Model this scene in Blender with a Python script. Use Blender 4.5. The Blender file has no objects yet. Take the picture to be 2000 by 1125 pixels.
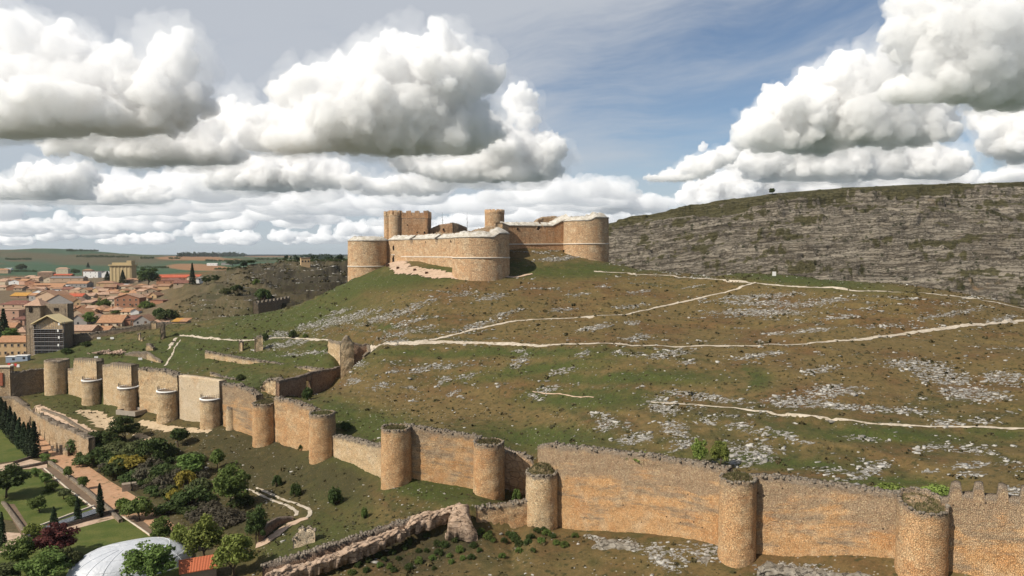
import bpy, math, random
import numpy as np
from mathutils import Vector
R = math.radians
rnd = random.Random(7)
rng = np.random.default_rng(11)
SC = bpy.context.scene
COL = SC.collection
F = 1400.0
PITCH = math.atan(62.5 / F)
CP, SP = math.cos(PITCH), math.sin(PITCH)
SUN = np.array([-0.66, -0.50, 0.78]); SUN = SUN / np.linalg.norm(SUN)

# ------------------------------------------------------------------ projection
def ray(px, py):
    a, b = (px - 1000.0) / F, -(py - 562.5) / F
    d = np.array([a, CP + b * SP, -SP + b * CP])
    return d / d[1]                      # scaled so that y == 1
def at(px, py, Y):
    d = ray(px, py); return d * Y
def sx(px, py=900.0): return ray(px, py)[0]
def proj(x, y, z):
    dep = y * CP - z * SP
    up = y * SP + z * CP
    return 1000 + F * x / dep, 562.5 - F * up / dep

# ------------------------------------------------------------------ noise
_perm = np.random.default_rng(3).permutation(1024).astype(np.int64)
_ang = np.random.default_rng(4).random(1024) * 2 * np.pi
_gx, _gy = np.cos(_ang), np.sin(_ang)
def pnoise(x, y, seed=0):
    x = np.asarray(x, float) + seed * 17.31; y = np.asarray(y, float) - seed * 9.77
    xi = np.floor(x).astype(np.int64); yi = np.floor(y).astype(np.int64)
    xf, yf = x - xi, y - yi
    u = xf * xf * xf * (xf * (xf * 6 - 15) + 10); v = yf * yf * yf * (yf * (yf * 6 - 15) + 10)
    def g(ix, iy, dx, dy):
        h = _perm[(ix + _perm[iy & 1023]) & 1023]
        return _gx[h] * dx + _gy[h] * dy
    n0 = g(xi, yi, xf, yf); n1 = g(xi + 1, yi, xf - 1, yf)
    n2 = g(xi, yi + 1, xf, yf - 1); n3 = g(xi + 1, yi + 1, xf - 1, yf - 1)
    a = n0 + u * (n1 - n0); b = n2 + u * (n3 - n2)
    return (a + v * (b - a)) * 1.5
def fbm(x, y, oct=4, seed=0, gain=0.5):
    s = 0; a = 1; t = 0
    for k in range(oct):
        s = s + a * pnoise(x * 2 ** k, y * 2 ** k, seed + k); t += a; a *= gain
    return s / t
def sstep(a, b, x):
    t = np.clip((x - a) / (b - a), 0, 1); return t * t * (3 - 2 * t)

# ------------------------------------------------------------------ terrain
class TPS:
    def __init__(s, pts, lam=1e-3):
        P = []
        for px, q, Y, *o in pts:
            if o: P.append(((px - 1000) / F, math.log(Y), q))          # q is z
            else: P.append((sx(px, q), math.log(Y), at(px, q, Y)[2]))
        P = np.array(P); s.c = P[:, :2] * [1.3, 1.0]; n = len(P)
        K = s.k(s.c, s.c) + lam * np.eye(n)
        A = np.zeros((n + 3, n + 3)); A[:n, :n] = K; A[:n, n] = 1; A[:n, n + 1:] = s.c
        A[n:, :n] = A[:n, n:].T
        s.w = np.linalg.solve(A, np.concatenate([P[:, 2], [0, 0, 0]])); s.n = n
    def k(s, a, b):
        r2 = ((a[:, None, :] - b[None]) ** 2).sum(-1)
        return 0.5 * r2 * np.log(r2 + 1e-12)
    def __call__(s, sx, ly):
        q = np.stack([sx * 1.3, ly], -1).reshape(-1, 2); out = np.empty(len(q))
        for i in range(0, len(q), 40000):
            b = q[i:i + 40000]
            out[i:i + 40000] = s.k(b, s.c) @ s.w[:s.n] + s.w[s.n] + b @ s.w[s.n + 1:]
        return out.reshape(np.shape(sx))

Z = True
IN = [ (2600,-33,90,Z),(2300,-34,100,Z),(2000,990,107),(1900,985,112),(1750,968,119),(1600,948,125),(1440,926,134),(1300,906,143),(1100,878,156),
 (1000,905,169),(955,864,171),(850,852,176),(700,855,195),(650,812,207),(560,790,222),(480,762,240),(400,756,255),(300,745,272),(200,722,292),
 (110,702,312),(30,700,330),(-300,-46,330,Z),(520,772,236),(560,784,231),(600,776,242),(640,768,253),(684,757,261),(400,700,287),(500,719,271),(600,736,258),(430,746,261),(500,753,249),(690,707,251),(715,700,256),
 (2000,850,140),(1700,830,150),(1400,800,165),(1200,780,185),(1000,780,205),(800,760,222),(2000,720,180),(1700,700,190),(1400,690,205),
 (1100,680,225),(850,670,245),(730,682,250),(650,682,262),(500,692,285),(2000,632,230),(1700,652,215),(1500,620,250),(1300,610,262),(1100,605,268),
 (900,600,272),(750,620,277),(600,650,300),(400,662,315),(2600,640,180),(2300,620,230),
 (2000,602,262),(1890,578,270),(1750,564,284),(1620,552,296),(1500,543,312),(1300,531,325),(1200,517,333),(1100,512,322),(1040,507,316),(1000,535,302),(930,545,291),(850,537,306),
 (770,523,326),(690,546,338),(640,571,336),(560,600,342),(450,620,350),(350,632,350),(200,656,350),(100,690,345),
 (900,-3,365,Z),(1100,-1,375,Z),(760,-8,372,Z),(1180,-4,352,Z),
 (2000,-52,330,Z),(2500,-50,300,Z),(1700,-52,350,Z),(1500,-50,385,Z),(1200,-46,425,Z),(900,-42,440,Z),(690,-34,420,Z),(600,-44,398,Z),(500,-49,395,Z),
 (400,-51,400,Z),(330,-50,400,Z),(495,-47,412,Z),(520,-46,416,Z),(545,-44.5,424,Z),(565,-43,432,Z),(200,-47,385,Z),
 (340,640,430),(500,611,430),(570,594,452),(640,560,470),(560,560,500),(640,527,560),(600,519.5,610),(690,527,580),(500,545,560),(450,572,520),
 (380,590,490),(320,600,520),(400,547,640),(350,560,680),(500,522,900),(650,518,800),(750,-10,700,Z),
 (0,692,365),(100,650,420),(200,640,440),(300,626,460),(0,620,530),(150,600,590),(250,590,620),(0,575,800),(150,565,850),(280,560,850),
 (0,545,1200),(150,541,1250),(300,537,1300),(0,531,1700),(80,521,2100),(200,526,1900),(400,529,1700),(600,513,1800),(450,516,2600),(600,506,3000),
 (80,485,3600),(0,489,3600),(150,487,3600),(220,495,3700),(300,499,4500),(0,506,2900),(100,506,2900),(200,509,2800),(-200,492,3600),(-200,510,2500),
 (400,503,4500),(600,503,5000),(700,503,5500),(300,500,7000),(500,497.5,9500),(680,497.5,9500),(100,499,8000),(1200,500,8000),(2000,500,8000),
 (1200,-40,1500,Z),(2000,-45,1500,Z),(1500,-45,700,Z),(2200,-45,700,Z)]
OUT = [ (2600,-48,85,Z),(2100,-50,100,Z),(1800,-51.5,108,Z),(1620,-53.5,116,Z),(1440,-55.5,124,Z),(1250,-56.5,138,Z),(1060,1030,153),(955,973,161),(870,955,165),(774,943,167),(700,-56,180,Z),
 (630,898,193),(570,-57,205,Z),(517,873,214),(413,837,230),(329,825,242),(251,806,255),(180,793,269),(112,772,281),(40,-55,285,Z),
 (1200,1060,140),(1100,1125,128),(900,1060,140),(700,1110,134),(1300,1125,124),(1500,-59,112,Z),(1900,-57,96,Z),
 (930,-52.8,152,Z),(820,1052,144),(600,1120,136),(520,-62,130,Z),(600,1052,152),(700,1010,158),(800,975,160),(600,962,181),(640,1030,157),(450,1055,157),(560,1005,168),(700,960,175),
 (500,962,187),(450,905,206),(400,872,219),(300,852,233),(200,832,249),(100,792,269),(150,-63.5,236,Z),(205,-64.3,212,Z),(265,-64.5,198,Z),(335,-64.8,181,Z),(405,-64.6,165,Z),(460,-64.5,150,Z),
 (300,-61.5,208,Z),(390,-62,192,Z),(250,-60.5,222,Z),(170,-58,248,Z),(120,-56.5,255,Z),
 (1500,-64,70,Z),(1000,-66,80,Z),(600,-67,90,Z),(2200,-62,70,Z),(1000,-72,30,Z),(0,-66,60,Z),(2000,-70,30,Z)]
tps_in, tps_out = TPS(IN), TPS(OUT)
# towers of the outer wall: px, Y, half width px, py top, py base
TW = [(1800,112,46,984,1150),(1440,128,36,932,1118),(1058,155,32,920,1032),(955,163,31,862,974),(774,169,30,834,944),(630,196,26,806,900),
      (517,217,23,786,876),(413,233,21,778,838),(329,245,21,763,828),(251,258,19,756,806),(180,272,18,742,795),(112,285,22,702,774)]
_wl = [(sx(3200),70),(sx(2600),88),(sx(2100),103)] + [(sx(t[0], (t[3] + t[4]) / 2), t[1] + 1.2) for t in TW[:3]] + [(sx(1047), 158.0), (sx(1041), 167.0), (sx(984), 169.0), (sx(975), 164.5)] + [(sx(t[0], (t[3] + t[4]) / 2), t[1] + 1.2) for t in TW[3:]] + [(sx(60),296),(sx(-100),300),(sx(-900),310)]
_ws = np.array([p for p, _ in _wl][::-1]); _wy = np.array([y for _, y in _wl][::-1])
_gl = [(-900,300),(-200,285),(0,283),(58,276),(102,243),(137,234.5),(200,209),(260,195.7),(330,178),(400,162.5),(450,145.6),(520,118),(650,80),(900,40)]
_gs = np.array([sx(p) for p, _ in _gl]); _gty = np.array([y for _, y in _gl])
_rl = [(470,138),(512,139.5),(560,141),(620,143),(700,146),(760,148.5),(815,150.5),(870,152),(930,153),(1000,153.6),(1040,154.4)]
_rs = np.array([sx(p, 1050) for p, _ in _rl]); _ry = np.array([y for _, y in _rl]); _rd = np.array([0,1.5,2,2.4,3,3.4,3.8,4.4,4.6,4.2,0])
GZ = -65.0
def wallY(s): return np.interp(s, _ws, _wy)
def hill_rocky(x, y):
    """0..1: how much the gully slope on the far side of the valley is bare rock"""
    s = x / y
    return sstep(385, 420, y) * (1 - sstep(700, 820, y)) * sstep(-0.5, -0.42, s) * (1 - sstep(-0.1, 0.0, s))
def H(x, y):
    x = np.asarray(x, float); y = np.asarray(y, float)
    yy = np.maximum(y, 28.0); s = np.clip(x / yy, -1.4, 1.4); ly = np.log(yy)
    zi = tps_in(s, ly); zo = tps_out(s, ly)
    far = sstep(400, 900, y)
    near_in = (1 - far)
    zi = zi + near_in * (fbm(x * .035, y * .035, 3, 1) * 1.3 + fbm(x * .22, y * .22, 3, 2) * .32)
    zi = zi + far * (1 - sstep(6000, 9000, y)) * fbm(x * .004, y * .004, 4, 5) * 7 * np.clip(y / 2500, .2, 1)
    castle = np.exp(-(((x + 8) / 62) ** 2 + ((y - 325) / 45) ** 2))
    m = sstep(-.12, .25, fbm(x * .025, y * .025, 3, 8)) * near_in * (1 - castle)
    for per, a in ((2.4, .42), (.9, .35)):
        q = zi / per + fbm(x * .02, y * .02, 3, 9) * 1.6
        f = q - np.floor(q); zi = zi + per * a * (sstep(0, .22, f) - f) * m
    rk = hill_rocky(x, y)
    for per, a in ((6.0, .9), (2.2, .7)):
        q = zi / per + fbm(x * .015, y * .015, 4, 12) * 1.7
        f = q - np.floor(q); zi = zi + per * a * (sstep(0, .2, f) - f) * rk
    zi = zi + rk * sstep(440, 500, y) * fbm(x * .06, y * .06, 4, 14) * 3.0
    zo = zo + fbm(x * .05, y * .05, 3, 3) * .7 + fbm(x * .3, y * .3, 2, 4) * .2
    ry = np.interp(s, _rs, _ry); rd = np.interp(s, _rs, _rd, left=0, right=0)
    zo = zo - rd * sstep(-.3, 1.2, ry - y) * (1 - sstep(4, 30, ry - y))
    ty = np.interp(s, _gs, _gty)
    g = sstep(-.35, .35, ty - y)
    zo = zo * (1 - g) + GZ * g
    w = sstep(1.6, 2.2, y - wallY(s))
    return zo * (1 - w) + zi * w
def Hs(x, y): return float(H(np.array([x]), np.array([y]))[0])
_ys = np.concatenate([np.linspace(60, 480, 1100), np.geomspace(481, 9500, 700)])
_hc = {}
def hit(px, py):
    d = ray(px, py)
    key = round(px, 1)
    if key not in _hc: _hc[key] = H(d[0] * _ys, _ys)
    hz = _hc[key]; rz = d[2] * _ys
    i = np.argmax(rz <= hz)
    if i == 0: i = len(_ys) - 1
    a0 = rz[i - 1] - hz[i - 1]; a1 = rz[i] - hz[i]
    t = min(1, max(0, a0 / (a0 - a1))) if a0 != a1 else 0
    Y = _ys[i - 1] + t * (_ys[i] - _ys[i - 1])
    return Vector((d[0] * Y, Y, d[2] * Y))
def gpt(px, Y, dz=0, py=850.0):
    x = sx(px, py) * Y
    return Vector((x, Y, Hs(x, Y) + dz))

# ------------------------------------------------------------------ object helpers
def tag(o, label=None, cat=None, group=None, kind=None):
    if label: o['label'] = label
    if cat: o['category'] = cat
    if group: o['group'] = group
    if kind: o['kind'] = kind
    return o
def thing(name, label, cat, loc=(0, 0, 0), rz=0, group=None):
    o = bpy.data.objects.new(name, None); COL.objects.link(o)
    o.empty_display_size = .5; o.location = loc; o.rotation_euler = (0, 0, rz)
    return tag(o, label, cat, group)
def mesh(name, V, Fc, mat, parent=None, uv=None, attrs=None, smooth=False):
    """V (n,3); Fc: (m,4)/(m,3) array or list of tuples"""
    me = bpy.data.meshes.new(name)
    V = np.asarray(V, float).reshape(-1, 3)
    if isinstance(Fc, np.ndarray):
        k = Fc.shape[1]; m = len(Fc)
        me.vertices.add(len(V)); me.vertices.foreach_set('co', V.astype(np.float32).ravel())
        me.loops.add(m * k); me.loops.foreach_set('vertex_index', Fc.astype(np.int32).ravel())
        me.polygons.add(m); me.polygons.foreach_set('loop_start', np.arange(0, m * k, k, dtype=np.int32))
        me.update(calc_edges=True)
    else:
        me.from_pydata([tuple(v) for v in V], [], [tuple(int(i) for i in f) for f in Fc])
    if uv is not None:
        l = me.uv_layers.new(name='uv')
        idx = np.empty(len(me.loops), np.int32); me.loops.foreach_get('vertex_index', idx)
        l.data.foreach_set('uv', np.asarray(uv, np.float32)[idx].ravel())
    for an, av in (attrs or {}).items():
        av = np.asarray(av, np.float32)
        if av.ndim == 1:
            a = me.attributes.new(an, 'FLOAT', 'POINT'); a.data.foreach_set('value', av)
        else:
            a = me.attributes.new(an, 'FLOAT_COLOR', 'POINT')
            a.data.foreach_set('color', np.concatenate([av, np.ones((len(av), 1), np.float32)], 1).ravel())
    if smooth: me.polygons.foreach_set('use_smooth', np.ones(len(me.polygons), bool))
    if mat: me.materials.append(mat)
    o = bpy.data.objects.new(name, me); COL.objects.link(o)
    if parent: o.parent = parent
    return o
class MB:
    def __init__(s): s.V = []; s.F = []
    def add(s, v, f):
        n = len(s.V); s.V += [tuple(p) for p in v]; s.F += [tuple(i + n for i in q) for q in f]; return s
    def box(s, c, d, rz=0, taper=0):
        cx, cy, cz = c; a, b, h = d[0] / 2, d[1] / 2, d[2] / 2; ca, sa = math.cos(rz), math.sin(rz); v = []
        for z, k in ((-h, 1), (h, 1 - taper)):
            for x, y in ((-a, -b), (a, -b), (a, b), (-a, b)):
                x, y = x * k, y * k; v.append((cx + x * ca - y * sa, cy + x * sa + y * ca, cz + z))
        return s.add(v, [(0, 3, 2, 1), (4, 5, 6, 7), (0, 1, 5, 4), (1, 2, 6, 5), (2, 3, 7, 6), (3, 0, 4, 7)])
    def tube(s, p, q, r, r2=None, n=6):
        p, q = Vector(p), Vector(q); d = (q - p).normalized(); a = d.orthogonal().normalized(); b = d.cross(a)
        r2 = r if r2 is None else r2; v = []
        for c, k in ((p, r), (q, r2)):
            for i in range(n):
                t = 2 * math.pi * i / n; v.append(c + a * (k * math.cos(t)) + b * (k * math.sin(t)))
        f = [(i, (i + 1) % n, n + (i + 1) % n, n + i) for i in range(n)] + [tuple(range(n))[::-1], tuple(range(n, 2 * n))]
        return s.add(v, f)
    def build(s, name, mat, parent=None, smooth=False):
        return mesh(name, s.V, s.F, mat, parent, smooth=smooth)
def grid_faces(n, m, wrap=False):
    """quads of an n x m vertex grid (row major); wrap closes the columns"""
    i = np.arange(n - 1)[:, None]; j = np.arange(m if wrap else m - 1)[None]
    a = i * m + j; b = i * m + (j + 1) % m
    return np.stack([a, b, b + m, a + m], -1).reshape(-1, 4)
def copy_tree(o, parent=None):
    c = o.copy(); COL.objects.link(c)
    if parent: c.parent = parent
    for ch in list(o.children): copy_tree(ch, c)
    return c

# ------------------------------------------------------------------ materials
class NT:
    def __init__(s, tree): s.t = tree; s.l = tree.links
    def n(s, ty, ins=None, **kw):
        nd = s.t.nodes.new(ty)
        for k, v in kw.items(): setattr(nd, k, v)
        for k, v in (ins or {}).items(): s.put(nd.inputs[k], v)
        return nd
    def put(s, sock, v):
        if isinstance(v, bpy.types.NodeSocket): s.l.new(v, sock)
        elif isinstance(v, bpy.types.Node): s.l.new(v.outputs[0], sock)
        else:
            if isinstance(v, (tuple, list)) and len(v) == 3 and sock.type == 'RGBA': v = (*v, 1)
            sock.default_value = v
    def m(s, op, a, b=0.0, c=0.0, clamp=False):
        nd = s.n('ShaderNodeMath', operation=op, use_clamp=clamp)
        for i, v in enumerate((a, b, c)): s.put(nd.inputs[i], v)
        return nd.outputs[0]
    def v(s, op, a, b=(0, 0, 0), sc=None):
        nd = s.n('ShaderNodeVectorMath', operation=op); s.put(nd.inputs[0], a)
        if sc is None: s.put(nd.inputs[1], b)
        else: s.put(nd.inputs['Scale'], sc)
        return nd.outputs['Value'] if op in ('LENGTH', 'DOT_PRODUCT') else nd.outputs[0]
    def mix(s, f, a, b, blend='MIX'):
        nd = s.n('ShaderNodeMix', data_type='RGBA', blend_type=blend); nd.clamp_factor = True
        s.put(nd.inputs[0], f); s.put(nd.inputs[6], a); s.put(nd.inputs[7], b); return nd.outputs[2]
    def mixf(s, f, a, b):
        nd = s.n('ShaderNodeMix', data_type='FLOAT'); s.put(nd.inputs[0], f); s.put(nd.inputs[2], a); s.put(nd.inputs[3], b); return nd.outputs[0]
    def noise(s, vec, sc, det=4, ro=.55, dist=0, col=False):
        nd = s.n('ShaderNodeTexNoise', {'Vector': vec, 'Scale': sc, 'Detail': det, 'Roughness': ro, 'Distortion': dist})
        return nd.outputs[1 if col else 0]
    def vor(s, vec, sc, feat='F1', out='Distance', **ins):
        nd = s.n('ShaderNodeTexVoronoi', feature=feat); s.put(nd.inputs['Vector'], vec); s.put(nd.inputs['Scale'], sc)
        for k, v in ins.items(): s.put(nd.inputs[k], v)
        return nd.outputs[out]
    def ss(s, a, b, x):
        nd = s.n('ShaderNodeMapRange', interpolation_type='SMOOTHSTEP')
        s.put(nd.inputs['Value'], x); s.put(nd.inputs['From Min'], a); s.put(nd.inputs['From Max'], b); return nd.outputs[0]
    def comb(s, x, y, z=0.0):
        nd = s.n('ShaderNodeCombineXYZ'); s.put(nd.inputs[0], x); s.put(nd.inputs[1], y); s.put(nd.inputs[2], z); return nd.outputs[0]
    def sep(s, v):
        nd = s.n('ShaderNodeSeparateXYZ'); s.put(nd.inputs[0], v); return nd.outputs
    def attr(s, name, col=False):
        nd = s.n('ShaderNodeAttribute', attribute_name=name); return nd.outputs['Color' if col else 'Fac']
    def bump(s, h, dist=.1, st=1.0):
        return s.n('ShaderNodeBump', {'Height': h, 'Distance': dist, 'Strength': st}).outputs[0]
def newmat(name):
    m = bpy.data.materials.new(name); m.use_nodes = True; t = NT(m.node_tree)
    b = m.node_tree.nodes['Principled BSDF']; b.inputs['Specular IOR Level'].default_value = .15; b.inputs['Roughness'].default_value = .9
    return m, t, b
def simple(name, col, rough=.8, var=.25, sc=1.5, spec=.15, metal=0, bump=0.0, obj=True):
    m, t, b = newmat(name)
    co = t.n('ShaderNodeTexCoord').outputs['Object'] if obj else t.n('ShaderNodeNewGeometry').outputs['Position']
    nz = t.noise(co, sc, 5, .6)
    c = t.mix(nz, tuple(x * (1 - var) for x in col), tuple(min(1, x * (1 + var)) for x in col))
    t.put(b.inputs['Base Color'], c); b.inputs['Roughness'].default_value = rough; b.inputs['Specular IOR Level'].default_value = spec
    b.inputs['Metallic'].default_value = metal
    if bump: t.put(b.inputs['Normal'], t.bump(nz, bump))
    return m
def rubble(name, warm, grey, pale, gmid=.62, gw=.25, pale_amt=.5, cell=(2.6, 3.8), streak=.5, contrast=1.0, drip=0.0, rimc=.8):
    """irregular coursed stone: uv in metres, attribute hn = height 0..1, td = metres below the top"""
    m, t, b = newmat(name)
    uv = t.n('ShaderNodeUVMap', uv_map='uv').outputs[0]
    hn = t.attr('hn'); td = t.attr('td')
    pos = t.n('ShaderNodeNewGeometry').outputs['Position']
    wob = t.v('SCALE', t.noise(uv, 1.1, 3, .5, col=True), sc=.4)
    u2 = t.v('MULTIPLY', t.v('ADD', uv, wob), (cell[0], cell[1], 1))
    cellc = t.vor(u2, 1.0, 'F1', 'Color', Randomness=.85)
    edge = t.vor(u2, 1.0, 'DISTANCE_TO_EDGE', 'Distance', Randomness=.85)
    cs = t.sep(cellc)
    big = t.noise(pos, .11, 4, .6); mid = t.noise(t.v('MULTIPLY', uv, (.10, .55, 1)), 1.0, 6, .66)
    patch = t.noise(pos, .33, 5, .62); fine = t.noise(pos, 3.2, 4, .7)
    base = t.mix(t.m('MULTIPLY', t.ss(.45, .66, patch), min(1, pale_amt * 1.5)), warm, pale)
    red = tuple(q * k for q, k in zip(warm, (.86, .66, .5)))
    base = t.mix(t.m('MULTIPLY', t.ss(.52, .64, t.noise(t.v('ADD', pos, (31, 7, 3)), .17, 5, .6)), .45), base, red)
    g = t.ss(gmid - gw, gmid + gw, t.m('ADD', t.m('ADD', hn, t.m('MULTIPLY', t.m('SUBTRACT', big, .5), 1.3)), t.m('MULTIPLY', t.m('SUBTRACT', mid, .5), streak * 2.6)))
    base = t.mix(t.m('MULTIPLY', g, .74), base, grey)
    base = t.mix(t.m('MULTIPLY', t.ss(.54, .70, mid), .5 * streak + .1), base, tuple(c * .62 for c in grey))
    base = t.mix(t.m('MULTIPLY', cs[0], .45 * contrast), base, t.mix(t.ss(.3, .9, cs[1]), tuple(c * .45 for c in warm), tuple(min(.8, c * 1.3) for c in pale)))
    base = t.mix(t.m('MULTIPLY', t.ss(.5, .72, fine), .45), base, tuple(c * .38 for c in warm))
    if drip:
        dr = t.noise(t.v('MULTIPLY', uv, (.9, .09, 1)), 1.0, 5, .65)
        base = t.mix(t.m('MULTIPLY', t.ss(.5, .75, dr), drip), base, (.10, .06, .035))
        dr2 = t.noise(t.v('MULTIPLY', uv, (.35, .05, 1)), 1.3, 4, .6)
        base = t.mix(t.m('MULTIPLY', t.ss(.5, .7, dr2), drip), base, (.40, .17, .06))
    rim = t.ss(1.15, .35, t.m('ADD', td, t.m('MULTIPLY', t.m('SUBTRACT', t.noise(pos, .9, 3), .5), 1.6)))
    base = t.mix(t.m('MULTIPLY', rim, rimc), base, t.mix(cs[2], (.11, .09, .07), (.33, .29, .24)))
    mort = t.ss(.0, .12, edge)
    base = t.mix(t.m('MULTIPLY', t.m('SUBTRACT', 1.0, mort), .75 * contrast), base, tuple(c * .25 for c in grey))
    hole = t.ss(.085, .06, t.vor(t.v('MULTIPLY', uv, (.45, .4, 1)), 1.0, 'F1', 'Distance', Randomness=1.0))
    base = t.mix(t.m('MULTIPLY', hole, .85), base, (.03, .02, .015))
    t.put(b.inputs['Base Color'], base)
    hgt = t.m('ADD', t.m('MULTIPLY', mort, .7), t.m('MULTIPLY', fine, 1.0))
    t.put(b.inputs['Normal'], t.bump(hgt, .2, .9))
    return m
def leafmat(name, c1, c2, c3=None, trans=.3):
    m, t, b = newmat(name)
    g = t.n('ShaderNodeNewGeometry'); oi = t.n('ShaderNodeObjectInfo')
    c = t.mix(g.outputs['Random Per Island'], c1, c2)
    nz = t.noise(g.outputs['Position'], .8, 3)
    c = t.mix(t.ss(.45, .7, nz), c, c3 or tuple(x * 1.25 for x in c2))
    hsv = t.n('ShaderNodeHueSaturation', {'Hue': t.m('ADD', .485, t.m('MULTIPLY', oi.outputs['Random'], .03)), 'Saturation': .92, 'Value': t.m('ADD', .8, t.m('MULTIPLY', oi.outputs['Random'], .45)), 'Color': c})
    b.inputs['Roughness'].default_value = .7
    t.put(b.inputs['Base Color'], hsv.outputs[0])
    tr = t.n('ShaderNodeBsdfTranslucent', {'Color': hsv.outputs[0]})
    mx = t.n('ShaderNodeMixShader', {0: trans, 1: b.outputs[0], 2: tr.outputs[0]})
    t.l.new(mx.outputs[0], m.node_tree.nodes['Material Output'].inputs[0])
    return m
# ------------------------------------------------------------------ camera, sun, sky
cam = bpy.data.cameras.new('camera'); cam.sensor_width = 36; cam.lens = 36 * F / 2000; cam.clip_start = 1; cam.clip_end = 90000
co = bpy.data.objects.new('camera', cam); COL.objects.link(co); SC.camera = co
co.location = (0, 0, 0); co.rotation_euler = (math.pi / 2 - PITCH, 0, 0)
sl = bpy.data.lights.new('sun', 'SUN'); sl.energy = 5.0; sl.angle = R(.55); sl.color = (1, .93, .82)
so = bpy.data.objects.new('sun', sl); COL.objects.link(so)
so.rotation_euler = Vector(-SUN).to_track_quat('-Z', 'Y').to_euler(); so.location = (-60, 40, 120)
SC.view_settings.view_transform = 'Standard'; SC.view_settings.look = 'None'; SC.view_settings.exposure = .13; SC.view_settings.gamma = 1
SC.cycles.max_bounces = 5; SC.cycles.diffuse_bounces = 2; SC.cycles.glossy_bounces = 1; SC.cycles.transmission_bounces = 2; SC.cycles.transparent_max_bounces = 4
SC.cycles.use_denoising = True
SC.cycles.sample_clamp_indirect = 4

w = bpy.data.worlds.new('World'); SC.world = w; w.use_nodes = True
t = NT(w.node_tree); w.node_tree.nodes.clear()
w.cycles.sampling_method = 'NONE'
dx, dy, dz = t.sep(t.v('NORMALIZE', t.n('ShaderNodeTexCoord').outputs['Generated']))
AZ = t.m('ARCTAN2', dx, dy); EL = t.m('ARCSINE', dz)
P = t.comb(AZ, t.m('SUBTRACT', EL, t.m('MULTIPLY', AZ, .12)), 0)
wv = t.noise(P, 2.6, 2, .5, col=True)
veil = t.noise(t.v('MULTIPLY', t.v('ADD', P, t.v('SCALE', wv, sc=.14)), (2.4, 15, 1)), 1.0, 6, .62)
vcov = t.m('ADD', t.m('MULTIPLY', t.ss(.35, -.25, AZ), .34), t.m('ADD', t.m('MULTIPLY', t.ss(.20, .0, EL), .22), t.m('MULTIPLY', t.ss(.24, .34, EL), t.m('MULTIPLY', t.ss(.38, .0, AZ), .2))))
va = t.m('MULTIPLY', t.ss(.34, .90, t.m('ADD', veil, vcov)), .85)
vcol = t.mix(t.ss(.22, .03, EL), (.52, .545, .585), (.45, .51, .57))
sky = t.n('ShaderNodeTexSky', sky_type='NISHITA'); sky.sun_disc = False
sky.sun_elevation = math.asin(SUN[2]); sky.sun_rotation = math.atan2(SUN[0], SUN[1]); sky.altitude = 950; sky.dust_density = 1.0; sky.ozone_density = 1.5
bg = t.n('ShaderNodeBackground', {'Color': sky.outputs[0], 'Strength': .085})
bgc = t.n('ShaderNodeBackground', {'Color': vcol, 'Strength': 1.0})
mx = t.n('ShaderNodeMixShader', {0: va, 1: bg.outputs[0], 2: bgc.outputs[0]})
t.n('ShaderNodeOutputWorld', {0: mx.outputs[0]})
# ------------------------------------------------------------------ clouds: real bodies of cumulus, kilometres away
_h3 = np.random.default_rng(9).random(4096) * 2 - 1
_p3 = np.random.default_rng(10).permutation(4096).astype(np.int64)
def vn3(p):
    i = np.floor(p).astype(np.int64); f = p - i; u = f * f * f * (f * (f * 6 - 15) + 10)
    def h(a, b, c): return _h3[(_p3[(_p3[(i[:, 0] + a) & 4095] + i[:, 1] + b) & 4095] + i[:, 2] + c) & 4095]
    x0 = h(0, 0, 0) + u[:, 0] * (h(1, 0, 0) - h(0, 0, 0)); x1 = h(0, 1, 0) + u[:, 0] * (h(1, 1, 0) - h(0, 1, 0))
    x2 = h(0, 0, 1) + u[:, 0] * (h(1, 0, 1) - h(0, 0, 1)); x3 = h(0, 1, 1) + u[:, 0] * (h(1, 1, 1) - h(0, 1, 1))
    a = x0 + u[:, 1] * (x1 - x0); b = x2 + u[:, 1] * (x3 - x2)
    return a + u[:, 2] * (b - a)
def ico(sub):
    import bmesh
    bm = bmesh.new(); bmesh.ops.create_icosphere(bm, subdivisions=sub, radius=1)
    V = np.array([v.co[:] for v in bm.verts]); Fc = np.array([[v.index for v in f.verts] for f in bm.faces]); bm.free(); return V, Fc
ICO2 = ico(2)
def remesh(me, voxel):
    ob = bpy.data.objects.new('tmp', me); COL.objects.link(ob)
    md = ob.modifiers.new('r', 'REMESH'); md.mode = 'VOXEL'; md.voxel_size = voxel
    dg = bpy.context.evaluated_depsgraph_get(); m2 = bpy.data.meshes.new_from_object(ob.evaluated_get(dg))
    bpy.data.objects.remove(ob); bpy.data.meshes.remove(me); return m2
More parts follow.
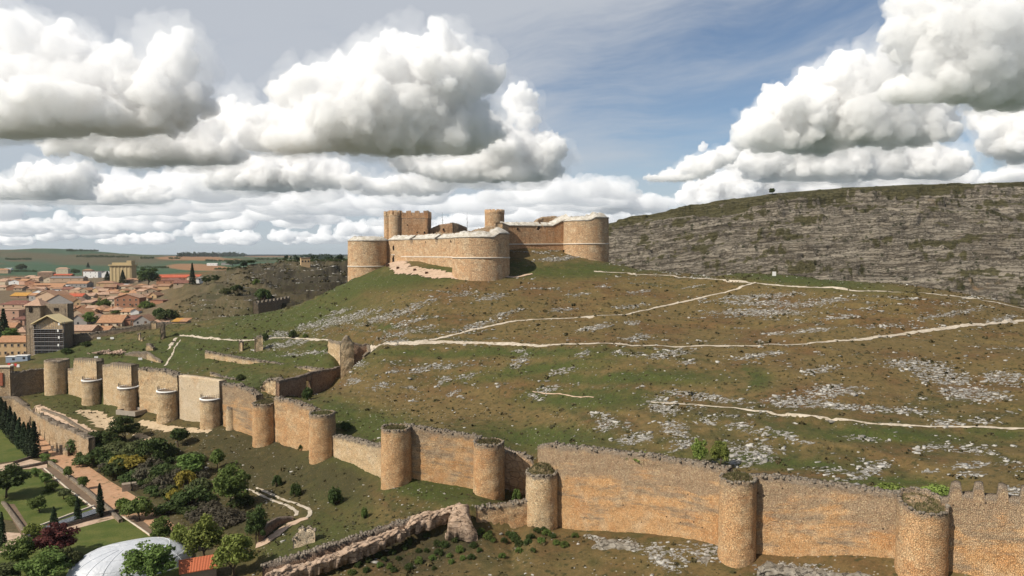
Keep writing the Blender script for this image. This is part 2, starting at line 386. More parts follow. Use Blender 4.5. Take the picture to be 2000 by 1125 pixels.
def cloud_mesh(name, blobs, voxel, base, seed, amp=1.0):
    """blobs: (centre xyz, radii xyz). Union -> remesh -> billowing displacement. base: flat underside height"""
    g = np.random.default_rng(seed); V = []; Fc = []; n = 0
    sph = []
    for c, r in blobs:
        c = np.array(c); r = np.array(r); sph.append((c, r))
        rm = r.min()
        for k in range(13):
            d = g.normal(size=3); d /= np.linalg.norm(d); d[2] = abs(d[2]) * .95 + (-.3 if g.random() < .35 else 0)
            q = rm * g.uniform(.22, .58); c2 = c + d * r * g.uniform(.75, 1.22)
            sph.append((c2, np.array([q * 1.2, q, q * .9])))
            for j in range(3):
                e = g.normal(size=3); e /= np.linalg.norm(e); e = e + d * .7
                q2 = q * g.uniform(.25, .5)
                if q2 > voxel * 1.5: sph.append((c2 + e * q * g.uniform(.7, 1.05), np.array([q2 * 1.3, q2, q2 * .85])))
    for c, r in sph:
        V.append(ICO2[0] * r + c); Fc.append(ICO2[1] + n); n += len(ICO2[0])
    me = bpy.data.meshes.new('tmp'); V = np.concatenate(V); Fc = np.concatenate(Fc)
    me.from_pydata(V.tolist(), [], Fc.tolist())
    m2 = remesh(me, voxel)
    nv = len(m2.vertices); co_ = np.empty(nv * 3, np.float32); m2.vertices.foreach_get('co', co_); co_ = co_.reshape(-1, 3).astype(float)
    sc = np.median([b[1].min() for b in map(lambda q: (q[0], np.array(q[1])), blobs)])
    for wl, a in ((sc * 1.6, .30), (sc * .8, .38), (sc * .36, .46), (sc * .16, .50), (sc * .08, .46)):
        if wl < voxel * 1.6: break
        nrm = np.empty(nv * 3, np.float32); m2.vertices.foreach_get('normal', nrm); nrm = nrm.reshape(-1, 3)
        o = vn3(co_ / wl + seed * 13.7); o2 = vn3(co_ / (wl * .71) + 5.3)
        bil = np.abs(o) * 1.2 + np.abs(o2) * .5 - .38
        k = sstep(base - 0, base + sc * .9, co_[:, 2]) * .85 + .15
        co_ = co_ + nrm * (bil * wl * a * 2.0 * amp * k)[:, None]
        m2.vertices.foreach_set('co', co_.astype(np.float32).ravel()); m2.update()
    z = co_[:, 2]; low = z < base
    co_[low, 2] = base + (z[low] - base) * .42
    m2.vertices.foreach_set('co', co_.astype(np.float32).ravel())
    m2.update(); m2 = remesh(m2, voxel * .9); m2.name = name
    m2.polygons.foreach_set('use_smooth', np.ones(len(m2.polygons), bool)); m2.update()
    return m2
def cloud_material(dens, nm, col=(.983, .987, .993)):
    m = bpy.data.materials.new(nm); m.use_nodes = True; m.node_tree.nodes.clear(); t = NT(m.node_tree)
    o = t.n('ShaderNodeOutputMaterial')
    v = t.n('ShaderNodeVolumeScatter', {'Color': col, 'Density': dens, 'Anisotropy': 0.0})
    t.l.new(v.outputs[0], o.inputs['Volume']); return m
SC.cycles.volume_bounces = 16; SC.cycles.max_bounces = 17
CLOUDM = cloud_material(.016, 'cloud'); FARM = cloud_material(.0045, 'far_cloud', (.965, .975, .99)); VEILM = cloud_material(.0011, 'cloud_veil')  # far clouds get a thin, bluish colour in place of distance haze
# name of group: distance, base pixel row, list of (px, py, rx, ry)
CLOUDS = [
 ('great heaped grey-white cumulus high on the left over the town', 6500, 272, [(60,170,120,80),(130,190,120,75),(30,235,110,40),(220,190,80,55),(120,245,170,32),(310,190,85,55),(250,235,90,38),(350,215,50,45),(20,110,60,45),(100,120,60,45)]),
 ('long low grey-white cumulus under the great left-hand cloud', 8000, 322, [(250,295,110,26),(330,290,110,34),(410,300,80,24),(180,280,60,20),(290,262,50,22)]),
 ('upright white cumulus turret between the left-hand cloud and the central one', 8500, 292, [(458,245,38,45),(480,270,60,28),(560,265,75,36),(600,240,50,40),(530,285,80,24)]),
 ('huge grey-bottomed cumulus above the castle', 6300, 300, [(680,225,90,50),(700,150,45,40),(770,160,75,65),(800,215,120,60),(870,180,70,70),(860,110,45,40),(790,105,35,30),(900,240,80,45),(640,260,90,38),(760,270,150,34),(870,275,90,26),(580,175,40,28),(935,160,28,30)]),
 ('towering cumulus rising behind the castle tower', 9000, 356, [(990,290,42,60),(1010,200,26,28),(960,315,80,36),(1050,305,45,34),(900,330,100,24),(1020,340,80,20),(1075,300,25,22)]),
 ('white cumulus low on the far left above the hill', 10500, 388, [(45,372,80,24),(110,355,65,28),(150,345,30,22),(0,375,60,22)]),
 ('low white cumulus beside the far left one', 11500, 398, [(210,385,50,20),(250,378,45,24),(290,385,50,18),(150,392,40,12)]),
 ('small white cumulus in the middle of the left sky', 10500, 372, [(470,345,45,28),(510,350,55,24),(440,355,40,16)]),
 ('small grey-white cumulus left of the castle keep', 10500, 376, [(590,345,60,26),(640,350,50,24),(560,358,50,16)]),
 ('small flat cumulus just above the castle keep', 11000, 386, [(740,365,50,18),(790,360,55,20),(840,368,40,14)]),
 ('enormous white and grey cumulus filling the upper right corner', 5800, 205, [(1960,60,130,75),(1860,60,80,62),(1800,28,42,38),(1900,130,110,55),(1990,150,90,55),(1780,90,40,34),(2060,90,120,90),(1860,165,80,32),(1950,10,90,50)]),
 ('bulging white cumulus climbing to the upper right above the rocky hill', 8200, 300, [(1690,165,72,45),(1640,185,52,45),(1740,200,85,42),(1580,230,55,42),(1520,225,38,34),(1490,258,34,36),(1600,262,90,38),(1700,250,100,38),(1790,230,60,34),(1540,275,60,26)]),
 ('broad white cumulus standing on the crest of the rocky hill', 10500, 352, [(1480,318,50,24),(1540,322,75,30),(1630,325,75,28),(1740,318,60,34),(1800,325,60,28),(1860,325,45,26),(1590,340,90,16)]),
 ('low white cumulus rising behind the slope of the rocky hill', 13500, 408, [(1380,388,48,20),(1440,370,60,30),(1520,366,80,30),(1620,372,100,30),(1740,370,100,28),(1840,370,70,26)]),
 ('ragged white cumulus puff drifting left of the right-hand clouds', 9500, 356, [(1395,312,34,24),(1360,328,32,18),(1320,345,40,9),(1285,348,20,7),(1420,305,22,16)]),
 ('white cumulus tuft at the right edge above the crest', 11500, 372, [(1965,345,40,16),(2000,350,60,16),(1940,350,24,10)]),
 ('grey-white cumulus hanging at the right edge under the corner cloud', 9500, 320, [(1965,240,42,30),(1990,275,50,40),(2050,260,60,60)]),
 ('small white cumulus between the castle and the rocky hill', 15000, 424, [(1215,398,28,18),(1190,408,30,12),(1245,408,36,11),(1285,412,24,7)]),
]
for ci, (lab, D, bpy_, bl) in enumerate(CLOUDS):
    B = []; g = np.random.default_rng(50 + ci)
    for px, py, rx, ry in bl:
        c = at(px, py, D); k = D / F
        c[1] += g.uniform(-.35, .35) * rx * k
        e = (g.uniform(.68, .95), g.uniform(.68, 1.0)); B.append((c, (rx * k * e[0], (rx + ry) / 2 * k * .9, ry * k * e[1])))
        for j in range(4):   # satellite lumps break the outline
            a = g.uniform(0, 6.28); q = g.uniform(.75, 1.25); f = g.uniform(.22, .45)
            c2 = c + np.array([math.cos(a) * rx * k * q, g.uniform(-.4, .4) * rx * k, max(-.35, math.sin(a)) * ry * k * q]); B.append((c2, (rx * k * f, rx * k * f * .8, min(rx, ry * 1.4) * k * f)))
    base = at(1000, bpy_, D)[2]
    me = cloud_mesh('cloud', B, D / F * 2.0, base, 3 + ci)
    me.materials.append(CLOUDM)
    o = bpy.data.objects.new('cloud', me); COL.objects.link(o); tag(o, lab, 'cloud', 'cumulus clouds in the sky')
    V_ = [(np.array(c) + [0, 0, -.05 * r[2]], tuple(np.array(r) * 1.22)) for c, r in B]
    vm = cloud_mesh('veil', V_, D / F * 5, base - D / F * 12, 900 + ci, 2.2); vm.materials.append(VEILM)
    vo = bpy.data.objects.new('veil', vm); COL.objects.link(vo); vo.parent = o
# rows of small cumulus towards the horizon: four shapes, copied
protos = []
for k in range(5):
    g = np.random.default_rng(200 + k); B = []
    for i in range(6):
        B.append(((g.uniform(-330, 330), g.uniform(-160, 160), g.uniform(20, 120)), (g.uniform(120, 230), g.uniform(110, 200), g.uniform(70, 130))))
    me = cloud_mesh('cloud', B, 22, 0, 300 + k, 1.25); me.materials.append(FARM); protos.append(me)
g = np.random.default_rng(77); cells = []
for D in (11500, 13000, 15000, 17500, 20500, 24500, 30000, 38000, 48000):
    x = -D * .80 + g.uniform(0, 800)
    while x < D * .22:
        if g.random() < .9: cells.append((x, D * g.uniform(.92, 1.1), g.uniform(.55, 1.5)))
        x += g.uniform(700, 1500) * (1 + D / 40000)
for x, y, s in cells:
    k = s * (1 + y / 50000)
    o = bpy.data.objects.new('cloud', protos[g.integers(5)]); COL.objects.link(o)
    o.location = (x, y, 1020 + g.uniform(-60, 60) - y * .004); o.scale = (k * 1.3, k, k * g.uniform(.9, 1.5)); o.rotation_euler = (0, 0, g.uniform(-.5, .5) + (math.pi if g.random() < .5 else 0))
    tag(o, 'small flat-bottomed cumulus in the far rows above the horizon', 'cloud', 'small cumulus clouds in rows over the horizon')
# ------------------------------------------------------------------ ground
LIME = [(1490,578,170,10,-3),(1500,592,230,14,2),(1480,610,200,18,0),(1600,590,120,12,-8),(1640,620,90,8,-8),(1590,645,120,9,-6),(1510,652,40,6,0),(1860,612,140,12,-10),(1960,622,60,14,-8),
 (1235,630,34,10,0),(1245,660,55,16,-8),(1235,598,64,9,-8),(1160,640,64,14,-10),(1225,692,75,12,5),(1305,692,95,16,-8),(1480,695,115,12,-8),(1600,722,65,18,-8),(1340,708,42,7,0),
 (1800,715,140,24,5),(1840,738,125,26,5),(1960,738,85,26,5),(1900,770,130,26,5),(1350,770,125,14,4),(1400,780,135,14,5),(1620,765,130,22,-3),(1560,785,140,22,0),(1680,797,210,18,4),(1780,803,105,14,4),
 (1290,792,64,28,20),(1320,838,64,32,20),(1185,825,42,34,-40),(1240,857,76,20,-8),(1330,870,54,20,-20),(1380,822,44,18,0),(1440,830,64,14,0),(1500,845,120,18,6),(1465,887,110,44,-8),(1560,862,54,12,8),
 (1690,857,95,12,5),(1620,918,95,12,5),(1705,914,74,24,-20),(1680,932,75,14,-10),(1900,880,110,16,5),(1900,908,95,16,-5),(1890,927,65,16,0),(1800,880,64,9,0),(1980,960,44,22,0),(1820,920,44,12,0),(1830,872,55,12,0),(1850,827,64,18,0),(1920,822,64,16,0),
 (620,632,115,14,-15),(680,622,140,18,-18),(760,617,140,18,-18),(800,630,85,10,-15),(660,610,64,9,-15),(790,650,125,9,-14),(775,668,64,10,-8),(930,636,115,12,-14),(990,612,64,9,-14),(1100,605,55,10,-5),
 (740,755,52,16,-10),(690,745,32,16,-10),(770,725,32,10,-8),(830,720,75,16,-15),(880,715,64,12,-12),(910,735,44,9,-15),(865,745,34,16,-30),(885,768,34,12,-25),(800,757,32,10,5),(900,775,24,8,0),(805,783,24,6,0),
 (1015,705,44,18,-35),(1010,685,32,8,0),(1100,725,54,14,-12),(1070,760,54,18,-15),(1045,775,34,14,20),(1140,690,34,12,-20),(700,710,36,18,0),(1090,505,84,10,-5),(960,580,64,16,-10),(830,590,64,9,-15),(900,575,54,9,-10),
 (540,655,60,16,-10),(560,672,120,14,-10),(600,690,100,10,-5),(1300,1090,90,40,25),(1240,1065,60,20,20),(1380,1075,110,34,10),(1160,1050,50,14,15),(1560,1110,150,22,4),
 (1250,755,20,6,0),(1330,740,30,5,0),(1440,640,40,5,0),(1700,640,50,5,0),(1750,655,60,6,-5),(1700,600,60,5,-8),(1350,560,50,6,-8),(1250,570,50,6,-8),(1180,560,40,5,0),(1130,575,50,6,-6)]
GREEN = [(790,545,270,34,-8),(1100,527,280,26,0),(690,560,170,44,-25),(540,625,330,60,-10),(330,690,330,70,0),(170,690,220,60,0),(700,825,270,60,15),(1060,855,270,44,4),(1475,740,46,34,0),(950,688,520,16,0),(1150,780,220,34,0),
 (1700,850,320,24,3),(1240,738,320,22,0),(1950,845,90,20,0),(1500,900,320,24,4),(640,1050,180,70,0),(860,950,220,60,10),(700,905,230,50,0),(560,1075,120,60,0),(160,790,180,60,10),(640,690,120,40,0),(1750,940,200,16,0),(1560,545,330,26,6),(560,700,300,40,0),(650,960,140,60,20),(450,660,300,50,0),(480,740,160,50,10),(1050,720,260,24,-8),(1250,905,150,24,5),(760,640,40,10,0)]
DARKG = [(500,900,260,110,20),(300,910,240,120,10),(440,1010,160,60,0),(640,935,160,60,15),(430,860,120,40,20),(880,1060,120,50,0),(800,1080,220,60,0)]
BURN = [(590,555,190,44,14),(655,535,100,36,0),(540,590,120,20,10)]
def eblob(px, py, L, soft=.45, wob=None):
    o = np.zeros_like(px)
    for cx, cy, a, b, *tl in L:
        k = np.abs(px - cx) < a * 1.3
        k &= np.abs(py - cy) < (a * .5 + b * 1.3)
        if not k.any(): continue
        th = R(tl[0]) if tl else 0
        dx, dy = px[k] - cx, py[k] - cy
        u = (dx * math.cos(th) + dy * math.sin(th)) / (a * .55); v = (-dx * math.sin(th) + dy * math.cos(th)) / (b * (.6 if b > 18 or L is not LIME else .46))
        d = np.sqrt(u * u + v * v)
        o[k] = np.maximum(o[k], 1 - sstep(1 - soft, 1 + soft, d))
    return o
def ground_fields(X, Y, Zz):
    """ground colour (dry grass, green, soil, crops, blue for distance haze) and bare-limestone amount at every point of the ground"""
    px, py = proj(X, Y, Zz); S = X / np.maximum(Y, 1)
    inside = Y > wallY(S)
    n1 = fbm(X * .05, Y * .05, 4, 31); n2 = fbm(X * .3, Y * .3, 3, 32); n3 = fbm(X * .012, Y * .012, 3, 33)
    # contour-following stripes
    q = Zz * .55 + fbm(X * .03, Y * .03, 3, 34) * 1.5
    stripe = fbm(q * 1.6, X * .012 + Y * .012, 3, 35)
    dry = np.array([.138, .096, .038]); soil = np.array([.126, .073, .031]); olive = np.array([.066, .060, .021]); grn = np.array([.048, .066, .015]); dk = np.array([.034, .029, .016])
    def mixc(a, b, f): return a + (b - a) * f[..., None]
    c = np.broadcast_to(dry, X.shape + (3,)).copy()
    c = mixc(c, soil, sstep(-.15, .35, n1 + stripe * .4))
    c = mixc(c, olive, sstep(0.02, .45, stripe * .7 + n2 * .4 + n3 * .5) * .9)
    wpx = px + n1 * 40 + n2 * 14; wpy = py + n1 * 10 + n2 * 5
    g = eblob(wpx, wpy, GREEN, .8)
    gg = np.clip(g * 1.05 + (n2 * .35 + n1 * .35) * (g > .02), 0, 1)
    c = mixc(c, grn, gg * .92)
    d = eblob(wpx, wpy, DARKG, .7); c = mixc(c, dk, np.clip(d * (1.1 + n2), 0, 1) * .93)
    low = (~inside) & (px < 720)
    c = mixc(c, olive, low * .35 * np.ones_like(X))
    # broken gully slope: brown-grey scrub darkened in place of cloud shade, burnt black strip
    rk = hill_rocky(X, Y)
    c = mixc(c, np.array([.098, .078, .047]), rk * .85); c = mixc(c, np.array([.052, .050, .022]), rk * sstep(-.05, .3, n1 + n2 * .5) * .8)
    b = eblob(wpx, wpy, BURN, .5) * (Y > 395); c = mixc(c, np.array([.026, .021, .017]), np.clip(b * 1.2 + n2 * b, 0, 1) * .93)
    # town yards
    tw = (Y > 352) & (px < 345) & (py > 520); twm = sstep(350, 358, Y) * (1 - sstep(300, 350, px)) * (1 - sstep(1250, 1500, Y))
    c = mixc(c, np.array([.17, .125, .085]), twm * .7)
    # farmland: a patchwork of fields
    fm = sstep(1250, 1450, Y)
    fx = X + fbm(X * .0006, Y * .0006, 2, 40) * 500; fy = Y * .55 + fbm(X * .0008, Y * .0008, 2, 41) * 420
    h = np.abs(np.sin(np.floor(fx / 420 + np.floor(fy / 170) * .37) * 12.9898 + np.floor(fy / 170) * 78.233) * 43758.5453) % 1
    pal = np.array([[.040, .085, .038], [.058, .080, .030], [.032, .078, .042], [.10, .09, .045], [.085, .075, .035], [.05, .07, .03]])
    fc = pal[np.clip((h * 6).astype(int), 0, 5)]
    c = mixc(c, fc * (1 + .25 * n1[..., None]), fm)
    BROWN = [(385,522,110,11,2),(450,526,150,6,3),(370,504,120,7,0),(420,507,90,4,0),(520,500.5,100,2.4,0),(590,522,40,3,0)]
    GRN = [(230,535,420,14,1),(120,528,170,16,-2),(60,516,120,7,4),(500,516,260,8,1),(470,529,260,7,1),(560,515,120,7,0)]
    SCR = [(60,500,160,12,2),(180,512,190,10,2),(250,508,120,8,4),(40,508,60,6,0)]
    fpx = px + n3 * 10
    c = mixc(c, np.array([.030, .082, .040]), eblob(fpx, py, GRN, .12) * fm)
    c = mixc(c, np.array([.085, .070, .035]), eblob(fpx, py, SCR, .5) * fm)
    c = mixc(c, np.array([.30, .155, .075]), eblob(fpx, py, BROWN, .12) * fm)
    c = mixc(c, np.array([.055, .10, .13]), sstep(7500, 9000, Y) * .8)  # haze over distance painted into the far ground as a blue tint
    # bare limestone
    li = eblob(px + n2 * 10, py + n2 * 4, LIME, .55)
    zone = inside & (Y < 345) & (px > 560)
    st = sstep(.16, .40, stripe + n2 * .3 + .2 * n1) * zone * (1 - g) * .72
    li = np.maximum(np.clip(li * 1.05, 0, 1), st)
    li = np.maximum(li, rk * sstep(.02, .4, stripe * .9 + n2 * .4) * .85 * (1 - b))
    garden = Y < np.interp(S, _gs, _gty)
    c[garden] = np.array([.10, .078, .04]); li[garden] = 0
    ring = sstep(.0, 1.0, np.clip(1 - np.abs(px - 745) / 20, 0, 1)) * 0
    return c, li
def build_ground():
    s = np.concatenate([np.linspace(-1.35, -.80, 40)[:-1], np.linspace(-.80, .80, 860), np.linspace(.80, 1.35, 40)[1:]])
    y = np.concatenate([np.linspace(25, 96, 24)[:-1], np.linspace(96, 300, 330)[:-1], np.linspace(300, 470, 210)[:-1], np.geomspace(470, 11000, 190)])
    Sg, Yg = np.meshgrid(s, y); X = Sg * Yg; Zg = H(X, Yg)
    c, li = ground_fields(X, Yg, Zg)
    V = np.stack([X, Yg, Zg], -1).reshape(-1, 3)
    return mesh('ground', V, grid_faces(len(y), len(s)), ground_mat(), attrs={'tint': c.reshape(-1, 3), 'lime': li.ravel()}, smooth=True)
def ground_mat():
    m, t, b = newmat('ground')
    pos = t.n('ShaderNodeNewGeometry').outputs['Position']
    tint = t.attr('tint', True); lime = t.attr('lime')
    n_m = t.noise(pos, .55, 5, .65); n_f = t.noise(pos, 2.6, 4, .65); n_l = t.noise(pos, .06, 3, .5)
    n_g = t.noise(pos, 1.25, 5, .72)
    c = t.mix(t.m('MULTIPLY', t.ss(.36, .64, n_m), .60), tint, t.mix(.62, tint, (.045, .043, .016)))
    c = t.mix(t.m('MULTIPLY', t.ss(.50, .66, n_g), .62), c, t.mix(.7, c, (.030, .029, .012)))
    c = t.mix(t.m('MULTIPLY', t.ss(.54, .70, n_f), .5), c, t.mix(.6, c, (.26, .185, .085)))
    tuft = t.ss(.30, .16, t.vor(t.v('ADD', pos, t.v('SCALE', t.noise(pos, 2, 2, col=True), sc=.5)), .42, 'F1', 'Distance', Randomness=1.0))
    c = t.mix(t.m('MULTIPLY', t.m('MULTIPLY', tuft, t.ss(.40, .55, n_m)), .8), c, (.036, .038, .015))
    pb = t.ss(.17, .10, t.vor(pos, .8, 'F1', 'Distance', Randomness=1.0))
    c = t.mix(t.m('MULTIPLY', t.m('MULTIPLY', pb, t.ss(.46, .62, n_l)), .55), c, (.42, .39, .33))
    # limestone: crisp broken edges
    sx_, sy_, sz_ = t.sep(pos)
    ps = t.comb(t.m('MULTIPLY', sx_, .5), t.m('MULTIPLY', sy_, .8), t.m('MULTIPLY', sz_, 2.2))
    rn = t.noise(ps, 1.5, 5, .68)
    lm = t.ss(.46, .56, t.m('ADD', t.m('MULTIPLY', lime, .52), t.m('MULTIPLY', t.m('SUBTRACT', rn, .5), 2.3)))
    crack = t.ss(.02, .12, t.vor(t.v('ADD', ps, t.v('SCALE', t.noise(pos, 1.3, 2, col=True), sc=.4)), 1.9, 'DISTANCE_TO_EDGE', 'Distance'))
    rc = t.mix(t.ss(.3, .7, t.noise(pos, 1.6, 5, .7)), (.22, .20, .17), (.55, .525, .48))
    rc = t.mix(t.m('ADD', .45, t.m('MULTIPLY', crack, .55)), (.13, .11, .08), rc)
    c = t.mix(lm, c, rc)
    t.put(b.inputs['Base Color'], c)
    h = t.m('ADD', t.m('MULTIPLY', n_f, .5), t.m('MULTIPLY', t.m('MULTIPLY', lm, crack), .9))
    h = t.m('ADD', h, t.m('MULTIPLY', n_m, .8))
    t.put(b.inputs['Normal'], t.bump(h, .35, .9))
    return m
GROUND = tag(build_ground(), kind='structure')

# ------------------------------------------------------------------ rocky hill across the gorge
_cx = np.array([850, 1000, 1100, 1190, 1240, 1300, 1400, 1505, 1650, 1800, 2000, 2300, 2700]); _cy = np.array([512, 486, 456, 436, 426, 413, 394, 379, 367, 361, 358, 362, 372])
def build_hill():
    nu, nv = 900, 330
    pxs = np.concatenate([np.linspace(840, 1160, 80)[:-1], np.linspace(1160, 2060, nu - 140), np.linspace(2060, 2700, 62)[1:]]); nu = len(pxs)
    v = np.concatenate([np.linspace(0, 1, 290), np.linspace(1, 2.2, 41)[1:]]); nv = len(v)
    cy = np.interp(pxs, _cx, _cy); Yc = np.interp(pxs, [840, 1190, 1500, 2000, 2700], [720, 640, 610, 620, 560])
    Yb = np.interp(pxs, [840, 1190, 1500, 2000, 2700], [520, 462, 432, 372, 320])
    crest = np.array([at(p, c, Y) for p, c, Y in zip(pxs, cy, Yc)]); s = crest[:, 0] / crest[:, 1]
    t_ = v[:, None]; tt = np.clip(t_, 0, 1)
    Y = Yb[None] + (Yc - Yb)[None] * tt + np.clip(t_ - 1, 0, 9) * 160; X = s[None] * Y
    zb = -62.0; prof = .55 * tt + .45 * (1 - (1 - tt) ** 2.2)
    Zz = zb + (crest[:, 2][None] - zb) * prof
    Zz = Zz + np.where(t_ > 1, (t_ - 1) * 3 - (t_ - 1) ** 2 * 14, 0)
    fade = 1 - sstep(.86, 1.0, t_) * .9
    big = fbm(X * .012, Y * .02, 4, 60); Zz = Zz + big * 7 * fade * sstep(0, .2, t_ + .1)
    zc = crest[:, 2][None]; dip = -.62 * (zc - 40) - Y * .02
    for per, a, sd in ((9.5, .85, 61), (4.1, .85, 62), (1.7, .8, 63)):
        q = (Zz + dip) / per + fbm(X * .012, Y * .012, 4, sd) * 1.1 + fbm(X * .09, Y * .09, 2, sd + 9) * .22
        f = q - np.floor(q)
        am = sstep(-.3, .25, fbm(X * .02, Y * .03 + Zz * .03, 3, sd + 20))
        Zz = Zz + per * a * (sstep(0, .16, f) - f) * am * fade
    Zz = Zz + (np.abs(fbm(X * .045, Y * .14, 4, 66)) - .2) * 1.9 * fade + fbm(X * .5, Y * .5, 2, 67) * .5 * fade
    lay_a = Zz + dip + fbm(X * .01, Y * .012, 3, 77) * 6
    veg = sstep(-.05, .5, fbm(X * .03, Y * .05 + Zz * .04, 4, 68) + fbm(X * .2, Y * .2, 2, 69) * .4 + sstep(.72, .95, t_) * .9)
    V = np.stack([X, Y, Zz], -1).reshape(-1, 3)
    m, t, b = newmat('rocky_hill'); pos = t.n('ShaderNodeNewGeometry').outputs['Position']
    sx_, sy_, sz_ = t.sep(pos); lay = t.attr('lay')
    wrp = t.v('SCALE', t.v('SUBTRACT', t.noise(pos, .045, 5, .6, col=True), (.5, .5, .5)), sc=1.5)
    ps = t.v('ADD', t.comb(t.m('MULTIPLY', sx_, .028), t.m('MULTIPLY', sy_, .03), t.m('MULTIPLY', lay, .36)), wrp)
    n1 = t.noise(ps, 1.0, 8, .72); n2 = t.noise(pos, .30, 6, .7); n3 = t.noise(pos, .045, 5, .6)
    rc = t.mix(t.ss(.34, .66, n1), (.078, .064, .047), (.26, .225, .175))  # rock tones lowered in place of cloud shade on the hill
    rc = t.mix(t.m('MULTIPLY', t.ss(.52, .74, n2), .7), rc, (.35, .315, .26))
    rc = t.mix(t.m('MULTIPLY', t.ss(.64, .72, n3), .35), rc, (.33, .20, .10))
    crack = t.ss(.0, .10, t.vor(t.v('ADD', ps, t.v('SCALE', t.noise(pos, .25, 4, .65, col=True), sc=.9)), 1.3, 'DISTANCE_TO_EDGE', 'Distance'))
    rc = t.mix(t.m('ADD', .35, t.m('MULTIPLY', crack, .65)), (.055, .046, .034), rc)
    veg_a = t.attr('veg')
    vg = t.ss(.34, .54, t.m('ADD', t.m('MULTIPLY', veg_a, .55), t.m('ADD', t.m('MULTIPLY', t.m('SUBTRACT', n2, .40), 1.1), t.m('MULTIPLY', t.m('SUBTRACT', n3, .42), .9))))
    vc = t.mix(t.noise(pos, .7, 5, .7), (.030, .031, .012), (.098, .084, .036))
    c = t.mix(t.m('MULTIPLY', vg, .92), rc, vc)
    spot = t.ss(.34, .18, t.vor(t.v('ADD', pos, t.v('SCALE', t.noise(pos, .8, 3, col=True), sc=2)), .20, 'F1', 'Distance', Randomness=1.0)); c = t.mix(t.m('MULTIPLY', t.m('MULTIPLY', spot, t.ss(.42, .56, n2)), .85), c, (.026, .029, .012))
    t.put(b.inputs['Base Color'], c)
    t.put(b.inputs['Normal'], t.bump(t.m('ADD', t.m('MULTIPLY', n1, 1.2), t.m('ADD', t.m('MULTIPLY', crack, .4), t.m('MULTIPLY', n2, .9))), 1.6, 1.0))
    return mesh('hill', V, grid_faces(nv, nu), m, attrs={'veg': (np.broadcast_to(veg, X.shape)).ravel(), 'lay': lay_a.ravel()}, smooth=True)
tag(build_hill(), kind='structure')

# ------------------------------------------------------------------ paths: strips that lie on the ground
def pathmat(name, c1, c2):
    m, t, b = newmat(name); pos = t.n('ShaderNodeNewGeometry').outputs['Position']
    n = t.noise(pos, .9, 6, .65); c = t.mix(t.ss(.3, .7, n), c1, c2)
    c = t.mix(t.m('MULTIPLY', t.ss(.54, .66, t.noise(pos, .45, 5, .7)), .8), c, (.13, .095, .045))
    t.put(b.inputs['Base Color'], c); t.put(b.inputs['Normal'], t.bump(n, .08)); return m
PM_WHITE = pathmat('pale_path', (.33, .275, .205), (.52, .455, .365)); PM_SAND = pathmat('sandy_ground', (.36, .27, .17), (.50, .39, .26)); PM_PINK = pathmat('pink_path', (.38, .265, .185), (.52, .39, .285)); PM_TERRA = pathmat('terracotta_path', (.36, .20, .112), (.46, .285, .175))
def smooth_line(P, ds=.8):
    P = np.array(P, float); 
    for _ in range(2):
        Q = np.empty((2 * len(P) - 2 + 2, P.shape[1])); Q[0] = P[0]; Q[-1] = P[-1]
        Q[1:-1:2] = P[:-1] * .75 + P[1:] * .25; Q[2:-1:2] = P[:-1] * .25 + P[1:] * .75; P = Q
    d = np.concatenate([[0], np.cumsum(np.linalg.norm(np.diff(P[:, :2], axis=0), axis=1))]); n = max(3, int(d[-1] / ds))
    u = np.linspace(0, d[-1], n); return np.stack([np.interp(u, d, P[:, k]) for k in range(P.shape[1])], -1), u
def path(name, pts, width, mat, lift=.14, rag=.45, label=None):
    W = np.array([tuple(hit(p[0], p[1]))[:2] + (p[2] if len(p) > 2 else width,) for p in pts])
    L, u = smooth_line(W); T = np.gradient(L[:, :2], axis=0); T /= np.linalg.norm(T, axis=1)[:, None] + 1e-9; N = np.stack([-T[:, 1], T[:, 0]], -1)
    k = np.linspace(-1, 1, 7); n = fbm(u * .35, u * 0 + width, 3, 90); n2 = fbm(u * .35, u * 0 + 7.7, 3, 91)
    hw = L[:, 2] / 2; lo = hw * (.9 + rag * n + .5 * fbm(u * 1.3, u * 0 + 3.3, 2, 92)); hi = hw * (.9 + rag * n2 + .5 * fbm(u * 1.3, u * 0 + 1.3, 2, 93))
    off = np.where(k[None] < 0, k[None] * lo[:, None], k[None] * hi[:, None])
    X = L[:, 0][:, None] + N[:, 0][:, None] * off; Y = L[:, 1][:, None] + N[:, 1][:, None] * off
    Zz = H(X, Y) + lift - .05 * np.abs(k[None]) ** 2
    return tag(mesh(name, np.stack([X, Y, Zz], -1).reshape(-1, 3), grid_faces(len(L), 7), mat, smooth=True), kind='structure')
path('path', [(722,678),(760,675),(800,671),(850,668),(920,669),(1000,671),(1100,673),(1250,675),(1400,676),(1480,676),(1560,673),(1650,666),(1750,655),(1850,642),(1930,634),(1985,629),(2030,622),(2100,612)], 1.9, PM_WHITE)
path('path', [(800,671),(840,664),(880,656),(940,641),(980,632),(1040,624),(1120,621),(1200,617),(1260,606),(1310,594),(1360,584),(1410,573),(1460,557),(1475,551)], 1.15, PM_WHITE)
path('path', [(1160,530),(1220,533),(1290,537),(1350,543),(1420,549),(1475,553),(1560,559),(1640,564),(1720,569),(1800,574),(1890,582),(1940,590),(1985,600),(2040,612)], 1.4, PM_WHITE)
path('path', [(1270,786),(1330,789),(1400,795),(1470,801),(1540,814),(1620,820),(1700,829),(1800,832),(1900,834),(2000,835),(2080,836)], .75, PM_WHITE, rag=1.0)
path('path', [(1040,765),(1080,769),(1120,774),(1160,777)], .5, PM_PINK, rag=1.0)
path('path', [(722,678),(690,674),(650,668),(610,662),(570,660),(520,663),(480,665),(440,664),(410,660),(380,657),(350,656)], 1.3, PM_WHITE, rag=.8)
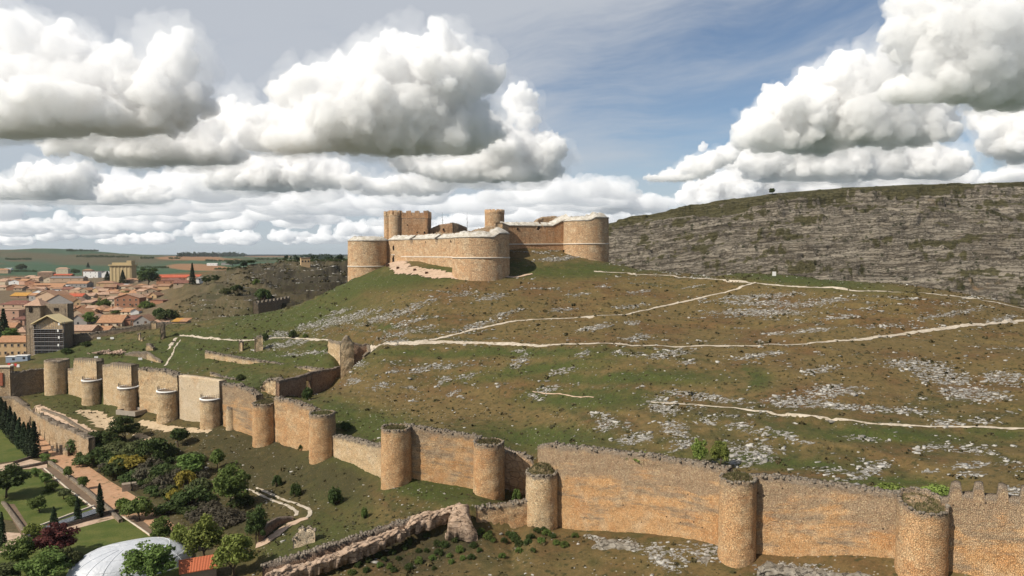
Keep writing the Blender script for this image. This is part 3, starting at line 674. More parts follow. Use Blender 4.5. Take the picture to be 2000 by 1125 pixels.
path('path', [(345,660),(338,668),(330,682)], 1.6, PM_WHITE, rag=.9); path('path', [(352,664),(345,674),(340,684),(332,700),(322,715)], .8, PM_WHITE, rag=.9)
path('path', [(738,522,3),(770,525,9),(810,530,9),(850,535,10),(890,541,5),(930,544,2.2),(980,541,1.6),(1040,536,1.2)], 7, PM_PINK, lift=.3, rag=.25)
# ------------------------------------------------------------------ stone materials
M_OCHRE = rubble('ochre_rubble', (.65,.38,.185), (.36,.27,.18), (.72,.51,.30), gmid=.9, gw=.3, pale_amt=.5, streak=.6, cell=(3.2,4.6), contrast=.8, rimc=.6)
M_GREYTOP = rubble('weathered_rubble', (.66,.375,.17), (.32,.255,.185), (.72,.50,.295), gmid=.55, gw=.24, pale_amt=.5, streak=1.0, cell=(3.8,5.4), contrast=.72, rimc=.6)
M_TAN = rubble('tan_rubble', (.68,.475,.27), (.44,.34,.23), (.76,.59,.39), gmid=.95, gw=.4, pale_amt=.5, contrast=.75)
M_PALE = rubble('new_pale_masonry', (.70,.545,.365), (.60,.47,.33), (.76,.62,.45), gmid=1.3, gw=.3, pale_amt=.6, contrast=.5, rimc=0.0)
M_ROSE = rubble('rose_rubble', (.42,.26,.17), (.29,.20,.14), (.48,.34,.23), gmid=.9, gw=.4, pale_amt=.5)
M_DARKW = rubble('grey_brown_rubble', (.34,.255,.17), (.25,.20,.145), (.40,.315,.22), gmid=.6, gw=.4)
M_ASH = rubble('castle_ashlar', (.61,.385,.215), (.44,.335,.215), (.69,.52,.34), gmid=.95, gw=.5, pale_amt=.5, cell=(1.15,2.0), contrast=.75, drip=.26, rimc=.35)
M_ASH2 = rubble('castle_ashlar_red', (.55,.315,.165), (.39,.28,.18), (.61,.43,.26), gmid=.95, gw=.5, pale_amt=.4, cell=(1.15,2.0), contrast=.75, drip=.5, rimc=.35)
def copemat():
    m, t, b = newmat('white_coping'); pos = t.n('ShaderNodeNewGeometry').outputs['Position']; n = t.noise(pos, .55, 6, .7); f = t.noise(pos, 2.2, 4, .7)
    c = t.mix(t.ss(.35, .65, n), (.42, .375, .30), (.66, .625, .56)); c = t.mix(t.m('MULTIPLY', t.ss(.56, .68, t.noise(pos, .9, 5, .7)), .75), c, (.16, .135, .09)); c = t.mix(t.m('MULTIPLY', t.ss(.52, .68, f), .4), c, (.26, .23, .18))
    t.put(b.inputs['Base Color'], c); t.put(b.inputs['Normal'], t.bump(t.m('ADD', n, f), .35)); return m
M_COPE = copemat(); M_CHURCH = rubble('church_stone', (.46,.35,.24), (.33,.265,.19), (.52,.42,.30), gmid=.6, gw=.4, rimc=.2)
M_DARK = simple('dark_opening', (.018,.014,.011), .9, .3); M_BAND = simple('string_course_stone', (.55,.48,.39), .85, .3, .8)
M_RAIL = simple('dark_metal', (.05,.048,.045), .5, .1, 3, .4); M_WHITEPAINT = simple('white_render', (.78,.76,.72), .7, .08, 1); M_DECK = simple('brown_deck', (.16,.12,.085), .8, .3, 2)
M_TOPGRASS = leafmat('dry_top_grass', (.12,.095,.04), (.085,.09,.03), (.16,.13,.06), .2)
M_SOIL = simple('dry_soil', (.16,.12,.065), .95, .4, 1.5, bump=.1, obj=False)

M_CAP = None
def capstones(P, parent, g, smin=.11, smax=.30):
    global M_CAP
    if M_CAP is None:
        M_CAP, t, b = newmat('weathered_capstone'); ge = t.n('ShaderNodeNewGeometry'); t.put(b.inputs['Base Color'], t.mix(t.noise(ge.outputs['Position'], 2, 4), t.mix(ge.outputs['Random Per Island'], (.085, .07, .053), (.30, .255, .20)), (.16, .135, .105)))
    n = len(P); B = np.array([(-1,-1,-1),(1,-1,-1),(1,1,-1),(-1,1,-1),(-.75,-.75,1),(.75,-.75,1),(.75,.75,1),(-.75,.75,1)], float)
    D = B[None] * (1 + g.normal(0, .2, (n, 8, 3))); s = g.uniform(smin, smax, n); D = D * np.stack([s * g.uniform(.8, 1.5, n), s, s * g.uniform(.5, .9, n)], -1)[:, None]; th = g.uniform(0, 6.28, n); ca, sa = np.cos(th)[:, None], np.sin(th)[:, None]
    V = np.stack([D[..., 0] * ca - D[..., 1] * sa, D[..., 0] * sa + D[..., 1] * ca, D[..., 2]], -1) + P[:, None, :] + [0, 0, .06]
    f = np.array([(0,3,2,1),(4,5,6,7),(0,1,5,4),(1,2,6,5),(2,3,7,6),(3,0,4,7)])
    return tag(mesh('loose_capstones', V.reshape(-1, 3), (f[None] + np.arange(n)[:, None, None] * 8).reshape(-1, 4), M_CAP, parent), kind='stuff')
def strip(name, front, thick, mat, parent=None, dz=.55, ds=.5, top=None, rough=.12, jag=.14, caps=0):
    """wall along 'front' [(x,y,zb,zt)...]; thickness goes to the left of the walking direction. top(u, zt) -> extra height"""
    P = np.array(front, float)
    d = np.concatenate([[0], np.cumsum(np.hypot(*np.diff(P[:, :2], axis=0).T))]); n = max(3, int(d[-1] / ds) + 1)
    u = np.linspace(0, d[-1], n); L = np.stack([np.interp(u, d, P[:, k]) for k in range(4)], -1)
    T = np.gradient(L[:, :2], axis=0); T /= np.linalg.norm(T, axis=1)[:, None] + 1e-9; N = np.stack([-T[:, 1], T[:, 0]], -1)
    zt = L[:, 3].copy()
    sd = float(P[0, 0] * .37 + P[0, 1] * .11)
    if jag: zt = zt + jag * 1.6 * fbm(u * .25, u * 0 + sd, 3, 70) + jag * np.floor(pnoise(u * 1.7, u * 0 + sd, 71) * 3) / 3
    if top is not None: zt = zt + top(u)
    hmax = float((zt - L[:, 2]).max()); k = max(3, int(hmax / dz) + 1)
    f = np.linspace(0, 1, k)
    def side(o, flip):
        zz = L[:, 2][:, None] + (zt - L[:, 2])[:, None] * f[None]
        bx = L[:, 0][:, None] + N[:, 0][:, None] * o; by = L[:, 1][:, None] + N[:, 1][:, None] * o
        dsp = rough * (fbm(u[:, None] * .5 + o, zz * .5, 3, 72) * 1.3 + pnoise(u[:, None] * 1.9 + o, zz * 2.2, 73) * .55)
        bx = bx - N[:, 0][:, None] * dsp; by = by - N[:, 1][:, None] * dsp
        return np.stack([bx, by, zz], -1), np.stack([np.broadcast_to(u[:, None] + o * 7, zz.shape), zz - L[:, 2][:, None]], -1), np.broadcast_to(f[None], zz.shape)
    A, ua, ha = side(0.0, 0); B, ub, hb = side(thick, 1)
    mids = []
    for q in (.33, .66):
        m = A[:, -1] * (1 - q) + B[:, -1] * q; m[:, 2] += jag * .9 * fbm(u * .9, u * 0 + q * 9, 2, 74)
        mids.append(m)
    G = np.concatenate([A, mids[0][:, None], mids[1][:, None], B[:, ::-1]], 1)
    U = np.concatenate([ua, ua[:, -1:] + [[[0, .4]]], ua[:, -1:] + [[[0, .8]]], ub[:, ::-1]], 1)
    hh = np.concatenate([ha, np.ones((n, 2)), hb[:, ::-1]], 1)
    K = G.shape[1]; Fq = grid_faces(n, K)
    # end caps
    i0 = np.arange(k - 1); c0 = np.stack([i0, i0 + 1, K - 2 - i0, K - 1 - i0], -1)
    e = (n - 1) * K; c1 = np.stack([e + i0 + 1, e + i0, e + K - 1 - i0, e + K - 2 - i0], -1)
    tp = np.array([[k - 1, k, k + 1, k + 2]]); 
    Fq = np.concatenate([Fq, c0, c1, tp, e + tp[:, ::-1]])
    TD = zt[:, None] - G[..., 2]
    # end caps need the across coordinate: give uv u a shift through the wall (already offset by thick*7)
    o = mesh(name, G.reshape(-1, 3), Fq, mat, parent, uv=U.reshape(-1, 2), attrs={'hn': hh.ravel(), 'td': TD.ravel()})
    if caps:
        mid = (A[:, -1] + B[:, -1]) / 2; W_ = (B[:, -1] - A[:, -1]); gg = np.random.default_rng(int(abs(sd) * 10) + 1); nn = int(d[-1] * caps); i = gg.integers(0, n, nn)
        capstones(mid[i] + W_[i] * gg.uniform(-.56, .5, (nn, 1)), o, gg)
    return o
def lathe_tower(name, x, y, r, zb, zt, mat, parent=None, taper=.05, seg=72, dz=.5, rough=.13, jag=.16, rim=.55, sink=.5, topf=None, bulge=0.0):
    """round stone tower with an uneven rim round a sunken top"""
    k = max(4, int((zt - zb) / dz)); f = np.linspace(0, 1, k); a = np.linspace(0, 2 * np.pi, seg, endpoint=False)
    tz = zt + jag * 1.5 * fbm(np.cos(a) * 1.3 + x, np.sin(a) * 1.3 + y, 3, 80) + jag * np.floor(pnoise(np.cos(a) * 4 + x, np.sin(a) * 4, 81) * 3) / 3
    if topf is not None: tz = tz + topf(a)
    Zz = zb + (tz - zb)[None] * f[:, None]
    rr = r * (1 + taper * (1 - f[:, None])) + bulge * np.sin(f[:, None] * 3.1)
    rr = rr + rough * (fbm(a[None] * r * .5 + x, Zz * .45, 3, 82) * 1.2 + pnoise(a[None] * r * 1.8, Zz * 2.1 + x, 83) * .5)
    rings = [np.stack([x + rr * np.cos(a), y + rr * np.sin(a), Zz], -1)]
    top = rings[0][-1]
    def ring(q, z): return np.stack([x + (top[:, 0] - x) * q, y + (top[:, 1] - y) * q, z], -1)[None]
    q = 1 - rim / r
    rings += [ring(q, tz + .05), ring(q * .98, tz - sink), ring(q * .5, tz - sink * .7), ring(.02, np.full(seg, np.mean(tz) - sink * .6))]
    G = np.concatenate(rings); nr = len(G)
    U = np.stack([np.broadcast_to(a[None] * r, G.shape[:2]), G[..., 2] - zb], -1); hh = np.clip((G[..., 2] - zb) / (zt - zb), 0, 1)
    hh[k:] = 1; TD = tz[None] - G[..., 2]
    # seam: duplicate first column for uv
    G = np.concatenate([G, G[:, :1]], 1); U = np.concatenate([U, U[:, :1] + [[[2 * np.pi * r, 0]]]], 1); hh = np.concatenate([hh, hh[:, :1]], 1); TD = np.concatenate([TD, TD[:, :1]], 1)
    return mesh(name, G.reshape(-1, 3), grid_faces(nr, seg + 1)[:, ::-1], mat, parent, uv=U.reshape(-1, 2), attrs={'hn': hh.ravel(), 'td': TD.ravel()}), tz
def blades(name, pts, h, mat, parent=None, n=6, g=rng):
    """tufts of grass: thin upright slivers"""
    P = np.repeat(np.array(pts), n, 0); m = len(P); P = P + np.concatenate([g.normal(0, .18, (m, 2)), np.zeros((m, 1))], 1)
    th = g.uniform(0, 2 * np.pi, m); d = np.stack([np.cos(th), np.sin(th), np.zeros(m)], -1); hh = h * g.uniform(.5, 1.3, (m, 1)); w_ = .07 * g.uniform(.6, 1.5, (m, 1)) * max(1, h * 1.5)
    lean = np.concatenate([g.normal(0, .25, (m, 2)), np.ones((m, 1))], 1) * hh
    V = np.stack([P - d * w_, P + d * w_, P + lean + d * w_ * .3, P + lean - d * w_ * .3], 1).reshape(-1, 3)
    return mesh(name, V, np.arange(m * 4).reshape(-1, 4), mat, parent)

# ------------------------------------------------------------------ towers of the outer wall
TG = 'round towers of the outer wall'
TL = ['broad straw-coloured round tower with a dished grassy top, beside the crenellated wall',
 'tall ochre round tower with a grassy cap, beside the pair of green trees',
 'tan round tower topped by a conical mound of dry grass, at the broken gap',
 'cylindrical ochre tower with a grey stone rim, left of the sandy breach',
 'squat ochre round tower with a dark flat top, ending the low broken wall',
 'slender ochre tower at the town end of the low broken wall',
 'ochre round tower crowned with green grass, below the shadowed ruin wall',
 'railed half-round tower with a white rim, against the pale rebuilt wall panel',
 'railed half-round tower with a white rim, darkest and most eroded of its row',
 'railed half-round tower with a white rim, with a stone basin at its foot',
 'railed half-round tower with a white rim, next to the plain big one',
 'big plain tan round corner tower in front of the scaffolded church']
TM = [M_OCHRE, M_OCHRE, M_TAN, M_OCHRE, M_OCHRE, M_OCHRE, M_OCHRE, M_TAN, M_TAN, M_TAN, M_TAN, M_TAN]
for i, (px, Y, hw, pt, pb) in enumerate(TW):
    d = ray(px, (pt + pb) / 2); x = d[0] * Y; r = hw / F * Y * .97; zt = at(px, pt, Y)[2]; zb = min(at(px, pb, Y)[2], Hs(x, Y - r - .5)) - 2.2
    T = thing('wall_tower', TL[i], 'tower', (x, Y, zb + 2.2), 0, TG)
    kw = {}
    if i == 0: kw = dict(topf=lambda a: .55 + 1.0 * np.sin(a), sink=1.0, rim=.4)
    if i in (7, 8, 9, 10): kw = dict(jag=.02, rim=.3, sink=.05)
    b, tz = lathe_tower('tower_body', 0, 0, r, -2.2, zt - zb - 2.2, TM[i], T, rough=.16 if i not in (8,) else .3, **kw)
    ztl = zt - zb - 2.2
    if i < 7:
        gg = np.random.default_rng(400 + i); a = gg.uniform(0, 2 * np.pi, 64); q = r * gg.uniform(.9, 1.0, 64); ia = (a / (2 * np.pi) * len(tz)).astype(int) % len(tz)
        capstones(np.stack([q * np.cos(a), q * np.sin(a), tz[ia] - .02], -1), b, gg, .10, .26)
    if i in (7, 8, 9, 10):
        a = np.linspace(0, 2 * np.pi, 49); ring = []
        for rr, z in ((r + .14, ztl - .05), (r + .14, ztl + .26), (r - .4, ztl + .26), (r - .45, ztl + .1)): ring.append(np.stack([rr * np.cos(a), rr * np.sin(a), np.full(49, z)], -1))
        mesh('rim_coping', np.concatenate(ring), grid_faces(4, 49)[:, ::-1], M_WHITEPAINT, T)
        MB().add([((r - .4) * math.cos(q), (r - .4) * math.sin(q), ztl + .22) for q in a[:-1]], [tuple(range(48))]).build('platform', M_DECK, T)
        rl = MB(); aa = np.linspace(-math.pi * 1.02, math.pi * .12, 17) - .12
        for q in aa: rl.tube((r * .93 * math.cos(q), r * .93 * math.sin(q), ztl + .3), (r * .93 * math.cos(q), r * .93 * math.sin(q), ztl + 1.55), .045, n=4)
        for zz in (1.55, 1.2, .85):
            for q0, q1 in zip(aa[:-1], aa[1:]): rl.tube((r * .93 * math.cos(q0), r * .93 * math.sin(q0), ztl + zz), (r * .93 * math.cos(q1), r * .93 * math.sin(q1), ztl + zz), .035, n=4)
        rl.build('railing', M_RAIL, T)
    elif i < 7:
        hgt = {0: .1, 1: .9, 2: 2.3, 3: .45, 4: .25, 5: .35, 6: 1.0}[i]; rg = np.random.default_rng(i)
        nn = 17; a = np.linspace(0, 2 * np.pi, 33)[:-1]; rq = np.linspace(0, .93, 9)
        zz = ztl - .45 + hgt * (1 - (rq[:, None] / .93) ** (1.4 if i == 2 else 2)) + .18 * fbm(np.cos(a)[None] * rq[:, None] * 3 + i, np.sin(a)[None] * rq[:, None] * 3, 3, 85)
        if i == 0: zz = zz + .35 + (.9 * np.sin(a)[None] * rq[:, None])
        G = np.stack([r * rq[:, None] * np.cos(a)[None], r * rq[:, None] * np.sin(a)[None], zz], -1)
        cp = mesh('grass_cap', G.reshape(-1, 3), grid_faces(9, 32, True)[:, ::-1], M_SOIL, T)
        pts = G.reshape(-1, 3)[rg.integers(0, 9 * 32, 420)]; th = rg.uniform(0, 6.28, 300); q = np.sqrt(rg.uniform(0, .86, 300)); zi = np.interp(q, rq, zz.mean(1)) + (.35 * 0)
        if i == 0: zi = zi + .9 * np.sin(th) * q
        blades('grass', np.stack([r * q * np.cos(th), r * q * np.sin(th), zi - .05], -1), .42 if i else .3, M_TOPGRASS, cp, 5, rg)

# ------------------------------------------------------------------ lengths of curtain wall between the towers
def wpt(px, pt, Y, zb=None, dn=3):
    d = at(px, pt, Y); x = d[0]
    g = min(Hs(x, Y - 1.5), Hs(x, Y - 3)) if zb is None else zb
    return (x, Y, g - dn, d[2])
def crenel(per, wid, h, ph=0, lo=0, hi=1e9):
    return lambda u: np.where(((u - ph) % per < wid) & (u > lo) & (u < hi), h, 0.0)
WG = 'lengths of the outer curtain wall'
def curtain(label, pts, thick, mat, **kw):
    w = [wpt(*p) for p in pts]
    kw.setdefault('caps', 5 if kw.get('jag', 0) >= .2 else 0)
    o = strip('curtain_wall', w, thick, mat, **kw)
    return tag(o, label, 'wall', WG)
def yw(px, pt=930, o=.3): return float(wallY(sx(px, pt + 60))) + o
curtain('tall stone wall with four pointed merlons beside the nearest broad tower', [(1838, 968, yw(1838) - .6), (1900, 967, yw(1900) - .6), (2000, 976, yw(2000) - .6), (2130, 990, yw(2130) - .6), (2400, 1012, yw(2400) - .6), (2700, 1040, yw(2700) - .6)], 2.2, M_GREYTOP, jag=.10, ds=.22,
   top=lambda u: np.where((u > .9), crenel(3.0, 1.35, 1.55, 1.3)(u) + .25 * np.sin((u - 1.3) % 3.0 / 1.35 * 3.14) * (((u - 1.3) % 3.0) < 1.35), -.6))
curtain('long ochre and grey wall stretch between the two nearest towers', [(1462, 928, yw(1462)), (1560, 938, yw(1560)), (1660, 952, yw(1660)), (1770, 968, yw(1770))], 2.4, M_GREYTOP, jag=.2, rough=.2)
curtain('longest wall stretch, grey above and ochre below, beneath the two green trees', [(1050, 872, yw(1050) + 1), (1072, 866, yw(1072) + .6), (1090, 872, yw(1090) + .3), (1140, 876, yw(1140)), (1250, 888, yw(1250)), (1340, 902, yw(1340)), (1420, 918, yw(1420))], 2.4, M_GREYTOP, jag=.2, rough=.2)
curtain('grey-topped wall stretch between the dark flat-topped tower and the grey-rimmed one', [(790, 832, yw(790)), (850, 840, yw(850)), (935, 856, yw(935))], 2.4, M_GREYTOP, jag=.2, rough=.2)
curtain('sandy broken inner wall face in the breach between two towers', [(972, 874, 169.0), (990, 880, 168.5), (1006, 886, 168.2), (1020, 884, 168), (1034, 892, 167.5), (1046, 912, 166.5)], 1.6, rubble('bare_plaster', (.52,.34,.20), (.36,.25,.16), (.58,.41,.27), gmid=1.2, cell=(.6,.8), contrast=.4), jag=.45, rough=.25)
curtain('low broken wall remnant between the slender and the squat tower', [(650, 850, yw(650)), (690, 858, yw(690)), (720, 866, yw(720)), (750, 870, yw(750))], 2.0, M_TAN, jag=.25, rough=.2)
curtain('wall stretch with crumbling grey crest, under the shadowed ruin wall', [(535, 776, yw(535)), (570, 784, yw(570)), (612, 800, yw(612))], 2.4, M_OCHRE, jag=.4, rough=.2)
curtain('grey-banded wall stretch behind the narrow stone buttress', [(434, 750, yw(434) - .9), (460, 752, yw(460) - .9), (486, 762, yw(486) - .9), (500, 772, yw(500) - .9)], 2.6, M_GREYTOP, jag=.35, rough=.2)
curtain('cream-coloured rebuilt wall panel, the palest of the row', [(349, 733, yw(349) - .9), (390, 738, yw(390) - .9), (428, 744, yw(428) - .9)], 2.8, M_PALE, jag=.03, rough=.04)
curtain('tan wall panel with a ragged crumbling top, left of the palest panel', [(270, 719, yw(270) - .9), (292, 721, yw(292) - .9), (320, 724, yw(320) - .9), (346, 733, yw(346) - .9)], 3.0, M_TAN, jag=.3, rough=.3)
curtain('tan wall panel with four small merlons at one end', [(200, 712, yw(200) - .9), (225, 714, yw(225) - .9), (256, 718, yw(256) - .9)], 3.0, M_TAN, jag=.05, rough=.12, ds=.25, top=crenel(1.6, .9, .95, .4, 5.6))
curtain('stepped tan wall panel next to the big plain tower', [(132, 720, yw(132) - .9), (143, 719, yw(143) - .9), (143.5, 704, yw(143.5) - .9), (188, 706, yw(188) - .9)], 3.0, M_TAN, jag=.08, rough=.12, ds=.25, top=crenel(1.6, .9, .9, .4, 4.6))
curtain('shadowed brown wall running from the palace corner to the big plain tower', [(94, 719, 288.5, None, 2), (70, 722, 285, None, 2), (45, 725, 282, None, 3), (19.5, 728, 279.3, None, 6)][::-1], 1.6, M_DARKW, jag=.25, rough=.25)
bt, _ = lathe_tower('stone_buttress', at(452, 815, 229)[0], 229, 1.45, Hs(at(452, 815, 229)[0], 227) - 2, at(452, 794, 229)[2], M_TAN, None, taper=.28, seg=28, jag=.5, rim=.4)
tag(bt, 'narrow tapering stone buttress standing against the wall', 'buttress')

# ------------------------------------------------------------------ ruins inside and outside the wall
RG = 'ruined walls'
def ruin(label, pts, thick, mat, name='ruined_wall', dn=2.0, grp=None, **kw):
    w = []
    for px, pt, Y in pts:
        d = at(px, pt, Y); w.append((d[0], Y, Hs(d[0], Y) - dn, d[2]))
    kw.setdefault('caps', 6)
    return tag(strip(name, w, thick, mat, **kw), label, 'ruin', grp)
def big_ruin():
    a = at(545, 744, 232); b = at(598, 732, 243.5); c = at(608, 727, 245.5); d = at(684, 713, 262)
    T = thing('ruined_wall', 'big shadowed ruin wall with a ragged hole, standing alone behind the curtain wall', 'ruin', (0, 0, 0))
    g = lambda p: Hs(p[0], p[1]) - 1.5
    strip('wall', [(a[0], a[1], g(a), a[2]), (b[0], b[1], g(b), b[2])], 1.5, M_ROSE, T, jag=.2, rough=.15)
    strip('wall', [(c[0], c[1], g(c), c[2]), (d[0], d[1], g(d), d[2])], 1.5, M_ROSE, T, jag=.25, rough=.15)
    strip('lintel', [(b[0], b[1], b[2] - 2.2, b[2]), (c[0], c[1], c[2] - 2.9, c[2])], 1.5, M_ROSE, T, jag=.1, rough=.15, dz=.4)
big_ruin()
ruin('long low wall of tawny stones crossing the grass towards the shadowed ruin', [(400, 686, 288), (450, 695, 280), (520, 706, 271), (580, 716, 264), (628, 720, 257)], 1.2, M_TAN, jag=.22, rough=.25, dn=1)
ruin('lowest crumbled wall line, just above the railed towers', [(410, 722, 268), (430, 728, 264), (470, 737, 258), (510, 745, 252), (545, 752, 246)], 1.0, M_TAN, jag=.35, rough=.3, dn=1, top=lambda u: -1.2 + 0 * u)
ruin('heap of broken masonry touching the shadowed ruin wall', [(508, 760, 238), (516, 744, 238), (530, 739, 236), (543, 742, 233)], 2.6, M_TAN, jag=.8, rough=.6, dn=1)
def gate():
    T = thing('gate_ruin', 'ruined arched gateway beside the white path, with two broken wings', 'ruin')
    Y = 257
    def p(px, pt, Y): d = at(px, pt, Y); return (d[0], Y, Hs(d[0], Y) - 1.5, d[2])
    strip('gate_front', [p(664, 672, 252), (*p(671, 668, 252.3)[:3], at(671, 662, 252)[2]), p(678, 655, 252.8), p(686, 662, 253.4), p(691, 674, 254)], 2.0, M_TAN, T, jag=.25, rough=.2, ds=.3)
    strip('wing_wall', [p(690, 668, 257), p(706, 672, 258), p(722, 672, 259)], 1.1, M_ROSE, T, jag=.3, rough=.2, ds=.4)
    strip('wing_wall', [p(722, 673, 258.6), p(724, 684, 254), p(712, 696, 250)][::-1], 1.0, M_TAN, T, jag=.3, rough=.2, ds=.4)
    strip('wing_wall', [p(640, 663, 268), p(652, 666, 265), p(668, 671, 262)], 1.2, M_TAN, T, jag=.35, rough=.25, ds=.4)
gate()
ruin('squarish free-standing ruin block by the white path', [(497, 660, 288), (504, 657, 288.5), (513, 658, 289)], 1.6, M_TAN, name='ruin_stump', jag=.5, rough=.3)
ruin('knee-high stone lump left of the squarish ruin block', [(466, 667, 292), (473, 668, 292)], 1.6, M_TAN, name='ruin_stump', jag=.4, rough=.3)
ruin('tall broken pillar of masonry on the green slope below the town', [(313, 646, 318), (315, 629, 318), (321, 629, 318.5), (323, 634, 319)], 2.0, M_DARKW, name='ruin_stump', jag=.4, rough=.3)
ruin('thin leaning masonry stub below the town boundary wall', [(269, 652, 320), (273, 650, 320)], 1.0, M_TAN, name='ruin_stump', jag=.5, rough=.3)
ruin('short masonry stub right of the leaning one', [(273, 660, 317), (278, 659, 317)], 1.0, M_TAN, name='ruin_stump', jag=.4, rough=.3)
ruin('crumbled corner of rubble above the tan merlon panel', [(285, 672, 305), (292, 671, 304.5), (298, 676, 304)], 1.5, M_TAN, name='ruin_stump', jag=.6, rough=.4)
def corner_ruin():
    T = thing('ruined_house', 'roofless L-shaped ruin with one dark and one sunlit face above the wall panels', 'ruin')
    def p(px, pt, Y): d = at(px, pt, Y); return (d[0], Y, Hs(d[0], Y) - 1.5, d[2])
    strip('wall', [p(244, 689, 304), p(262, 687, 300), p(285, 686, 296)], 1.0, M_DARKW, T, jag=.3, rough=.2)  # darker stone colour paints this wall as the shaded face
    strip('wall', [p(286, 687, 295.5), p(300, 696, 293), p(314, 705, 291)], 1.0, M_TAN, T, jag=.2, rough=.2)
corner_ruin()
ruin('long dark boundary wall between the green slope and the town roofs', [(134, 655, 346), (180, 650, 347), (240, 640, 350), (300, 632, 354), (366, 626, 356)], 1.2, M_DARKW, name='boundary_wall', jag=.3, rough=.2, dn=2.5)
ruin('sunlit stone pier rising from the long dark boundary wall', [(294, 628, 345), (304, 628, 345.5)], 1.4, M_TAN, name='ruin_stump', jag=.3, rough=.2)
def town_wall():
    w = []
    for px, pt, Y in ((494, 593, 424), (505, 592, 425), (525, 589, 432), (545, 586, 440), (566, 582, 449)):
        d = at(px, pt, Y); w.append((d[0], Y, Hs(d[0], Y - 1) - 5, d[2]))
    tag(strip('town_wall', w, 1.6, M_DARKW, top=crenel(3.2, 1.7, 1.2, .3), jag=.1, rough=.15, ds=.4), 'dark crenellated wall climbing the gully slope beyond the castle hill', 'wall')
town_wall()
ruin('low rough wall joining the conical-topped tower to the boulder', [(930, 992, 152), (960, 990, 152.5), (1000, 984, 153), (1034, 978, 153.6)], 1.8, M_OCHRE, name='retaining_wall', jag=.3, rough=.3, dn=5)
ruin('grey-capped retaining wall climbing along the rock ledge at the bottom', [(512, 1106, 139), (560, 1092, 140.5), (620, 1074, 142.5), (700, 1048, 145.5), (760, 1028, 148), (815, 1012, 150)], 1.6, M_ROSE, name='retaining_wall', jag=.25, rough=.3, dn=5)
ruin('free-standing pointed ruin stump with a plastered face in the grass', [(572, 1056, 148.5), (579, 1048, 148.6), (585, 1035, 148.7), (592, 1029, 148.8), (598, 1036, 149), (605, 1031, 149.1), (615, 1036, 149.3)], 1.5, M_PALE, name='ruin_stump', jag=.35, rough=.25, ds=.3)

def rock(name, label, path_, w_, h_, seed, mat, cat='rock'):
    """a natural ledge of rock: a lumpy ridge along path_ [(px,py,Y)]"""
    P = np.array([(at(px, py, Y)[0], Y, at(px, py, Y)[2]) for px, py, Y in path_]); L, u = smooth_line(P, .35)
    T = np.gradient(L[:, :2], axis=0); T /= np.linalg.norm(T, axis=1)[:, None] + 1e-9; N = np.stack([-T[:, 1], T[:, 0]], -1)
    k = np.linspace(0, 1, 34); th = (k - .5) * 3.5
    wv = w_ * (1 + .35 * fbm(u * .15, u * 0 + seed, 3, seed)); hv = h_ * (1 + .5 * fbm(u * .2, u * 0 + seed, 3, seed + 1)) * np.clip(np.minimum(u, u[-1] - u) / 1.5, .3, 1)
    ofs = np.sin(th)[None] * wv[:, None]; z = np.cos(th)[None] ** .6 * 0 + np.where(np.abs(th) < 1.57, np.abs(np.cos(th)), 0)[None] ** .55 * hv[:, None] * 1.0
    z = np.where(np.abs(th)[None] > 1.5, -1.2, z)
    dis = (np.abs(fbm(u[:, None] * .55 + seed, (ofs * .4 + z * .9), 4, seed + 3)) - .2) * 2.2 + fbm(u[:, None] * 2, z * 2.5, 3, seed + 5) * .45
    lay = (np.floor(z * 1.7 + fbm(u[:, None] * .3, z * .3, 2, seed + 8)) % 2) * .22
    X = L[:, 0][:, None] + N[:, 0][:, None] * (ofs + np.sin(th)[None] * (dis + lay)); Y = L[:, 1][:, None] + N[:, 1][:, None] * (ofs + np.sin(th)[None] * (dis + lay))
    Zz = L[:, 2][:, None] - h_ + z + dis * .35 * np.clip(np.cos(th), 0, 1)[None]
    return tag(mesh(name, np.stack([X, Y, Zz], -1).reshape(-1, 3), grid_faces(len(L), 34), mat), label, cat)
def rockmat(name, c1, c2, c3):
    m, t, b = newmat(name); pos = t.n('ShaderNodeNewGeometry').outputs['Position']
    x, y, z = t.sep(pos); n = t.noise(t.comb(t.m('MULTIPLY', x, .5), t.m('MULTIPLY', y, .5), t.m('MULTIPLY', z, 1.6)), 1.2, 6, .65)
    c = t.mix(t.ss(.3, .7, n), c1, c2); c = t.mix(t.ss(.55, .75, t.noise(pos, .6, 4)), c, c3)
    cr = t.ss(.0, .035, t.vor(t.v('ADD', t.v('MULTIPLY', pos, (.6, .6, 1.3)), t.v('SCALE', t.noise(pos, 1, 4, .65, col=True), sc=1.3)), .7, 'DISTANCE_TO_EDGE', 'Distance'))
    c = t.mix(cr, tuple(q * .35 for q in c1), c)
    t.put(b.inputs['Base Color'], c); t.put(b.inputs['Normal'], t.bump(t.m('ADD', n, t.m('MULTIPLY', cr, .3)), .3)); return m
M_SAND = rockmat('sandstone', (.30,.205,.14), (.45,.335,.245), (.38,.285,.215)); M_GREYROCK = rockmat('limestone', (.12,.10,.075), (.29,.26,.215), (.20,.17,.125))
rock('rock_outcrop', 'long pinkish rock ledge undercutting the grey-capped retaining wall', [(505, 1124, 135), (560, 1108, 137), (640, 1082, 140), (720, 1052, 143.5), (790, 1022, 147)], 1.0, 1.9, 5, M_SAND)
rock('rock_outcrop', 'knobbly pinkish rock crest between the retaining wall and the boulder', [(790, 1016, 148.5), (830, 1002, 150), (870, 990, 151.5), (905, 986, 152)], 1.1, 2.1, 9, M_SAND)
rock('boulder', 'tall pinkish boulder standing below the wall at the end of the rock crest', [(880, 992, 150), (898, 980, 148.5), (916, 982, 147.5), (926, 990, 148)], 1.9, 6.0, 13, M_SAND)
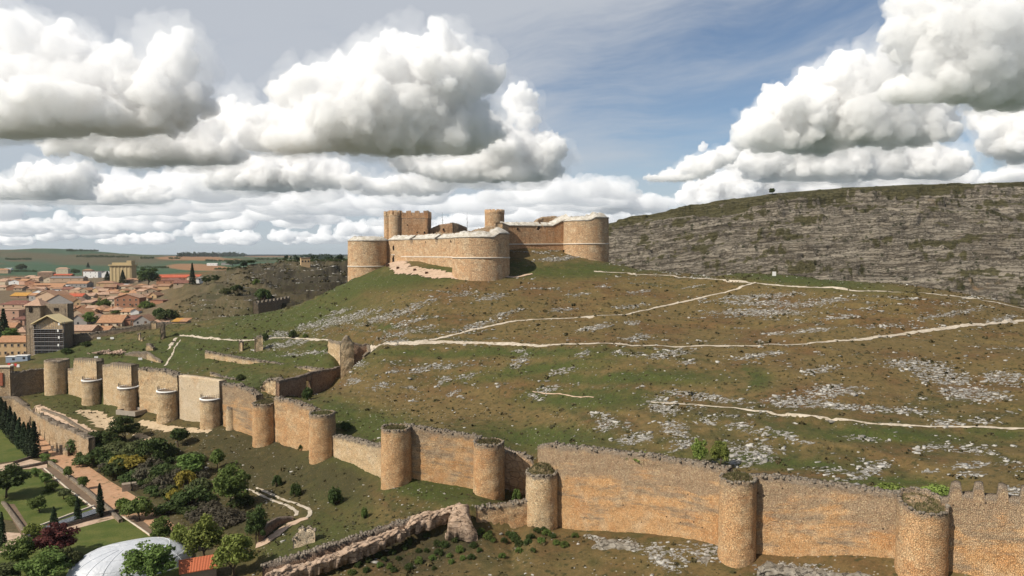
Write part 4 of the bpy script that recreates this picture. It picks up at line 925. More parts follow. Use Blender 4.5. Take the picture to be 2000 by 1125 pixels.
rock('rock_outcrop', 'grey broken rock shelf at the foot of the longest wall stretch', [(1160, 1052, 140.5), (1230, 1062, 137), (1290, 1075, 134), (1350, 1085, 130.5), (1400, 1095, 127)], 1.8, 1.7, 17, M_GREYROCK)
rock('rock_outcrop', 'grey rock shelf at the foot of the wall between the two nearest towers', [(1480, 1098, 122), (1540, 1108, 120), (1620, 1118, 117), (1720, 1126, 112)], 1.6, 1.6, 23, M_GREYROCK)
# ------------------------------------------------------------------ the castle: one thing with its towers, walls, keep and copings
CASTLE = thing('castle', 'great ochre stone castle with fat round corner towers and white copings on the hilltop', 'castle', (0, 0, 0))
def cope_ring(name, x, y, r, eave, parent, rise=2.2, inw=3.2, seg=72, bump=None, amp=.45, a0=0, a1=2 * math.pi, mat=None):
    a = np.linspace(a0, a1, seg + 1); e = eave + (bump(a) if bump is not None else 0); n = amp * fbm(np.cos(a) * 2 + x, np.sin(a) * 2 + y, 3, 95)
    rows = []
    for rr, z in ((r - .5, -.25), (r + .22, -.2), (r + .22, .12)): rows.append((rr, z, 0))
    for q in (.33, .66, 1): rows.append((r + .1 - inw * q, .12 + rise * q, 1))
    rows.append((r - inw - .3, -.4, .5))
    G = np.stack([np.stack([x + (rr + n * k * .6) * np.cos(a), y + (rr + n * k * .6) * np.sin(a), e + z + n * k + k * .6 * fbm(a * r * .35, a * 0 + z * 2 + x, 3, 96)], -1) for rr, z, k in rows])
    return mesh(name, G.reshape(-1, 3), grid_faces(len(rows), seg + 1)[:, ::-1], mat or M_COPE, parent)
def band(name, x, y, r, z, parent, a0=0, a1=2 * math.pi, h=.28):
    a = np.linspace(a0, a1, 61); G = np.stack([np.stack([x + rr * np.cos(a), y + rr * np.sin(a), np.full(61, zz)], -1) for rr, zz in ((r - .3, z - h), (r + .16, z - h), (r + .16, z + h), (r - .3, z + h))])
    return mesh(name, G.reshape(-1, 3), grid_faces(4, 61)[:, ::-1], M_BAND, parent)
def P3(px, py, Y): d = at(px, py, Y); return np.array([d[0], Y, d[2]])
def tower_at(px, Y, hw): d = at(px, 490, Y); return d[0], Y, hw / F * Y
def opening(px, py, wpx, hpx, Y, parent, name='embrasure', arch=False, mat=None):
    """a recess: dark slab let into the face at the given point, facing the valley"""
    c = P3(px, py, Y); w_ = wpx / F * Y; h_ = hpx / F * Y; b = MB()
    if not arch: b.box((c[0], c[1] + .3, c[2]), (w_, .9, h_))
    else:
        v = [(c[0] - w_ / 2, c[2] - h_ / 2), (c[0] + w_ / 2, c[2] - h_ / 2)] + [(c[0] + w_ / 2 * math.cos(q), c[2] + h_ / 2 - w_ / 2 + w_ / 2 * math.sin(q)) for q in np.linspace(0, math.pi, 9)]
        n = len(v); b.add([(x, c[1] - .15, z) for x, z in v] + [(x, c[1] + .75, z) for x, z in v], [tuple(range(n)), tuple(range(2 * n - 1, n - 1, -1))] + [(i, i + n, (i + 1) % n + n, (i + 1) % n) for i in range(n)])
    return b.build(name, mat or M_DARK, parent)
# corner towers
x1, y1, r1 = tower_at(939.5, 303, 55); x2, y2, r2 = tower_at(720, 348, 39.5); x3, y3, r3 = tower_at(1144.5, 345, 43.5); x4, y4, r4 = tower_at(1096, 400, 40)
e1 = P3(939, 462.5, y1 - r1)[2]; e2 = P3(720, 469.5, y2 - r2)[2]; e3 = P3(1140, 430, y3 - r3)[2]; e4 = P3(1085, 428, y4 - r4)[2]
def bump1(a):  # broken, higher roofline towards the right flank
    d = np.mod(a + 2 * np.pi, 2 * np.pi); return 1.7 * sstep(5.15, 5.5, d) + 0 * d - .0 + np.where(d < 1.2, 1.7, 0)
def bump3(a):
    d = np.mod(a, 2 * np.pi); return 1.5 * sstep(4.75, 5.05, d) + np.where(d < 1.5, 1.5, 0)
def corner(x, y, r, zb, eave, mat, bump=None, lab=None, bands=(), rise=2.2):
    T, _ = lathe_tower('tower', x, y, r, zb, eave, mat, CASTLE, taper=.03, seg=80, dz=.9, rough=.08, jag=0, rim=2.5, sink=1.0, topf=bump)
    if lab: T['label'] = lab
    cope_ring('coping', x, y, r, eave, T, bump=bump, rise=rise)
    for z in bands: band('string_course', x, y, r * 1.018, z, T)
    return T
T1 = corner(x1, y1, r1, -13, e1, M_ASH, bump1, 'round tower nearest the valley, with a broken white roofline', (P3(939, 503.5, y1 - r1)[2],))
T2 = corner(x2, y2, r2, -17, e2, M_ASH, None, 'round tower nearest the town, lowest of the corner towers', (P3(720, 520.5, y2 - r2)[2],), 2.0)
T3 = corner(x3, y3, r3, -8, e3, M_ASH, bump3, 'tall round tower next to the rocky hill', (P3(1144, 476, y3 - r3)[2],))
T4, _ = lathe_tower('tower', x4, y4, r4, -4, e4 + 1, M_ASH, CASTLE, taper=.03, seg=64, dz=1.2, rough=.1, jag=.5, rim=2, sink=.6); T4['label'] = 'rear tower half hidden behind the roofline'
for px, py, w_, h_ in ((703, 478, 2.6, 4), (711, 500, 1, 1)): opening(px, py, w_, h_, y2 - r2 * .92, T2)
for px, py, w_, h_, k in ((889, 471, 2.2, 10, .45), (914.5, 487, 2.4, 32, .86), (924, 470, 3, 6, .93), (975, 467, 2, 4, .68)): opening(px, py, w_, h_, y1 - r1 * k, T1)
opening(1102.5, 490, 6, 3.6, y3 - r3 * .25, T3); opening(1180, 433, 2.4, 12, y3 - r3 * .55, T3); opening(1130, 481, 2, 1.6, y3 - r3 * .9, T3)
# front curtain wall with three embrasure notches
fa, fb = P3(759, 468, 345), P3(897, 463.5, 309)
L12 = math.hypot(fb[0] - fa[0], fb[1] - fa[1]); 
def notch(cs, w_, h_): return lambda u: -h_ * np.max([np.abs(u - c) < w_ / 2 for c in cs], 0)
cs = [L12 * (px - 759) / 138 * (1 + (897 - px) / 138 * .06) for px in (805, 854)]
W12 = strip('curtain_wall', [(fa[0], fa[1], -14, fa[2]), (fb[0], fb[1], -12, fb[2])], 4.5, M_ASH, CASTLE, jag=0, rough=.05, dz=.9, ds=.5, top=notch(cs, 2.0, 2.0))
W12['label'] = 'wall facing the valley, with the arched gateway'
def cope_strip(a, b, thick, rise, cuts, parent, zoff=0.0):
    a, b = np.array(a), np.array(b); d = (b - a); L = math.hypot(d[0], d[1]); T = d[:2] / L; N = np.array([-T[1], T[0]])
    segs = []; s0 = 0
    for c, w_ in cuts + [(L + 9, 0)]:
        segs.append((s0, min(L, c - w_ / 2))); s0 = c + w_ / 2
    for s0, s1 in segs:
        if s1 - s0 < .3: continue
        u = np.linspace(s0, s1, max(3, int((s1 - s0) / .9))); f = u / L; base = a[2] + (b[2] - a[2]) * f; n = .45 * fbm(u * .4, u * 0 + a[0], 3, 97)
        rows = []
        for o, z, k in ((.5, -.3, 0), (-.28, -.25, 0), (-.28, .12, 0), (thick * .33, rise * .36, 1), (thick * .66, rise * .7, 1), (thick, rise, 1), (thick + .2, -.4, 0)):
            rows.append(np.stack([a[0] + T[0] * u + N[0] * o, a[1] + T[1] * u + N[1] * o, base + zoff + z + n * k + k * .5 * fbm(u * .8, u * 0 + z * 3, 2, 98)], -1))
        K = len(rows); G = np.stack(rows); n_ = len(u); Fq = grid_faces(K, n_)[:, ::-1].tolist()
        Fq.append([k * n_ for k in range(K)]); Fq.append([k * n_ + n_ - 1 for k in range(K)][::-1])
        mesh('coping', G.reshape(-1, 3), Fq, M_COPE, parent)
cope_strip(fa, fb, 3.4, 2.0, [(c, 2.2) for c in cs], W12)
def band_on(a, b, z0, z1, parent, off=.12):
    a, b = np.array(a), np.array(b); T = (b - a)[:2]; T /= np.linalg.norm(T); N = np.array([-T[1], T[0]]); v = []
    for p, z in ((a, z0), (b, z1)):
        for o, dz in ((-off, -.25), (-off, .25), (.4, .25), (.4, -.25)): v.append((p[0] + N[0] * o, p[1] + N[1] * o, z + dz))
    MB().add(v, [(0, 1, 5, 4), (1, 2, 6, 5), (2, 3, 7, 6), (3, 0, 4, 7), (0, 3, 2, 1), (4, 5, 6, 7)]).build('string_course', M_BAND, parent)
def on12(px):  # depth of the front wall at a pixel column
    f = (px - 759) / 134; lo, hi = 0., 1.
    for _ in range(30):
        m_ = (lo + hi) / 2; p = fa + (fb - fa) * m_
        if proj(*p)[0] < px: lo = m_
        else: hi = m_
    return fa + (fb - fa) * lo
pA, pB = on12(783), on12(886); band_on(pA, pB, P3(783, 501, pA[1])[2], P3(886, 502, pB[1])[2], W12)
for px, py, w_, h_ in ((831, 473, 1.6, 3), (881, 471, 3, 4)): opening(px, py, w_, h_, on12(px)[1] + .1, W12)
dY = on12(769.5)[1]; opening(769.5, 510, 6.6, 17.5, dY + .05, W12, 'gateway', True); opening(769, 484, 4, 9, dY + .05, W12, 'window', True)
MB().box((P3(769.5, 499, dY)[0], dY - .1, P3(769, 497.5, dY)[2]), (2.6, .8, .5)).build('lintel', M_BAND, W12)
# side curtain wall, rising towards the tall tower
wa, wb, wc, wd = P3(981, 439.5, 338), P3(1056, 440.5, 345), P3(1079, 440.5, 347), P3(1112, 424, 350)
W13 = strip('curtain_wall', [(wa[0], wa[1], -8, wa[2]), (wb[0], wb[1], -7, wb[2]), (wc[0], wc[1], -7, wc[2]), (wd[0], wd[1], -7, wd[2])], 4.5, M_ASH2, CASTLE, jag=0, rough=.05, dz=.9, ds=.5,
   top=lambda u: np.where(np.abs(u - 18.3) < .8, -2.2, 0.0))
W13['label'] = 'red-streaked wall between the two taller towers'
cope_strip(wa, wb, 3.0, 1.7, [], W13); cope_strip(P3(1060, 440.5, 345.4), wc, 3.0, 1.7, [], W13); cope_strip(wc, wd, 4.2, 1.9, [], W13)
band_on(wa, P3(1102, 440, 349), P3(985, 477, 338)[2], P3(1102, 476, 349)[2], W13)
opening(1011, 447, 2.6, 4.2, 340.6, W13)
# end of that wall turns back behind the front tower
strip('curtain_wall', [(x1 + 6, y1 + 8, -8, wa[2] - .1), (wa[0], wa[1], -8, wa[2] - .1)][::-1], 3, M_ASH, CASTLE, jag=.05, rough=.05, dz=1)
strip('curtain_wall', [(x2 + 2, y2 + 6, -10, e2), (x4 - 30, y4 + 6, -6, 10), (x4, y4, -4, e4)], 3, M_ASH, CASTLE, jag=.3, rough=.1, dz=1.2, ds=1)
strip('curtain_wall', [(x4, y4, -4, e4), (x3, y3, -6, e3 + 1)], 3, M_ASH, CASTLE, jag=.3, rough=.1, dz=1.2, ds=1)
# keep
KY = 362; ka, kb = P3(783, 446, KY), P3(836, 446, KY); kw = kb[0] - ka[0]; ktop = P3(800, 425, KY)[2]; kmer = P3(800, 412, KY)[2]
K = MB(); K.box((ka[0] + kw / 2 - 2, KY + 8, ktop / 2 - 1), (kw + 4, 16, ktop + 6))
def keep():
    x0, xb = ka[0] - 6.0, kb[0]; b = strip('keep', [(x0, KY, -4, ktop), (xb, KY, -4, ktop), (xb, KY + 15, -4, ktop), (x0, KY + 15, -4, ktop), (x0, KY, -4, ktop)], 2.2, M_ASH2, CASTLE, jag=.0, rough=.06, dz=1, ds=.6)
    b['label'] = 'square keep with toothed battlements'
    L = xb - x0
    mer = lambda u: np.where((u % 4.3 < 2.5), kmer - ktop, .15) + .5 * pnoise(u * .9, u * 0 + 2, 33)
    strip('parapet', [(x0 + .05, KY - .12, ktop - .2, ktop), (xb + .1, KY - .12, ktop - .2, ktop)], .9, M_ASH2, b, jag=.1, rough=.05, ds=.18, top=mer)
    strip('parapet', [(xb + .12, KY, ktop - .2, ktop), (xb + .12, KY + 15, ktop - .2, ktop)], .9, M_ASH2, b, jag=.1, rough=.05, ds=.18, top=mer)
    strip('parapet', [(xb, KY + 15.1, ktop - .2, ktop), (x0, KY + 15.1, ktop - .2, ktop)], .9, M_ASH2, b, jag=.1, rough=.05, ds=.18, top=mer)
    for px, hw, Y, top in ((772, 12.8, KY + 1.5, 411.5), (757, 7, KY + 5, 413)):
        d = at(px, 440, Y); tt = at(px, top, Y)[2]
        q, _ = lathe_tower('turret', d[0], Y, hw / F * Y, -4, tt - 2.8, M_ASH, b, taper=.02, seg=40, dz=1, rough=.06, jag=.0, rim=.8, sink=.5)
        a = np.linspace(0, 2 * np.pi, 145); rr = hw / F * Y + .06
        zt = tt - np.where((a / (2 * np.pi) * 8) % 1 < .62, 0, 2.2); G = np.stack([np.stack([d[0] + rk * np.cos(a), Y + rk * np.sin(a), z], -1) for rk, z in ((rr, np.full(145, tt - 2.7)), (rr, zt), (rr - .7, zt), (rr - .7, np.full(145, tt - 2.7)))])
        mesh('parapet', G.reshape(-1, 3), grid_faces(4, 145)[:, ::-1], M_ASH, q, uv=np.stack([np.broadcast_to(a * rr, (4, 145)), G[..., 2]], -1).reshape(-1, 2), attrs={'hn': np.ones(580), 'td': np.full(580, 3.0)})
    opening(796, 439.5, 2.2, 2.2, KY, b); opening(815, 454, 2, 2, KY, b); opening(829, 454, 2.6, 4.4, KY, b, 'window', True)
keep()
# slim round turret
xt, yt, rt = tower_at(966, 372, 19); tt = P3(966, 411, 372)[2]
TT, _ = lathe_tower('turret', xt, yt, rt, -3, tt - 1.4, M_ASH, CASTLE, taper=.03, seg=48, dz=1, rough=.08, jag=.0, rim=.8, sink=.5); TT['label'] = 'slim round turret rising from the courtyard'
a = np.linspace(0, 2 * np.pi, 121); zt = tt + .35 - np.where((a / (2 * np.pi) * 14) % 1 < .7, 0, .55); rr = rt + .12
G = np.stack([np.stack([xt + rk * np.cos(a), yt + rk * np.sin(a), z], -1) for rk, z in ((rr - .3, np.full(121, tt - 2.4)), (rr, np.full(121, tt - 1.6)), (rr, zt), (rr - .7, zt), (rr - .7, np.full(121, tt - 1.5)))])
mesh('parapet', G.reshape(-1, 3), grid_faces(5, 121)[:, ::-1], M_ASH, TT, uv=np.stack([np.broadcast_to(a * rr, (5, 121)), G[..., 2]], -1).reshape(-1, 2), attrs={'hn': np.zeros(605), 'td': np.full(605, 3.0)})
# courtyard ruin with a broken roofline, low inner walls
def inner():
    c = lambda px, py, Y: (P3(px, py, Y)[0], Y, -4, P3(px, py, Y)[2])
    b = strip('courtyard_building', [c(838, 447, 366), c(862, 437.5, 366), c(884, 436, 366)], 5, M_ASH2, CASTLE, jag=.25, rough=.15, dz=1); b['label'] = 'roofless courtyard building'
    strip('gable', [c(884, 434.5, 365.5), c(896, 437, 367), c(912, 444.5, 370)], 4, M_DARKW, b, jag=.2, rough=.15, dz=1)
    opening(866, 448, 2.6, 4.4, 365.7, b, 'window', True); opening(847, 456, 2.2, 4, 365.7, b, 'window', True)
    strip('courtyard_wall', [c(828, 458, 352), c(850, 455, 352), c(900, 453, 352), c(950, 447, 352)], 1.5, M_ASH, CASTLE, jag=.5, rough=.1, dz=1)
    strip('courtyard_wall', [c(925, 448, 362), c(945, 444, 362), c(985, 436, 362)], 1.5, M_ASH, CASTLE, jag=.4, rough=.1, dz=1)
    strip('courtyard_wall', [c(1040, 436, 368), c(1062, 423, 372), c(1110, 421, 376)], 2, M_ASH, CASTLE, jag=.4, rough=.1, dz=1)
inner()
def mast(px, top, base, Y, lab):
    p, q = P3(px, base, Y), P3(px, top, Y); T = thing('antenna_mast', lab, 'mast', (p[0], Y, p[2] - 5), 0)
    h = q[2] - p[2] + 5; MB().tube((0, 0, 0), (0, 0, h * .6), .13, .10, 8).tube((0, 0, h * .6), (0, 0, h), .07, .03, 6).build('pole', M_RAIL, T)
    b = MB(); b.box((.25, 0, h * .62), (.35, .3, .9)); b.box((-.2, -.1, h * .74), (.3, .25, .7)); b.build('antenna', simple('pale_plastic', (.55,.56,.58), .5), T)
mast(864, 414, 437, 372, 'thin antenna mast standing next to the square keep'); mast(912.5, 414, 448, 360, 'antenna mast with a white box standing next to the slim round turret')
MB_ = simple('rust_brown_box', (.09, .045, .028), .7, .3, 4)
for px, py, l in ((757, 519, 'dark brown floodlight box against the wall of the gateway'), (777, 524, 'dark brown floodlight box nearest the arched gateway'), (810, 528, 'dark brown floodlight box midway along the pale forecourt'), (833, 534, 'dark brown floodlight box on the grassy edge of the forecourt'), (919, 545, 'dark brown floodlight box at the foot of the nearest castle tower')):
    p = hit(px, py + 1.5); T = thing('floodlight_box', l, 'floodlight', p, .3, 'floodlight boxes round the castle'); s = 1.0 if px != 757 else 1.25
    MB().box((0, 0, .45 * s), (1.25 * s, .9 * s, .95 * s), taper=.08).build('housing', MB_, T); MB().box((0, .1, 1.0 * s), (1.0 * s, .7 * s, .16)).build('lamp_glass', M_DARK, T)
# ------------------------------------------------------------------ plants
L_DARK = leafmat('dark_foliage', (.034,.054,.013), (.066,.092,.022)); L_MID = leafmat('mid_foliage', (.072,.112,.020), (.125,.172,.034)); L_BRIGHT = leafmat('bright_foliage', (.125,.170,.025), (.20,.245,.045))
L_CYP = leafmat('cypress_foliage', (.012,.023,.010), (.028,.044,.016), trans=.12); L_RED = leafmat('red_foliage', (.075,.022,.018), (.14,.045,.03)); L_YEL = leafmat('yellow_foliage', (.20,.175,.015), (.32,.27,.025)); L_PURP = leafmat('grey_mauve_foliage', (.066,.058,.038), (.11,.096,.06))
L_SCRUB = leafmat('scrub_foliage', (.032,.031,.012), (.070,.058,.024), (.115,.080,.034), .1); L_OLIVE = leafmat('olive_foliage', (.062,.078,.025), (.11,.125,.042)); L_PINE = leafmat('pine_foliage', (.014,.026,.012), (.030,.046,.02), trans=.1)
M_BARK = simple('bark', (.085, .06, .042), .95, .4, 4, bump=.1)
def leaf_quads(C, Rr, n, size, g, up=.25, shell=.55):
    """n leaf sprays spread through each ellipsoid clump"""
    C = np.repeat(np.array(C, float), n, 0); Rr = np.repeat(np.array(Rr, float), n, 0); m = len(C)
    d = g.normal(size=(m, 3)); d /= np.linalg.norm(d, axis=1)[:, None]
    q = g.uniform(0, 1, (m, 1)) ** (1 / 3.); q = shell + (1 - shell) * q if shell < 1 else q; q = np.where(g.random((m, 1)) < .25, g.uniform(.2, 1, (m, 1)), q) * g.uniform(.9, 1.12, (m, 1))
    P = C + d * Rr * q
    nr = d + g.normal(0, .55, (m, 3)) + [0, 0, up]; nr /= np.linalg.norm(nr, axis=1)[:, None]
    a = np.cross(nr, g.normal(size=(m, 3))); a /= np.linalg.norm(a, axis=1)[:, None] + 1e-9; b = np.cross(nr, a)
    s = size * g.uniform(.55, 1.45, (m, 1)); e = g.uniform(.45, .8, (m, 1))
    V = np.stack([P - a * s, P - b * s * e, P + a * s, P + b * s * e * 1.1], 1); V[:, 0] -= nr * s * .2; V[:, 2] -= nr * s * .2
    return V.reshape(-1, 3), np.arange(m * 4).reshape(-1, 4)
def limbs(mb, p, d, L, r, dep, g, tips):
    q = p + d * L; mb.tube(p, q, r, r * .62, 6 if dep > 1 else 5)
    if dep == 0: tips.append(q); return
    for k in range(3 if dep > 1 else 2):
        e = (d + Vector(g.normal(0, .55, 3)) + Vector((0, 0, .12))).normalized(); limbs(mb, q, e, L * g.uniform(.6, .85), r * .6, dep - 1, g, tips)
_proto = {}
def make_tree(kind, seed):
    """broad-leaved tree 1 unit = 1 m, about 6 m high; returns (trunk mesh, crown mesh) sizes scaled by the caller"""
    key = (kind, seed)
    if key in _proto: return _proto[key]
    g = np.random.default_rng(seed * 31 + len(kind)); mb = MB(); tips = []
    if kind == 'broad':
        limbs(mb, Vector((0, 0, -.3)), Vector((g.normal(0, .06), g.normal(0, .06), 1)).normalized(), 1.45, .17, 3, g, tips); C = []; Rr = []
        for k in range(42):
            d = g.normal(size=3); d /= np.linalg.norm(d); d[2] = d[2] if d[2] > -.55 else -.4; q = g.uniform(.45, 1.0)
            C.append((d[0] * 2.25 * q, d[1] * 2.25 * q, 3.3 + d[2] * 2.5 * q)); r = g.uniform(.5, .95); Rr.append((r, r, r * .75))
        C += [tuple(tp) for tp in tips[:8]]; Rr += [(.55, .55, .45)] * len(tips[:8])
        V, Fq = leaf_quads(C, Rr, 85, .17, g)
    elif kind == 'open':
        limbs(mb, Vector((0, 0, -.3)), Vector((g.normal(0, .1), g.normal(0, .1), 1)).normalized(), 1.05, .13, 3, g, tips)
        C = [tuple(tp) for tp in tips] + [tuple(tp * .8 + Vector((g.normal(0, .4), g.normal(0, .4), -.1))) for tp in tips]; Rr = [(g.uniform(.5, .8),) * 2 + (g.uniform(.35, .55),) for _ in C]
        V, Fq = leaf_quads(C, Rr, 62, .16, g)
    elif kind == 'cypress':
        mb.tube((0, 0, -.3), (0, 0, 5.6), .13, .03, 6); C = []; Rr = []
        for z in np.linspace(.45, 6.0, 30):
            f = z / 6.2; w_ = .74 * (min(1, f * 4 + .35)) * (1 - f ** 2.4) + .07
            for k in range(3): th = g.uniform(0, 6.28); C.append((w_ * .42 * math.cos(th), w_ * .42 * math.sin(th), z)); Rr.append((w_ * .62, w_ * .62, .5))
        V, Fq = leaf_quads(C, Rr, 32, .12, g, up=.6)
    elif kind == 'conifer':
        mb.tube((0, 0, -.3), (0, 0, 5.8), .15, .03, 6); C = []; Rr = []
        for z in np.linspace(.7, 5.9, 13):
            w_ = 1.75 * (1 - z / 6.3) + .1
            for k in range(7): th = k * .9 + z * 2 + g.uniform(-.3, .3); C.append((w_ * .6 * math.cos(th), w_ * .6 * math.sin(th), z - w_ * .15)); Rr.append((w_ * .42, w_ * .42, .22))
        V, Fq = leaf_quads(C, Rr, 26, .15, g, up=.3)
    elif kind == 'shrub':
        C = []; Rr = []
        for k in range(20):
            th = g.uniform(0, 6.28); q = math.sqrt(g.uniform(0, 1)) * .85; z = .55 * (1 - q * q) + .05; mb.tube((0, 0, -.1), (q * math.cos(th) * .8, q * math.sin(th) * .8, z), .035, .015, 4)
            r = g.uniform(.22, .36); C.append((q * math.cos(th), q * math.sin(th), z)); Rr.append((r, r, r * .85))
        V, Fq = leaf_quads(C, Rr, 80, .075, g)
    k = V[:, 2] > .02; kk = k.reshape(-1, 4).all(1); V = V.reshape(-1, 4, 3)[kk].reshape(-1, 3); Fq = np.arange(len(V)).reshape(-1, 4)
    tm = mb.build('trunk', M_BARK); cm = mesh('crown', V, Fq, None); r = (tm.data, cm.data)
    for o in (tm, cm): bpy.data.objects.remove(o)
    _proto[key] = r; return r
_crown = {}
def plant(name, kind, label, cat, pos, h, w_, mat, seed=0, group=None, stem='trunk', rz=None):
    tm, cm = make_tree(kind, seed); base = {'broad': (6.3, 5.3), 'open': (3.9, 3.4), 'cypress': (6.3, 1.5), 'conifer': (6.1, 3.6), 'shrub': (.95, 2.1)}[kind]
    key = (kind, seed, mat.name)
    if key not in _crown:
        c = cm.copy(); c.materials.clear(); c.materials.append(mat); _crown[key] = c
    T = thing(name, label, cat, pos, rnd.uniform(0, 6.28) if rz is None else rz, group); T.scale = (w_ / base[1], w_ / base[1], h / base[0])
    for nm, me in ((stem, tm), ('crown' if kind != 'shrub' else 'foliage', _crown[key])):
        o = bpy.data.objects.new(nm, me); COL.objects.link(o); o.parent = T
    return T
def pplant(name, kind, label, cat, px, py, hpx, wpx, mat, **kw):
    p = hit(px, py); k = p.y / F
    return plant(name, kind, label, cat, p + Vector((0, 0, -.05)), hpx * k * 1.06, wpx * k, mat, **kw)

# single plants on the castle hill and along the wall
pplant('tree', 'broad', 'left one of the two bright green bushy trees behind the wall', 'tree', 1366, 914, 64, 35, L_BRIGHT, seed=1, group='pair of green trees behind the wall')
pplant('tree', 'broad', 'right one of the two bright green bushy trees behind the wall', 'tree', 1407, 918, 66, 40, L_BRIGHT, seed=2, group='pair of green trees behind the wall')
for px, py, h, w_, l in ((573, 659, 16, 20, 'round dark bush below the limestone streaks, next to the white path'), (518, 664, 16, 16, 'dark bush touching the squarish ruin block'), (597, 660, 9, 14, 'low brown bush on the bank above the white path'), (470, 742, 13, 20, 'dark bush among the lowest crumbled wall stones'), (588, 880, 13, 16, 'small green shrub on the dark bank left of the slender tower'), (676, 838, 18, 26, 'dark green shrub leaning on the back of the slender tower'), (1008, 982, 30, 24, 'leafy green shrub growing in the breach'), (655, 985, 40, 32, 'grey-green bush on the dark bank below the low broken wall'), (540, 950, 24, 24, 'green bush on the dark bank by the curved garden track'), (577, 968, 28, 26, 'darker bush right of the curved garden track'), (712, 1012, 26, 16, 'upright bright green shrub alone above the rock crest'), (600, 780, 26, 28, 'dark bush filling the hole in the shadowed ruin wall')):
    pplant('bush', 'shrub', l, 'bush', px, py, h, w_, L_DARK if 'dark' in l else L_MID, seed=3 + px % 3, stem='stem')
for px, py, h, w_, l in ((1250, 893, 9, 70, 'low strip of bright green bushes behind the longest wall stretch'), (1740, 962, 18, 70, 'low bright green thicket behind the wall, left of the merlons'), (1830, 966, 22, 60, 'denser bright green thicket touching the first merlon')):
    for k in range(1): pplant('bush', 'shrub', l, 'bush', px, py, h, w_, L_BRIGHT, seed=4 + px % 3, stem='stem')
# green tufts on the slope at the bottom edge
g = np.random.default_rng(5)
TUFT = [(1000,1050),(985,1062),(1012,1068),(1005,1058),(1040,1052),(955,1040),(950,1055),(925,1070),(940,1045),(900,1078),(890,1060),(960,1058),(990,1046),(1030,1062),(1060,1058),(1070,1046),(1085,1062),(1100,1070),(800,1062),(835,1052),(850,1062),(815,1080),(830,1075),(790,1072),(870,1068),(880,1085),(845,1092),(820,1098),(765,1080),(780,1095),(750,1092),(740,1105),(760,1110),(800,1110),(720,1100),(735,1090),(715,1115),(700,1108),(690,1118),(770,1118),(850,1110),(885,1102),(920,1092),(860,1082),(905,1095),(940,1080),(980,1085),(1010,1082),(875,1050),(1040,1075),(1120,1050),(1050,1042),(1065,1036),(1078,1052)]
for px, py in TUFT:
    s = g.uniform(.75, 1.35); pplant('shrub', 'shrub', 'dark green cushion shrub on the brown slope below the wall and the boulder', 'shrub', px + g.uniform(-4, 4), py + g.uniform(-3, 4), 12 * s, 17 * s, L_DARK if g.random() < .6 else L_MID, seed=5 + g.integers(3), group='green cushion shrubs on the slope below the wall', stem='stem')

# ------------------------------------------------------------------ uncountable low growth and loose stone
def scatter(n, box, cond, g):
    """random ground points seen inside a picture-free world box (x0, x1, y0, y1) that satisfy cond"""
    x = g.uniform(box[0], box[1], n); y = g.uniform(box[2], box[3], n); z = H(x, y); k = cond(x, y, z); return np.stack([x, y, z], -1)[k]
def scrub_mass():
    g = np.random.default_rng(21)
    def cond(x, y, z):
        s = np.abs(x / y) < .82; ins = y > wallY(x / y) + 4; gar = y < np.interp(x / y, _gs, _gty) + 2
        den = .30 + .7 * sstep(-.1, .35, fbm(x * .035, y * .035, 3, 101)); q = fbm(x * .2, y * .2, 2, 103)
        castle = (np.abs(x + 10) < 62) & (np.abs(y - 330) < 36)
        return s & ~gar & ~castle & (g.random(len(x)) < den) & (np.abs(y - wallY(x / y)) > 3.5) & (q > -.25)
    P = np.concatenate([scatter(46000, (-200, 190, 105, 345), cond, g), scatter(6000, (-230, 10, 395, 690), cond, g)])
    n = len(P); s = g.lognormal(-1.35, .5, n); s = np.where(P[:, 1] > 390, s * 3.2, s); s = np.where((g.random(n) < .03) & (P[:, 1] < 390), np.minimum(s * 2.8, 1.1), s); V = []; 
    C = P + np.stack([0 * s, 0 * s, s * .25], -1); Rr = np.stack([s * .8, s * .8, s * .5], -1)
    Vq, Fq = leaf_quads(C, Rr, 12, 1.0, g, up=.5, shell=.3)
    # leaf size follows the tuft's own size
    cc = np.repeat(C, 12, 0)[:, None, :]; Q = Vq.reshape(-1, 4, 3); mid = Q.mean(1, keepdims=True); Q = mid + (Q - mid) * (np.repeat(s, 12)[:, None, None] * .40)
    tag(mesh('scrub', Q.reshape(-1, 3), Fq, L_SCRUB), kind='stuff')
scrub_mass()
